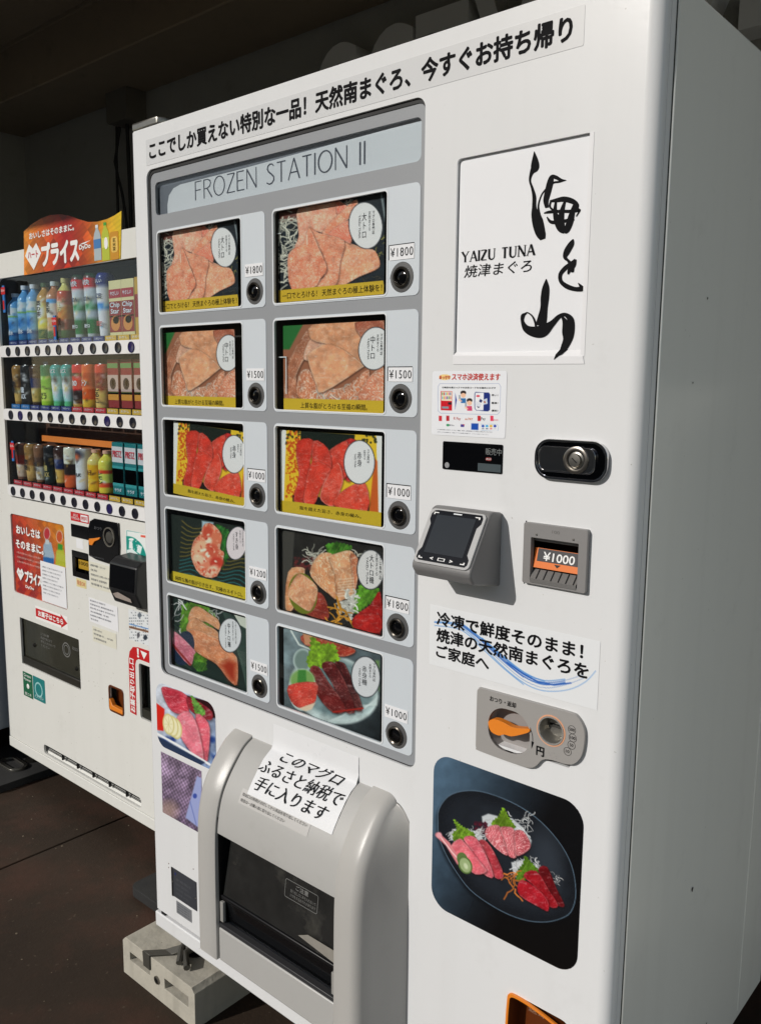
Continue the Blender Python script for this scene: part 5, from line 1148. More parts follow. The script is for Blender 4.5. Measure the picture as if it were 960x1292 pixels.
obj('inner_tray', [(0.575, -0.0868, 0.5125), (0.600, -0.0862, 0.5245), (0.668, -0.0862, 0.5245), (0.668, -0.0872, 0.5015)], [(0, 1, 2, 3)], mat('tray_pale_grey', (142, 138, 130), .3, var=.2, scale=40), hood)  # pale tray of the bay, drawn as one flat quad
# caution label on the flap (follows its slope)
fl = lambda o: np.stack([o[:, 0], -0.070 - 0.0155 * (0.628 - o[:, 2]) / 0.128 - 0.0008, o[:, 2]], 1)
CI = mat('caution_ink', (120, 120, 118), .5)
cl = (0.530, 0.566, 0.615, 0.600)
k_ = MB().prism(rr(*cl, .004, 4), 0, 0.0001, holes=[rr(cl[0] + .001, cl[1] + .001, cl[2] - .001, cl[3] - .001, .003, 4)])
vv = fl(np.array(k_.v)); obj('caution_frame', vv, k_.f, CI, hood)
text('ご注意', (0.558, 0.588, 0.590, 0.597), 0, CI, hood, warp=fl, bold=.02)
text('取り出し口に手を入れないで', (0.545, 0.579, 0.610, 0.585), 0, CI, hood, warp=fl)
text('けがをするおそれがあります', (0.545, 0.571, 0.610, 0.577), 0, CI, hood, warp=fl)
# hand-lettered paper, following door and hood
PP = [np.array((0.0, 0.845)), np.array((0.0, 0.806))] + [p for p in PC[2:]]
arc = [0.0]
PPo = []
for i, p in enumerate(PP):
    a = PP[max(i - 1, 0)]; b = PP[min(i + 1, len(PP) - 1)]; t = b - a; t /= np.hypot(*t); nn = np.array([-abs(t[1]), abs(t[0])]); PPo.append((p, nn))
for i in range(1, len(PP)): arc.append(arc[-1] + float(np.hypot(*(PP[i] - PP[i - 1]))))
arc = np.array(arc); PY = np.array([p[0] for p in PP]); PZ = np.array([p[1] for p in PP]); NY = np.array([n_[0] for _, n_ in PPo]); NZ = np.array([n_[1] for _, n_ in PPo])
def hoodwarp(off):
    def f(o):
        s = -o[:, 2]  # arc length stored as negative z
        y = np.interp(s, arc, PY) + np.interp(s, arc, NY) * off; z = np.interp(s, arc, PZ) + np.interp(s, arc, NZ) * off
        return np.stack([o[:, 0], y, z], 1)
    return f
PX0, PX1, SL = 0.418, 0.642, 0.148
def sheet(name, x0, x1, s0, s1, off, m, parent, nx=12, ns=26):
    V = []; Fc = []; Wd = hoodwarp(off)
    r = random.Random(4)
    pts = np.array([(x0 + (x1 - x0) * i / nx, 0, -(s0 + (s1 - s0) * j / ns)) for j in range(ns + 1) for i in range(nx + 1)])
    V = Wd(pts)
    for j in range(ns + 1):
        for i in range(nx + 1):
            k = j * (nx + 1) + i; V[k][1] -= 0.0012 * abs(math.sin(i * 1.7 + j * .8)) * (1 if off > 0.0006 else 0.2) * math.sin(math.pi * j / ns)
    for j in range(ns):
        for i in range(nx): a = j * (nx + 1) + i; Fc.append((a, a + 1, a + nx + 2, a + nx + 1))
    return obj(name, V, Fc, m, parent, smooth=True)
pp = sheet('notice_paper', PX0, PX1, 0.003, SL, 0.0010, mat('glossy_notice_paper', (232, 233, 235), 0.28), hood)
BI = mat('brush_ink', (12, 12, 14), .7, spec=.12)
for s, x0, x1, s0, s1 in (('このマグロ', .455, .615, .046, .072), ('ふるさと納税で', .419, .636, .0765, .1035), ('手に入ります', .428, .618, .109, .136)):
    text(s, (x0, -s1, x1, -s0), 0, BI, pp, shear=.25, bold=.004, warp=hoodwarp(0.0032))
ft = sheet('fine_print_film', 0.402, 0.590, SL - .006, SL + .022, 0.0005, mat('hood_film', (198, 196, 193), .25), hood)
for s, x0, x1, s0, s1 in (('取出口の照明が点灯してから商品を取り出してください', .408, .584, SL + .001, SL + .007), ('商品は一点購入毎に取り出してください', .408, .530, SL + .0115, SL + .0175)):
    text(s, (x0, -s1, x1, -s0), 0, DK, ft, warp=hoodwarp(0.0020))

# feet, block, pads ------------------------------------------------------------
def foot(parent, x, y, zt, zb):
    o = MB().lathe([(0.008, 0), (0.008, zt - zb)], (x, y, zb), 'z', 12).build('foot_bolt', STEEL, parent, smooth=True)
    MB().lathe([(0.030, 0), (0.030, 0.004), (0.012, 0.010), (0.009, 0.018)], (x, y, zb), 'z', 20).build('foot_base', DSTEEL, o, smooth=True)
    MB().lathe([(0.014, 0), (0.014, 0.009)], (x, y, zb + 0.045), 'z', 6).build('foot_nut', STEEL, o)
BT = 0.134
foot(m1, -0.0 + 0.035, 0.085, ZB, BT); foot(m1, 1.07, 0.085, ZB, BT); foot(m1, 0.035, 0.66, ZB, BT); foot(m1, 1.07, 0.66, ZB, BT)
def block(x0, x1, y0, y1, label):
    t = thing('concrete_block', ((x0 + x1) / 2, (y0 + y1) / 2, GZ), label, 'concrete block', 'concrete blocks under the white machine')
    ch = 0.012
    P = [(x0, GZ), (x1, GZ), (x1, BT - ch), (x1 - ch, BT), (x0 + ch, BT), (x0, BT - ch)]
    W_ = x1 - x0
    h1 = [(x0 + .030, GZ + .047), (x0 + .030, GZ + .069), (x0 + .115, GZ + .069), (x0 + .115, GZ + .047)]
    h2 = [(x0 + .175, GZ + .043), (x0 + .175, GZ + .070), (x0 + .268, GZ + .070), (x0 + .268, GZ + .043)]
    f = MB().prism(P, y0, y1, holes=[h1, h2])
    b = f.build('block_body', CONC, t, bevel=0.003)
    obj('slot_side', [(h1[0][0], y0 + .029, h1[0][1]), (h1[2][0], y0 + .029, h1[0][1]), (h1[2][0], y0 + .029, h1[2][1]), (h1[0][0], y0 + .029, h1[2][1])], [(0, 1, 2, 3)], CONC, b)
    MB().lathe([(0.010, 0.0), (0.010, -0.003), (0.006, -0.004), (0.005, 0.004)], (x0 + .146, y0, GZ + .052), 'y', 14).build('insert', STEEL, t, smooth=True)
    return t
block(-0.147, 0.145, -0.004, 0.40, 'weathered concrete block carrying the front left foot of the white machine')
block(0.985, 1.277, -0.004, 0.40, 'weathered concrete block carrying the front right foot of the white machine')
# bracket lying on the left block
br = thing('foot_bracket', (0.03, 0.03, BT), 'grey metal anchor bracket lying across the concrete block beside the foot', 'bracket')
BM = mat('bracket_grey', (86, 84, 78), .5, .5)
g = MB()
path = [(-0.040, -0.0075, BT - .035), (-0.040, -0.0075, BT + .003), (-0.004, 0.030, BT + .003), (0.035, 0.055, BT + .022), (0.035, 0.12, BT + .022)]
for i in range(len(path) - 1):
    p0, p1 = Vector(path[i]), Vector(path[i + 1]); d = (p1 - p0); n0 = len(g.v)
    w_ = Vector((0.014, 0, 0)); tk = Vector((0, 0, 0.003)) if abs(d.z) < abs(d.x) + abs(d.y) else Vector((0, 0.003, 0))
    g.add([p0 - w_, p0 + w_, p1 + w_, p1 - w_, p0 - w_ + tk, p0 + w_ + tk, p1 + w_ + tk, p1 - w_ + tk], [(0, 1, 2, 3), (4, 5, 6, 7), (0, 1, 5, 4), (1, 2, 6, 5), (2, 3, 7, 6), (3, 0, 4, 7)])
g.build('strap', BM, br, bevel=0.001)
g = MB().tube([(0.0, 0.10, BT + .03), (0.03, 0.045, BT + .020), (0.055, 0.02, BT + .010)], 0.008, 8); g.tube([(0.06, 0.10, BT + .03), (0.045, 0.045, BT + .018), (0.085, 0.02, BT + .012)], 0.008, 8)
g.build('clamp_arm', BM, br, smooth=True)

def pad(x0, y0, x1, y1, label):
    P = rr(x0, y0, x1, y1, 0.025, 5); mb = MB().prism(P, 0, 1); V = [(v[0], v[2], GZ + (0.028 if v[1] < .5 else 0)) for v in mb.v]
    tag(obj('rubber_pad', V, mb.f, RUBBER, bevel=0.003), label, 'rubber pad', 'black pads under the drinks machine')
pad(-1.62, 0.19, -1.30, 0.80, 'black rubber pad with a steel foot ring at the left end of the drinks machine')
pad(-0.425, 0.19, -0.16, 0.80, 'black rubber pad poking out beside the lower left edge of the large white machine')

# ================================================================== DRINKS MACHINE
Y2 = 0.35
m2 = thing('vending_machine', (-0.87, 0.7, GZ), 'smaller white drinks vending machine with three shelves of samples and an orange banner', 'vending machine')
L2, R2, B2, T2 = -1.475, -0.29, 0.125, 1.919
box('cabinet', (L2, Y2 + 0.14, B2), (R2, Y2 + 0.70, T2 - .004), SIDE, m2, bevel=0.004)
WN = (-1.375, 1.086, -0.42, 1.838)
PORT = (-0.588, 0.474, -0.40, 0.6495)
FLP2 = [(-1.340, 0.650), (-0.937, 0.650), (-0.933, 0.476), (-1.343, 0.476)]
POS = (-1.372, 0.738, -0.998, 1.026)
BLV = (-0.955, 0.862, -0.852, 0.950)
CUP2 = (-0.760, 0.455, -0.679, 0.539)
VENTH = [(-1.212, 0.1665), (-1.19, 0.1665), (-0.62, 0.1665), (-0.60, 0.1665), (-0.605, 0.195), (-0.62, 0.206), (-1.195, 0.206), (-1.212, 0.195)]
d2 = MB().prism([(L2, 0.164), (R2, 0.164), (R2, T2), (L2, T2)], Y2, Y2 + 0.008,
    [rr(*WN, 0.03), rr(*POS, 0.012), rr(-1.343, 0.476, -0.935, 0.650, 0.004, 3), rr(*PORT, 0.01), rr(*BLV, 0.003, 2), rr(*CUP2, 0.012, 4), rr(-1.212, 0.172, -0.60, 0.206, 0.012, 4)])
d2.build('door', WHITE2, m2, bevel=0.0015)
box('door_frame', (L2, Y2 + .0082, 0.164), (L2 + .03, Y2 + .14, T2), WHITE2, m2); box('door_frame', (R2 - .03, Y2 + .0082, 0.164), (R2, Y2 + .14, T2), WHITE2, m2)
box('door_frame', (L2 + .0301, Y2 + .0082, T2 - .03), (R2 - .0301, Y2 + .14, T2), WHITE2, m2)
box('kick_panel', (L2, Y2 - .003, B2), (R2, Y2 + .12, 0.1625), WHITE2, m2, bevel=0.002)
box('vent_back', (-1.24, Y2 + .02, 0.186), (-0.57, Y2 + .025, 0.22), BLACK, m2)
obj('vent_slope', [(-1.24, Y2 + .0085, .168), (-.57, Y2 + .0085, .168), (-.57, Y2 + .0195, .1865), (-1.24, Y2 + .0195, .1865)], [(0, 1, 2, 3)], WHITE2, m2)
for k in range(4):
    MB().tube([(-1.205, Y2 + .006, 0.1875 + k * .005), (-0.61, Y2 + .006, 0.1875 + k * .005)], 0.0012, 6).build('grille_bar', BLACK, m2)
for k in range(5):
    x = -1.09 + k * .1; box('grille_clip', (x, Y2 + .002, 0.182), (x + .006, Y2 + .010, 0.203), BLACK, m2)
# interior
IB = mat('bay_blue', (34, 58, 78), .5, var=.2); IBR = mat('bay_brown', (84, 48, 26), .5, var=.2); ID = mat('bay_dark', (40, 38, 42), .5)
cv = MB(); cv.add([(WN[0] - .01, Y2 + .13, WN[1] - .01), (WN[2] + .01, Y2 + .13, WN[1] - .01), (WN[2] + .01, Y2 + .13, WN[3] + .01), (WN[0] - .01, Y2 + .13, WN[3] + .01)], [(0, 1, 2, 3)])
box('shelf_back', (WN[0] - .01, Y2 + .128, 1.59), (WN[2] + .01, Y2 + .132, WN[3] + .01), IB, m2)
box('shelf_back', (WN[0] - .01, Y2 + .128, 1.37), (WN[2] + .01, Y2 + .132, 1.589), IB, m2)
box('shelf_back', (WN[0] - .01, Y2 + .128, WN[1] - .01), (WN[2] + .01, Y2 + .132, 1.369), IBR, m2)
box('bay_side', (WN[0] - .012, Y2 + .0105, WN[1] - .01), (WN[0] - .010, Y2 + .13, WN[3] + .01), ID, m2)
box('bay_side', (WN[2] + .010, Y2 + .0105, WN[1] - .01), (WN[2] + .012, Y2 + .13, WN[3] + .01), ID, m2)
box('bay_floor', (WN[0] - .01, Y2 + .0105, WN[1] - .012), (WN[2] + .01, Y2 + .13, WN[1] - .010), ID, m2)
box('bay_ceiling', (WN[0] - .01, Y2 + .0105, WN[3] + .010), (WN[2] + .01, Y2 + .13, WN[3] + .012), ID, m2)
box('warm_band', (-1.28, Y2 + .085, 1.285), (-0.72, Y2 + .090, 1.305), mat('orange_band', (226, 124, 44), .5, emit=0.15), m2)
box('divider', (-0.745, Y2 + .085, 1.40), (-0.741, Y2 + .127, 1.56), ID, m2)
plate('display_pane', rr(WN[0] - .006, WN[1] - .006, WN[2] + .006, WN[3] + .006, .03), Y2 + .0083, Y2 + .0100, PANE2, m2)
# shelves, buttons, tags
bz = (1.593, 1.378, 1.112)
BW = mat('button_bar_white', (232, 232, 232), .35); BN = mat('round_button_dark', (26, 27, 38), .2, spec=.7); NI = mat('button_navy', (36, 30, 84), .2)
TB = mat('tag_blue', (30, 44, 110), .4); TC = mat('tag_light_blue', (30, 110, 170), .4); TR_ = mat('tag_red', (190, 34, 44), .4); TY = mat('tag_yellow', (214, 168, 50), .4)
rowx = [(-1.305, .0677), (-1.311, .0678), (-1.325, .0687)]
for r in range(3):
    z = bz[r]; x0 = WN[0] + .006; x1 = WN[2] - .006
    box('shelf', (WN[0] - .008, Y2 + .034, z + .022), (WN[2] + .008, Y2 + .127, z + .026), ID, m2)
    sl_ = plate('button_bar', rr(x0, z - .0195, x1, z + .0195, 0.015, 5), Y2 - .006, Y2 + .0080, BW, m2, bevel=0.003)
    for k in range(13):
        x = rowx[r][0] + rowx[r][1] * k
        bb = disc('round_button', x, z - .001, [(0.0160, Y2 - .0056), (0.0158, Y2 - .0085), (0.0140, Y2 - .0090), (0.0130, Y2 - .0075), (0.0005, Y2 - .0065)], NI if (r, k) in ((0, 6), (0, 11), (1, 1), (1, 9), (2, 9)) else BN, sl_, seg=20)
        tm = [[TB] * 9 + [TY] * 4, [TC, TC] + [TB] * 4 + [TR_] * 3 + [TY] * 4, [TR_] * 9 + [TY] * 4][r][k]
        tg_ = box('price_tag', (x - .030, Y2 + .012, z + .0205), (x + .030, Y2 + .014, z + .036), tm, m2)
        wd = 'おかし' if tm is TY else ('あたたか〜い' if tm is TR_ else 'つめた〜い')
        text(wd, (x - .022, z + .026, x + .022, z + .033), Y2 + .0115, WHITEINK, tg_)
# samples ------------------------------------------------------------
def lathe_col(name, prof, base_fn, parent, m, seg=36, loc=(0, 0, 0)):
    V = []; Fc = []; n = len(prof)
    P = dense(prof, 12 if len(prof) < 6 else 8); n = len(P)
    for p in P:
        for k in range(seg):
            t = 2 * math.pi * k / seg - math.pi / 2; V.append((p[0] * math.cos(t), p[0] * math.sin(t), p[1]))
    for i in range(n - 1):
        for k in range(seg): Fc.append((i * seg + k, i * seg + (k + 1) % seg, (i + 1) * seg + (k + 1) % seg, (i + 1) * seg + k))
    Fc += [tuple(range(seg)), tuple(range((n - 1) * seg, n * seg))]
    me = bpy.data.meshes.new(name); me.from_pydata(V, [], Fc); me.polygons.foreach_set('use_smooth', [True] * len(Fc))
    arr = np.array(V); th = np.arctan2(arr[:, 0], -arr[:, 1]); z = arr[:, 2]
    pt = Paint(th, z / P[-1][1]); base_fn(pt)
    ca = me.color_attributes.new('print', 'FLOAT_COLOR', 'POINT'); c = np.ones((len(V), 4)); c[:, :3] = np.clip(s2l(np.clip(pt.C * 1.08, 0, 255)) * 1.15, 0, .85); ca.data.foreach_set('color', c.ravel())
    me.materials.append(m)
    return link(name, me, parent, local=True)
def bands(L, blobs=(), nz=.15):
    def f(p):
        for z0, z1, c in L: p.mix(((p.Y >= z0 - .01) & (p.Y <= z1 + .01)).astype(float), c)
        for (tx, ty, rx, ry, c) in blobs: p.ell(tx, ty, rx, ry, c, 0, .12)
        q = random.Random(str(L) + str(blobs))
        for i in range(16):
            c = q.choice([(238, 236, 230), (238, 236, 230), (40, 36, 34), (200, 160, 70), L[len(L) // 2][2], L[0][2]])
            p.ell(q.uniform(-1.0, 1.0), q.uniform(.10, .80), q.uniform(.08, .40), q.uniform(.008, .035), c, q.uniform(-8, 8), .05, .7)
        p.C *= (1 + nz * (fbm(p.X * 3, p.Y * 14, 3)[:, None] - .5) * 2)
    return f
BOT = lambda h, r: [(r * .86, 0), (r, h * .03), (r * .97, h * .3), (r, h * .45), (r, h * .68), (r * .88, h * .78), (r * .45, h * .88), (r * .4, h * .93)]
CAN = lambda h, r: [(r * .8, 0), (r, h * .04), (r, h * .5), (r, h * .94), (r * .82, h)]
SLIM = lambda h, r: [(r * .7, 0), (r * .75, h * .06), (r * .9, h * .5), (r, h * .86), (r * .95, h * .95), (r * .75, h)]
SM = printmat('sample_print', .3, .2)
def sample(x, z, h, kind, bnd, cap, label, cat, txt=None, blobs=(), r=.0285, y=Y2 + .046):
    t = thing({'bottle': 'drink_bottle', 'can': 'drink_can', 'slim': 'drink_can', 'pack': 'snack_box'}[kind], (x, y, z), label, cat, 'samples on the shelves of the drinks machine')
    if kind == 'pack':
        w_ = r + .004; me = []
        V = []; Fc = []
        b = MB().box((-w_, -.012, 0), (w_, .012, h)); body = b.build('carton', mat('carton_' + str(bnd[0][2]), bnd[0][2], .4), t, local=True, bevel=.001)
        for z0, z1, c in bnd[1:]:
            MB().box((-w_ + .001, -.0128, h * z0), (w_ - .001, -.0122, h * z1)).build('carton_print', mat('carton_' + str(c), c, .4), t, local=True)
        for (bx_, bz_, rx, rz, c) in blobs:
            MB().prism(circ(bx_ * w_, bz_ * h, rx * w_, 16, rz * h), -.0134, -.0130).build('carton_motif', mat('carton_' + str(c), c, .4), t, local=True)
        ty = -.0140
    else:
        fn = bands(bnd, blobs)
        pr = {'bottle': BOT, 'can': CAN, 'slim': SLIM}[kind](h, r)
        lathe_col('body', pr, fn, t, SM)
        if cap is not None:
            if kind == 'bottle': MB().lathe([(r * .5, h * .925), (r * .5, h)], (0, 0, 0), 'z', 16).build('cap', mat('cap_' + str(cap), cap, .4), t, smooth=True, local=True)
            else: MB().lathe([(r * .7, h * .985), (r * .66, h * 1.01)], (0, 0, 0), 'z', 16).build('lid', STEEL, t, smooth=True, local=True)
        ty = None
    if txt:
        for s, x0, z0, x1, z1, col, vert in txt:
            mm = mat('ink_' + str(col), col, .5)
            def wp(o):
                o = o.copy()
                if ty is None: o[:, 1] = -np.sqrt(np.maximum((r + .0012) ** 2 - o[:, 0] ** 2, 1e-6))
                else: o[:, 1] = ty
                return o
            text('\n'.join(s) if vert else s, (x0 * r, z0 * h, x1 * r, z1 * h), 0, mm, t, warp=wp, bold=.02, local=True)
    return t
W3 = (236, 238, 240); K3 = (24, 24, 26)
r1 = [(-1.338, -.0), (-1.268, 0), (-1.206, 0), (-1.132, 0), (-1.070, 0), (-1.002, 0), (-.910, 0), (-.838, 0), (-.768, 0), (-.700, 0), (-.634, 0), (-.565, 0)]
blue = [(0, .12, (44, 104, 150)), (.12, .22, (24, 70, 120)), (.22, .5, (130, 176, 206)), (.5, .58, (104, 160, 200)), (.53, .56, (120, 170, 70)), (.58, .75, (170, 200, 222)), (.75, 1, (90, 150, 196))]
Z1_ = 1.6305; H1 = .182
for i, (lb) in enumerate(('blue mineral water bottle at the left end of the top shelf', 'second blue mineral water bottle from the left on the top shelf', 'blue mineral water bottle directly left of the green tea on the top shelf')):
    sample(r1[i][0], Z1_, H1 - (.022 if i == 0 else 0), 'bottle', blue, (226, 232, 238), lb, 'bottle', [('天然水', -.6, .12, .6, .2, W3, 0)], [(0, .34, .8, .1, (40, 100, 160)), (.2, .66, .7, .05, (230, 236, 242))])
sample(r1[3][0], Z1_, H1, 'bottle', [(0, .26, (206, 186, 96)), (.02, .16, (44, 80, 40)), (.26, .40, (224, 190, 50)), (.40, .74, (190, 150, 60)), (.7, 1, (176, 130, 60))], (60, 90, 40), 'green tea bottle with a white oval label on the top shelf', 'bottle', [('葉の茶', -.45, .40, .45, .68, K3, 1)], [(0, .54, .85, .17, (236, 234, 224))])
sample(r1[4][0], Z1_, H1, 'bottle', [(0, .16, (60, 90, 50)), (.16, .5, (196, 150, 106)), (.4, .74, (214, 206, 190)), (.66, .76, (70, 150, 206)), (.76, 1, (170, 110, 70))], (216, 226, 222), 'barley tea bottle with a blue and white label on the top shelf', 'bottle', [('麦茶', -.4, .45, .4, .64, K3, 1)])
sample(r1[5][0], Z1_, H1 + .006, 'bottle', [(0, .16, (60, 90, 50)), (.16, .34, (150, 56, 26)), (.34, .62, (190, 110, 40)), (.62, .86, (176, 60, 30)), (.86, 1, (206, 196, 110))], (216, 206, 130), 'amber red tea bottle in the middle of the top shelf', 'bottle', [('紅茶', -.5, .44, .5, .6, (240, 220, 150), 1)], [(0, .6, .6, .06, (236, 230, 220))])
for i, lb in ((6, 'left of the two green and silver soda cans with red badges'), (7, 'right of the two green and silver soda cans with red badges')):
    sample(r1[i][0], Z1_, H1 + .008, 'slim', [(0, .06, (170, 176, 178)), (.06, .30, (24, 110, 60)), (.30, .42, (176, 186, 190)), (.42, .52, (34, 120, 70)), (.52, .80, (196, 204, 206)), (.8, .93, (196, 36, 44)), (.93, 1, (24, 60, 44))], None, lb, 'can', [('爽快', -.62, .81, .62, .90, W3, 0), ('SODA', -.6, .57, .6, .63, (40, 50, 90), 0), ('糖類ゼロ', -.6, .14, .5, .20, W3, 0)], [(0, .86, .8, .07, (200, 36, 46))], r=.0285)
sample(r1[8][0], Z1_, H1 + .004, 'slim', [(0, .06, (220, 228, 234)), (.06, .3, (232, 234, 238)), (.3, .45, (236, 238, 242)), (.45, .56, (50, 130, 196)), (.56, .78, (210, 222, 232)), (.78, 1, (34, 48, 110))], None, 'white and blue slim can with a dark blue top on the top shelf', 'can', [('ICE', -.5, .60, .5, .67, (40, 60, 110), 0), ('おいしい', -.6, .84, .6, .90, W3, 0), ('限定', -.5, .16, .5, .24, (200, 60, 60), 0)])
for i, lb in ((9, 'red and cream potato crisp box, left one on the top shelf'), (10, 'red and cream potato crisp box, right one on the top shelf')):
    sample(r1[i][0], Z1_, H1 - .022, 'pack', [(0, 1, (232, 218, 158)), (.06, .62, (150, 24, 28)), (.68, .84, (176, 30, 50)), (.335, .36, (96, 150, 40))], None, lb, 'box', [('Chip\nStar', -.9, .40, .9, .60, W3, 0), ('やさしい', -.8, .73, .8, .80, W3, 0)], [(.0, .22, .75, .14, (220, 140, 60)), (.1, .28, .5, .07, (240, 190, 110))])
sample(r1[11][0], Z1_, H1 - .02, 'pack', [(0, 1, (206, 160, 60)), (.3, .7, (150, 30, 30))], None, 'brown snack box at the right end of the top shelf', 'box')
Z2_ = 1.4135; H2 = .133
r2 = [-1.335, -1.272, -1.210, -1.133, -1.068, -1.000, -.930, -.872, -.795, -.727, -.655, -.585]
coffee = lambda a, b, c: [(0, .1, a), (.1, .45, b), (.45, .7, c), (.7, 1, a)]
D2 = [
 ('slim', coffee((150, 112, 60), (196, 160, 90), (120, 84, 50)), 'gold brown coffee can at the left end of the middle shelf', [('微糖', -.4, .3, .4, .6, K3, 1)]),
 ('can', coffee((30, 30, 32), (44, 42, 42), (24, 24, 26)), 'black coffee can on the middle shelf, second from the left', [('無糖\nBLACK', -.6, .15, .6, .45, W3, 0)]),
 ('slim', coffee((60, 42, 34), (190, 160, 90), (30, 44, 84)), 'navy and gold coffee can on the middle shelf', None),
 ('can', [(0, .12, (150, 186, 50)), (.12, .4, (190, 210, 90)), (.4, .72, (120, 176, 56)), (.72, 1, (30, 110, 70))], 'bright green grape drink can on the middle shelf', [('ぶどう', -.6, .16, .6, .32, K3, 0)]),
 ('slim', [(0, .14, (90, 176, 120)), (.14, .75, (150, 206, 196)), (.75, 1, (40, 150, 140))], 'left of the two pale teal cans on the middle shelf', [('カルピス', -.6, .8, .6, .9, W3, 0)]),
 ('slim', [(0, .14, (90, 176, 120)), (.14, .75, (150, 206, 196)), (.75, 1, (40, 150, 140))], 'right of the two pale teal cans on the middle shelf', [('カルピス', -.6, .8, .6, .9, W3, 0)]),
 ('can', [(0, .1, (170, 130, 60)), (.1, .42, (40, 26, 24)), (.42, .72, (190, 26, 34)), (.72, .82, (30, 20, 20)), (.82, 1, (206, 30, 44))], 'red and black drink can on the middle shelf', [('100', -.5, .5, .5, .62, W3, 0)]),
 ('can', [(0, .2, (200, 160, 50)), (.2, .5, (206, 84, 30)), (.5, .8, (176, 60, 26)), (.8, 1, (222, 90, 40))], 'orange corn soup can on the middle shelf', [('コーン', -.5, .5, .5, .64, W3, 0)]),
 ('can', [(0, .45, (206, 170, 96)), (.45, .8, (120, 24, 30)), (.8, 1, (206, 60, 44))], 'dark red and cream bean soup can on the middle shelf', [('しるこ', -.4, .12, .4, .5, K3, 1)])]
for i, (k, b, lb, tx) in enumerate(D2):
    sample(r2[i], Z2_, H2, k, b, (1,), lb, 'can', tx, r=.0275, blobs=([(-.3, .62, .35, .1, (40, 40, 46)), (.5, .62, .3, .1, (44, 44, 50)), (0, .4, .8, .2, (226, 232, 230))] if i in (4, 5) else []))
for i, lb in ((9, 'left red and green picture snack box on the middle shelf'), (10, 'second red and green picture snack box from the left on the middle shelf'), (11, 'red and green picture snack box at the right end of the middle shelf')):
    sample(r2[i], Z2_ + .002, H2 + .012, 'pack', [(0, 1, (150, 34, 36)), (.82, .92, (110, 150, 80)), (.34, .68, (206, 176, 160)), (.16, .32, (222, 150, 50)), (.28, .33, (90, 130, 60))], None, lb, 'box', None, [(.0, .50, .55, .12, (50, 30, 26)), (.1, .52, .25, .07, (220, 170, 140))], r=.0255)
Z3_ = 1.1485; H3 = .128
r3 = [-1.345, -1.275, -1.208, -1.137, -1.072, -1.005, -.932, -.860, -.795, -.718, -.648, -.578]
D3 = [
 ('slim', coffee((110, 70, 54), (190, 170, 150), (140, 44, 34)), 'brown and cream cocoa can at the left end of the bottom shelf', None),
 ('slim', coffee((150, 112, 60), (200, 160, 90), (150, 100, 50)), 'gold coffee can on the bottom shelf, second from the left', [('微糖', -.4, .3, .4, .6, K3, 1)]),
 ('slim', coffee((120, 84, 60), (206, 196, 180), (80, 60, 50)), 'pale brown latte can on the bottom shelf', [('珈琲', -.4, .3, .4, .55, K3, 1)]),
 ('can', coffee((34, 34, 34), (30, 40, 36), (26, 26, 28)), 'black and gold coffee can on the bottom shelf', [('無糖\nBLACK', -.6, .2, .6, .5, (200, 180, 110), 0)]),
 ('slim', coffee((60, 40, 34), (196, 160, 80), (34, 44, 84)), 'navy and gold coffee can on the bottom shelf', None),
 ('can', [(0, .3, (200, 90, 50)), (.3, .62, (40, 30, 28)), (.62, 1, (216, 206, 180))], 'cream and orange milk tea can on the bottom shelf', None),
 ('can', [(0, .62, (206, 206, 202)), (.62, 1, (216, 214, 206))], 'white bottle can with a dark cap picture on the bottom shelf', [('MILK', -.6, .32, .6, .4, K3, 0)]),
 ('bottle', [(0, .7, (226, 160, 40)), (.7, 1, (236, 190, 110))], 'amber yellow honey drink bottle on the bottom shelf', [('柚子', -.5, .4, .5, .52, (120, 60, 20), 0)]),
 ('bottle', [(0, .15, (230, 180, 60)), (.15, .6, (214, 70, 40)), (.3, .5, (240, 220, 90)), (.6, 1, (240, 200, 80))], 'yellow lemon drink bottle with a red label on the bottom shelf', [('レモン', -.4, .22, .4, .52, (40, 90, 50), 1)])]
for i, (k, b, lb, tx) in enumerate(D3):
    sample(r3[i], Z3_, H3 + .002 * i * .3, k, b, (236, 180, 150) if k == 'bottle' else (1,), lb, 'bottle' if k == 'bottle' else 'can', tx, r=.0280, blobs=([(0, .85, .9, .13, (40, 44, 60)), (0, .8, .4, .06, (226, 110, 60))] if i == 6 else []))
for i, lb in ((9, 'left teal and white pretzel box on the bottom shelf'), (10, 'middle teal and white pretzel box on the bottom shelf'), (11, 'teal and white pretzel box at the right end of the bottom shelf')):
    sample(r3[i], Z3_ + .002, H3 + .032, 'pack', [(0, 1, (20, 120, 120)), (.62, .92, (226, 220, 216)), (.16, .55, (60, 160, 156)), (.22, .50, (150, 206, 200))], None, lb, 'box', [('PRETZ', -.9, .72, .9, .84, (214, 70, 80), 0), ('サラダ', -.7, .05, .7, .12, W3, 0)], r=.0265)

# promo banner standing on the window's upper edge
def bn(p):
    c0 = np.array((214, 150, 40.)); X, Y = p.X, p.Y
    t = np.clip(np.abs(X - 420) / 330, 0, 1)[:, None]
    p.C = np.array((150, 24, 26.))[None] * (1 - t) ** 1.0 + np.array((228, 160, 40.))[None] * t
    u = (X + Y * .62) / 62; v = (X - Y * .62) / 62
    k = ((np.floor(u) + np.floor(v)) % 2); h = _hash(np.floor(u), np.floor(v), 5); p.C = p.C * (1 + .30 * (h - .5) + .06 * k)[:, None]
    p.mix(np.clip((Y - 330) / 160, 0, 1) * np.clip(1 - np.abs(X - 420) / 300, 0, 1) * (h > .45), (232, 70, 20), .8)
    p.mix(np.clip((X - 560) / 200, 0, 1), (206, 190, 40), .7)
    st = (np.sin((X * .9 + Y * 1.1) / 6) > .3); p.C = p.C * (1 - .05 * st)[:, None]
BCR = (0, 250, 5.0526)
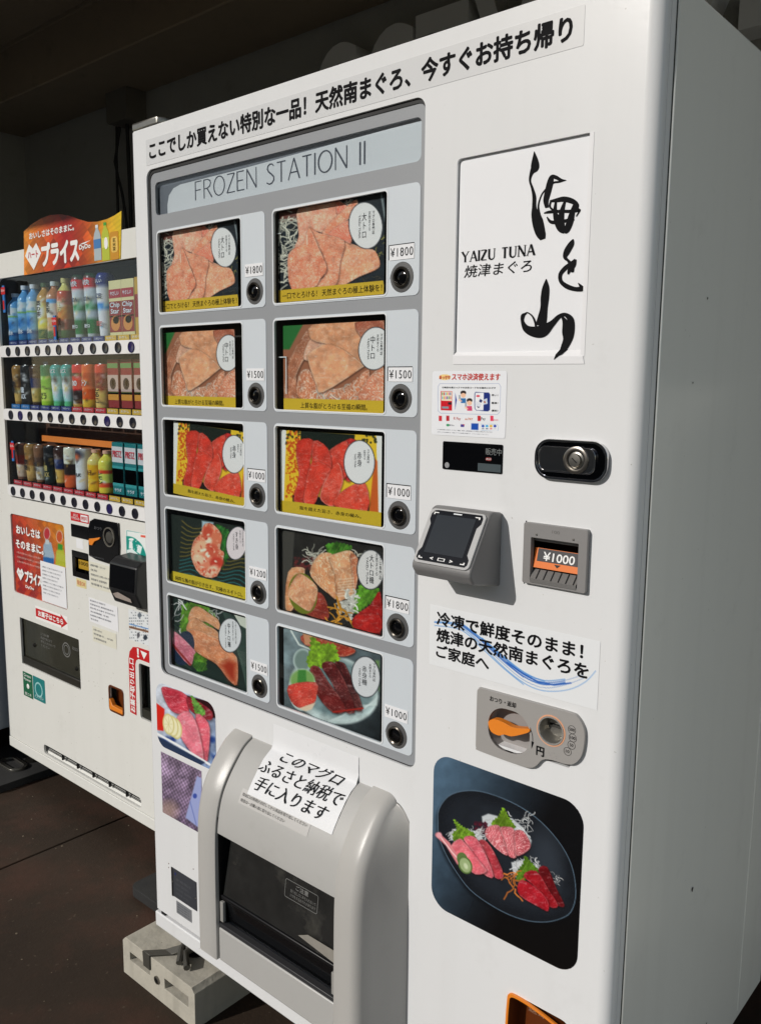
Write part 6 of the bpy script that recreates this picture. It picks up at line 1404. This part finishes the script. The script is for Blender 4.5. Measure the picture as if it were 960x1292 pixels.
bpts = [(153, 490), (153, 345), (152, 210), (200, 165), (260, 128), (320, 106), (390, 100), (450, 112), (500, 132), (560, 150), (620, 148), (680, 132), (730, 108), (774, 78), (772, 200), (768, 384)]
YB = Y2 - .0015
bq = [at((x / 5.0526, 250 + y / 5.055), YB) for x, y in bpts]
bx0, bx1 = min(a for a, b in bq), max(a for a, b in bq); bz0, bz1 = min(b for a, b in bq), max(b for a, b in bq)
bnr = prn('promotional_banner', [(bx0, bz1), (bx1, bz1), (bx1, bz0), (bx0, bz0)], YB, m2, BCR, bn, 220, 110, clip=bq)
plate('banner_board', bq, Y2 - .0008, Y2 - .0002, mat('board_edge', (190, 150, 60), .5), m2)
def bR(x0, y0, x1, y1): return rect((x0 / 5.0526, 250 + y0 / 5.055), (x1 / 5.0526, 250 + y1 / 5.055), YB)
def bP(x, y): return at((x / 5.0526, 250 + y / 5.055), YB)
za, zb_ = bP(190, 262)[1], bP(190, 222)[1]
text('おいしさはそのままに。', (bP(188, 240)[0], bP(188, 262)[1], bP(472, 180)[0], bP(188, 222)[1]), YB - .0008, WHITEINK, bnr, bold=.03)
text('プライス', (bP(268, 340)[0], bP(290, 428)[1], bP(500, 300)[0], bP(290, 290)[1]), YB - .0008, WHITEINK, bnr, bold=.05)
cx0 = (bP(162, 350)[0] + bP(264, 350)[0]) / 2; w0 = (bP(264, 350)[0] - bP(162, 350)[0]) / 2; zc = bP(162, 368)[1]
plate('heart_mark', [(cx0 - w0, zc), (cx0 - w0 * .45, zc + .034), (cx0, zc + .018), (cx0 + w0 * .45, zc + .034), (cx0 + w0, zc), (cx0, zc - .048)], YB - .0012, YB - .0004, WHITEINK, bnr)
text('ハート', (cx0 - w0 * .62, zc - .010, cx0 + w0 * .62, zc + .011), YB - .0016, RED, bnr, bold=.03)
text('DyDo', (bP(506, 300)[0], bP(506, 335)[1], bP(578, 300)[0], bP(506, 300)[1]), YB - .0008, WHITEINK, bnr, bold=.04)
obj('logo_wing', [(bP(506, 300)[0], YB - .0009, bP(506, 296)[1]), (bP(540, 300)[0], YB - .0009, bP(506, 296)[1]), (bP(530, 300)[0], YB - .0009, bP(506, 288)[1]), (bP(580, 300)[0], YB - .0009, bP(506, 280)[1])], [(0, 1, 2), (2, 1, 3)], WHITEINK, bnr)
def banner_bottle(x0, x1, zt, cols, cap):
    h = zt - (bP(x0, 400)[1]); cx = (bP(x0, 300)[0] + bP(x1, 300)[0]) / 2; r = abs(bP(x1, 300)[0] - bP(x0, 300)[0]) / 2; z0 = zt - h
    P = [(cx - r, z0), (cx + r, z0), (cx + r, z0 + h * .62), (cx + r * .8, z0 + h * .76), (cx + r * .35, z0 + h * .88), (cx + r * .35, zt), (cx - r * .35, zt), (cx - r * .35, z0 + h * .88), (cx - r * .8, z0 + h * .76), (cx - r, z0 + h * .62)]
    plate('bottle_print', P, YB - .0010, YB - .0004, mat('bp' + str(cols[0]), cols[0], .4), bnr)
    box('bottle_print', (cx - r * .98, YB - .0014, z0 + h * .34), (cx + r * .98, YB - .0011, z0 + h * .6), mat('bp' + str(cols[1]), cols[1], .4), bnr)
    box('bottle_print', (cx - r * .36, YB - .0014, z0 + h * .92), (cx + r * .36, YB - .0011, zt), mat('bp' + str(cap), cap, .4), bnr)
    return cx, z0, h, r
banner_bottle(600, 646, bP(622, 168)[1], ((170, 184, 190), (60, 120, 180)), (226, 230, 234))
g_ = banner_bottle(651, 699, bP(672, 152)[1], ((180, 190, 50), (210, 214, 90)), (60, 160, 50))
plate('bottle_print', circ(g_[0] + .004, g_[1] + g_[2] * .45, g_[3] * .5, 14, g_[2] * .16), YB - .0020, YB - .0016, WHITEINK, bnr)
a = (bP(704, 300)[0], bP(704, 395)[1], bP(758, 300)[0], bP(704, 215)[1]); plate('bottle_print', rr(a[0], a[1], a[2], a[3], .006, 3), YB - .0010, YB - .0004, mat('bp_can', (200, 140, 20), .4), bnr)
plate('bottle_print', rr(a[0] + .006, a[1] + .02, a[2] - .004, a[3] - .014, .01, 4), YB - .0015, YB - .0011, mat('bp_can2', (230, 190, 90), .4), bnr)
text('玄米茶', ((a[0] + a[2]) / 2 - .008, a[1] + .024, (a[0] + a[2]) / 2 + .009, a[3] - .018), YB - .002, INK, bnr) if False else text('玄\n米\n茶', ((a[0] + a[2]) / 2 - .008, a[1] + .024, (a[0] + a[2]) / 2 + .009, a[3] - .018), YB - .002, INK, bnr)

# poster on the drinks machine
def p2(p):
    bn(Paint(p.X, p.Y)); X, Y = p.X, p.Y
    t = np.clip((X - 60) / 340 + (160 - Y) / 900, 0, 1)[:, None]; p.C = np.array((186, 34, 30.))[None] * (1 - t) + np.array((236, 150, 40.))[None] * t
    u = (X + Y * .75) / 30; v = (X - Y * .75) / 30; h = _hash(np.floor(u), np.floor(v), 5); p.C = p.C * (1 + .30 * (h - .5))[:, None]
    p.mix(((h > .6) & (Y > 380)).astype(float), (226, 90, 30), .6)
    p.poly([(262, 230), (275, 210), (310, 215), (330, 300), (325, 340), (262, 330)], (170, 190, 210), 4); p.poly([(262, 300), (326, 310), (326, 345), (262, 335)], (40, 110, 180), 4)
    p.poly([(340, 270), (352, 250), (385, 255), (402, 320), (402, 365), (336, 350)], (200, 200, 60), 4); p.poly([(350, 220), (380, 226), (380, 262), (350, 256)], (60, 160, 50), 3)
    p.ell(284, 160, 20, 38, (236, 226, 222), 0, 3); p.ell(284, 160, 17, 34, (206, 50, 60), 0, 3); p.poly([(274, 195), (298, 200), (298, 225), (274, 222)], (216, 222, 228), 4)
    p.ell(360, 178, 20, 38, (236, 226, 222), 0, 3); p.ell(360, 178, 17, 34, (220, 90, 40), 0, 3)
po2 = prn('poster', rq(POS), Y2 + .006, m2, (0, 640, 4.8), p2, 110, 90)
plate('poster_pane', rr(POS[0] - .004, POS[1] - .004, POS[2] + .004, POS[3] + .004, .01), Y2 + .0035, Y2 + .0042, PANE, po2)
plate('poster_back', rr(POS[0] - .01, POS[1] - .01, POS[2] + .01, POS[3] + .01, .01), Y2 + .012, Y2 + .029, BLACK, po2)
def q3(x0, y0, x1, y1, y=Y2): return rect((x0 / 4.8, 640 + y0 / 4.8), (x1 / 4.8, 640 + y1 / 4.8), y)
def t3(s, x0, y0, x1, y1, m, par, y=Y2 - .001, **k): return text(s, q3(x0, y0, x1, y1, y), y, m, par, **k)
yy = Y2 + .0030
P3 = lambda x, y: at((x / 4.8, 640 + y / 4.8), Y2)
text('おいしさは', (P3(86, 0)[0], P3(90, 155)[1], P3(236, 0)[0] if False else P3(236, 150)[0], P3(90, 108)[1]), yy, WHITEINK, po2, bold=.04)
text('そのままに。', (P3(90, 200)[0], P3(95, 244)[1], P3(256, 240)[0], P3(95, 196)[1]), yy, WHITEINK, po2, bold=.04)
for i in range(3): text('人気の天然水やお茶などの商品を', (P3(95, 270)[0], P3(95, 277 + i * 27)[1], P3(240, 290)[0], P3(95, 265 + i * 27)[1]), yy, mat('pale_pink_ink', (232, 190, 180), .5), po2)
text('プライス', (P3(146, 400)[0], P3(146, 450)[1], P3(244, 400)[0], P3(146, 385)[1]), yy, WHITEINK, po2, bold=.05)
hx_, hz_ = (P3(97, 400)[0] + P3(140, 400)[0]) / 2, P3(97, 392)[1]; hw = (P3(140, 400)[0] - P3(97, 400)[0]) / 2
plate('heart_mark', [(hx_ - hw, hz_), (hx_ - hw * .5, hz_ + .018), (hx_, hz_ + .008), (hx_ + hw * .5, hz_ + .018), (hx_ + hw, hz_), (hx_, hz_ - .028)], yy - .0004, yy, WHITEINK, po2)
text('ハート', (hx_ - hw * .6, hz_ - .006, hx_ + hw * .6, hz_ + .005), yy - .0008, RED, po2)
text('DyDo', (P3(150, 480)[0], P3(150, 492)[1], P3(200, 480)[0], P3(150, 472)[1]), yy, WHITEINK, po2, bold=.04)
np_ = (-1.1665, 0.743, -0.999, 0.884)
box('notice_sheet', (np_[0], Y2 - .0016, np_[1]), (np_[2], Y2 - .001, np_[3]), PAPER, m2)
for i in range(8): text('お客様各位 いつもご利用いただき誠にありがとうございます'[: 28 - (i * 5) % 11], (np_[0] + .012, np_[3] - .022 - i * .013, np_[0] + .15 - .012 * ((i * 5) % 4), np_[3] - .016 - i * .013), Y2 - .0019, INKN, m2)

# red sticker, small display, coin block, validator, reader, notices
st = box('warning_sticker', (-.950, Y2 - .0006, 1.048), (-.840, Y2, 1.077), RED, m2)
text('お札は\n千円札のみ', (-.945, 1.053, -.895, 1.073), Y2 - .0009, WHITEINK, st); box('sticker_field', (-.888, Y2 - .0009, 1.052), (-.846, Y2 - .0007, 1.073), PAPER, st); text('使用可', (-.884, 1.056, -.850, 1.069), Y2 - .0012, REDINK, st, bold=.02)
box('status_display', (-.950, Y2 - .002, .9955), (-.845, Y2, 1.0375), GLOSSB, m2, bevel=.001)
CB = [(-.840, .948), (-.838, 1.035), (-.826, 1.060), (-.800, 1.071), (-.664, 1.0715), (-.663, 1.0), (-.668, .965), (-.690, .944), (-.725, .937), (-.800, .940)]
cb = plate('coin_unit', CB, Y2 - .006, Y2, GLOSSB, m2, bevel=.002)
cc2 = P3(672, 180)
MB().lathe([(.031, 0), (.0305, -.003), (.0275, -.003), (.027, 0)], (cc2[0], Y2 - .006, cc2[1]), 'y', 26, caps=False).build('coin_ring', mat('ring_grey', (150, 146, 136), .3, .6), cb, smooth=True)
disc('coin_slot', cc2[0] + .004, cc2[1], [(.019, Y2 - .006), (.017, Y2 - .010), (.001, Y2 - .011)], STEEL, cb)
LV2 = [(P3(x, y)) for x, y in ((552, 200), (556, 188), (585, 186), (622, 180), (618, 192), (588, 205), (575, 228), (558, 226))]
plate('return_lever', LV2, Y2 - .010, Y2 - .0062, ORANGE, cb, bevel=.001)
text('おつり', (P3(582, 120)[0], P3(582, 130)[1], P3(626, 120)[0], P3(582, 112)[1]), Y2 - .0064, EM, cb); text('DyDo DRINCO', (P3(545, 300)[0], .9455, P3(640, 300)[0], .9505), Y2 - .0064, EM, cb)
ys = box('small_label', (q3(462, 190, 505, 262)[0], Y2 - .0006, q3(462, 190, 505, 262)[1] + .004), (q3(462, 190, 505, 262)[2], Y2, q3(462, 190, 505, 262)[3]), PAPER, m2)
bv = box('validator_back', (BLV[0], Y2 + .027, BLV[1]), (BLV[2], Y2 + .029, BLV[3]), BLACK, m2)
box('validator_frame', (BLV[0] + .002, Y2 - .001, BLV[3] - .02), (BLV[2] - .002, Y2 + .02, BLV[3] - .002), GLOSSB, bv); box('validator_frame', (BLV[0] + .002, Y2 - .001, BLV[1] + .002), (BLV[0] + .022, Y2 + .02, BLV[3] - .021), GLOSSB, bv); box('validator_frame', (BLV[0] + .023, Y2 - .001, BLV[1] + .002), (BLV[2] - .002, Y2 + .02, BLV[1] + .020), GLOSSB, bv)
box('validator_sign', (BLV[0] + .03, Y2 + .006, BLV[1] + .03), (BLV[2] - .008, Y2 + .008, BLV[1] + .060), mat('dim_yellow', (176, 140, 40), .4), bv); text('1000', (BLV[0] + .034, BLV[1] + .043, BLV[2] - .014, BLV[1] + .055), Y2 + .0055, INK, bv)
box('round_label', (-.932, Y2 - .0006, .832), (-.872, Y2, .860), mat('cream_label', (220, 206, 150), .5), m2); text('現金OK', (-.928, .838, -.877, .854), Y2 - .0009, REDINK, m2)
# black handheld reader on the drinks machine
V = []; prf = [(Y2, .990), (Y2 - .050, .985), (Y2 - .072, .970), (Y2 - .078, .895), (Y2 - .060, .850), (Y2 - .030, .842), (Y2, .846)]
for x in (-.612, -.470): V += [(x, y, z) for y, z in prf]
n = len(prf)
r2_ = obj('card_reader', V, [tuple(range(n)), tuple(range(n, 2 * n))] + [(i, (i + 1) % n, n + (i + 1) % n, n + i) for i in range(n)], mat('reader_black', (30, 31, 33), .35), m2, bevel=.005, seg=3, ang=12)
obj('screen', [(-.605, Y2 - .0722 - .0012, .966), (-.477, Y2 - .0722 - .0012, .966), (-.477, Y2 - .0795, .899), (-.605, Y2 - .0795, .899)], [(0, 1, 2, 3)], GLOSSB, r2_)
obj('receipt_lip', [(-.590, Y2 - .0775, .880), (-.560, Y2 - .0790, .889), (-.500, Y2 - .0765, .878), (-.500, Y2 - .0720, .866), (-.585, Y2 - .0720, .868)], [(0, 1, 2, 3, 4)], mat('pale_lip', (176, 164, 156), .4), r2_)
# teal sticker
def tl(p):
    p.fill((222, 228, 226)); p.ell(770, 340, 120, 165, (20, 140, 126), 0, 3); p.poly([(765, 260), (800, 250), (885, 330), (885, 335), (768, 305)], (216, 228, 226), 4)
    p.ell(795, 195, 16, 8, (230, 236, 234), 0, 3); p.poly([(783, 205), (800, 205), (806, 250), (780, 250)], (226, 232, 230), 4); p.poly([(835, 225), (862, 240), (850, 285), (828, 270)], (216, 230, 228), 4)
    r = random.Random(5)
    for i in range(14): p.ell(r.uniform(800, 850), r.uniform(190, 260), 2.5, 3, W3, 0, 2)
    p.line([(768, 142), (885, 160)], 3, (60, 150, 146), 2); p.line([(768, 142), (768, 300), (885, 330)], 3, (60, 150, 146), 2); p.poly([(852, 168), (884, 172), (884, 186), (852, 180)], (220, 90, 70), 3)
ts = prn('teal_sticker', [(-.631, 1.055), (-.515, 1.055), (-.515, .972), (-.631, .972)], Y2 - .0006, m2, (0, 640, 4.8), tl, 60, 60)
def notice(rc, lines, m=PAPER, rot=0):
    b = obj('notice', [(rc[0], Y2 - .0006, rc[1]), (rc[2], Y2 - .0006, rc[1] + rot), (rc[2], Y2 - .0012, rc[3] + rot), (rc[0], Y2 - .0010, rc[3])], [(0, 1, 2, 3)], m, m2)
    for i, (s, f) in enumerate(lines):
        h = (rc[3] - rc[1]) / (len(lines) + .6); z = rc[3] - h * (i + .9)
        text(s, (rc[0] + .008, z - h * .05, rc[0] + .008 + (rc[2] - rc[0] - .016) * f, z + h * .42), Y2 - .0016, INKN, b)
CRM = mat('cream_notice', (222, 220, 204), .5)
notice((-.848, .843, -.700, .928), [('自動販売機統一ステッカー', .7), ('住所', .3), ('管理会社名 お問い合わせ先', .9), ('電話番号 設置場所', .7), ('管理番号 0120', .8)], CRM)
notice((-.860, .728, -.692, .808), [('食品衛生法 営業許可', .6), ('営業者氏名 静岡県焼津市', .9), ('所在地 許可番号 許可年月日', .95), ('有効期限 令和', .7), ('自動販売機の設置場所', .8), ('株式会社', .3)], PAPER, -.003)
notice((-.845, .665, -.706, .716), [('お問い合わせ', .4), ('管理番号 : : 0120', .9), ('お客様相談室', .6)], CRM, .001)
def nt2(p):
    p.fill((216, 220, 222)); r = random.Random(6)
    for j in range(14):
        for i in range(10):
            if r.random() < .6: x = 782 + i * 12; y = 618 + j * 17; p.poly([(x, y), (x + r.uniform(3, 9), y + 1), (x + 8, y + r.uniform(4, 9)), (x, y + 7)], (90, 96, 106), 3, .8)
    p.line([(775, 705), (900, 738)], 6, (80, 130, 190), 3); p.line([(780, 725), (900, 755)], 12, (120, 84, 60), 4); p.ell(838, 775, 9, 16, (90, 90, 96), 0, 3); p.ell(880, 790, 12, 16, (50, 60, 70), 0, 3); p.ell(845, 655, 12, 14, (100, 110, 120), 0, 4)
prn('instruction_notice', [(-.632, .812), (-.515, .812), (-.515, .715), (-.632, .715)], Y2 - .0006, m2, (0, 640, 4.8), nt2, 60, 60)
# arrow sticker
ab = box('arrow_backing', (-1.2205, Y2 - .0004, .668), (-1.001, Y2, .715), WHITEINK, m2)
plate('arrow_sticker', [(-1.218, .677), (-1.045, .677), (-1.045, .669), (-1.003, .692), (-1.045, .716), (-1.045, .707), (-1.218, .707)], Y2 - .0009, Y2 - .0005, RED, ab)
text('お菓子はこちら', (-1.200, .6825, -1.030, .7015), Y2 - .0012, WHITEINK, ab, bold=.04)
# delivery flap of the drinks machine
fb = box('delivery_flap', (-1.3425, Y2 + .012, .505), (-.9355, Y2 + .016, .6495), mat('flap_dark_glass', (52, 52, 44), .15, var=.3, scale=20), m2)
box('flap_bar', (-1.3425, Y2 + .004, .4765), (-.9355, Y2 + .024, .5045), mat('flap_bar_dark', (40, 38, 32), .35), fb, bevel=.002)
annulus('flap_mark', circ(-1.040, .590, .026, 22), circ(-1.040, .590, .0225, 22), Y2 + .0112, Y2 + .0116, CI, fb); annulus('flap_mark', circ(-1.040, .590, .017, 22), circ(-1.040, .590, .0145, 22), Y2 + .0112, Y2 + .0116, CI, fb)
for i, s in enumerate(('ご注意', '商品が出るまで', '手を入れないで', 'ください')): text(s, (-1.215, .608 - i * .014, -1.215 + .06 + .02 * (i % 3), .617 - i * .014), Y2 + .0112, CI, fb)
text('取出口', (-1.0, .60, -.965, .611), Y2 + .0112, CI, fb)
for x, z in ((-1.262, .560), (-.978, .538)): disc('flap_stud', x, z, [(.008, Y2 + .011), (.005, Y2 + .006), (.001, Y2 + .005)], DSTEEL, fb, seg=12)
# green and teal stickers
gs = box('green_sticker', (-1.341, Y2 - .0006, .357), (-1.271, Y2, .4485), mat('deep_green', (20, 96, 64), .4), m2)
text('Green\nPower', (-1.334, .418, -1.280, .443), Y2 - .0009, WHITEINK, gs); disc('leaf_mark', -1.306, .398, [(.010, Y2 - .0006), (.009, Y2 - .0010), (.001, Y2 - .0011)], WHITEINK, gs, seg=7); text('省エネ', (-1.332, .362, -1.284, .374), Y2 - .0009, WHITEINK, gs)
gs = plate('eco_sticker', rr(-1.267, .363, -1.181, .4495, .005, 3), Y2 - .0006, Y2, mat('teal_print', (26, 122, 122), .4), m2)
annulus('ring_mark', circ(-1.226, .405, .028, 20), circ(-1.226, .405, .022, 20), Y2 - .0010, Y2 - .0007, mat('pale_teal', (150, 200, 200), .5), gs); text('ノンフロン', (-1.258, .372, -1.195, .382), Y2 - .0009, WHITEINK, gs)
# orange cup, snack port, red strip
c_ = plate('return_cup', rr(CUP2[0] - .001, CUP2[1] - .002, CUP2[2] + .002, CUP2[3] + .002, .013, 4), Y2 - .003, Y2 - .0002, BROWNP, m2, holes=[rr(CUP2[0] + .004, CUP2[1] + .006, CUP2[2] - .003, CUP2[3] - .004, .010, 4)], bevel=.001)
box('cup_back', (CUP2[0], Y2 + .025, CUP2[1]), (CUP2[2], Y2 + .029, CUP2[3]), BROWNP, c_)
plate('cup_lip', [(CUP2[0] + .003, CUP2[1] + .004), (CUP2[2] - .002, CUP2[1] + .004), (CUP2[2] - .002, CUP2[1] + .018), (CUP2[0] + .022, CUP2[1] + .020), (CUP2[0] + .010, CUP2[1] + .036), (CUP2[0] + .003, CUP2[1] + .040)], Y2 - .004, Y2 + .01, ORANGE, c_, bevel=.002)
sp_ = box('snack_port', (PORT[0] - .004, Y2 + .024, PORT[1] - .004), (PORT[2] + .004, Y2 + .029, PORT[3] + .004), mat('port_black', (24, 27, 26), .2), m2)
box('port_bar', (PORT[0] + .002, Y2 + .006, PORT[1] + .002), (PORT[2] - .002, Y2 + .02, PORT[1] + .030), mat('port_bar_dark', (44, 44, 38), .4), sp_)
text('商品取出口', (-.565, .585, -.50, .60), Y2 + .0235, CI, sp_); text('ご注意', (-.565, .55, -.52, .563), Y2 + .0235, CI, sp_)
rs = plate('red_strip', [(-.642, .479), (-.608, .477), (-.606, .640), (-.600, .655), (-.588, .662), (-.500, .662), (-.500, .700), (-.585, .699), (-.615, .694), (-.634, .676), (-.641, .650)], Y2 - .0007, Y2, RED, m2)
text('お菓子取り出し口', (-.638, .484, -.613, .655), Y2 - .0010, WHITEINK, rs, rot=90, bold=.03)
text('！', (-.592, .668, -.584, .694), Y2 - .0010, WHITEINK, rs, bold=.04); obj('triangle_mark', [(-.575, Y2 - .001, .692), (-.540, Y2 - .001, .690), (-.557, Y2 - .001, .668)], [(0, 1, 2)], WHITEINK, rs)
# small strips stuck inside the display window
for (x, z, h) in ((-1.340, 1.815, .09), (-1.005, 1.70, .075), (-1.335, 1.285, .07)):
    s_ = box('strip_label', (x - .008, Y2 + .004, z - h), (x + .006, Y2 + .0075, z), mat('strip_blue', (50, 120, 190), .4), m2); box('strip_red', (x - .014, Y2 + .0025, z - .03), (x + .014, Y2 + .0035, z - .006), RED, s_); text('DyDo', (x - .012, z - .022, x + .012, z - .013), Y2 + .002, WHITEINK, s_)
    box('strip_white', (x - .006, Y2 + .0030, z - h + .01), (x + .004, Y2 + .0036, z - h + .04), RED, s_)
# feet
for x in (-1.42, -.36):
    foot(m2, x, Y2 + .06, B2, GZ + .028); foot(m2, x, Y2 + .55, B2, GZ + .028)
rg = rr(-1.50, .30, -1.36, .37, .034, 8); ri = rr(-1.487, .313, -1.373, .357, .021, 8)
mb = MB().prism(rg, 0, 1, [ri]); V = [(v[0], v[2], GZ + .0285 + (.008 if v[1] < .5 else 0)) for v in mb.v]; obj('levelling_ring', V, mb.f, STEEL, m2, bevel=.002)

# ================================================================== THIRD MACHINE (grey edge at far left)
m3 = thing('vending_machine', (-2.1, .7, GZ), 'grey sided vending machine only just showing at the far left edge', 'vending machine')
SG = mat('third_side_grey', (170, 176, 184), .4)
box('cabinet', (-2.55, .22, .17), (-1.53, 1.02, 1.86), SG, m3, bevel=.006)
box('door', (-2.55, .175, .17), (-1.532, .216, 1.86), WHITE2, m3, bevel=.004)
box('display_window', (-2.47, .171, 1.05), (-1.68, .1748, 1.78), GLOSSB, m3)
box('kick_panel', (-2.55, .172, .115), (-1.53, .30, .167), WHITE2, m3, bevel=.003)
box('delivery_flap', (-2.4, .171, .45), (-1.9, .1748, .62), BLACK, m3)
for z in (.70, .78): MB().lathe([(.010, 0), (.009, .004), (.001, .005)], (0, 0, 0), 'z', 12).build('side_screw', DSTEEL, m3, local=False)
for o in [o for o in bpy.data.objects if o.name.startswith('side_screw')]: bpy.data.objects.remove(o)
for x in (-2.45, -1.62): foot(m3, x, .3, .115, GZ)
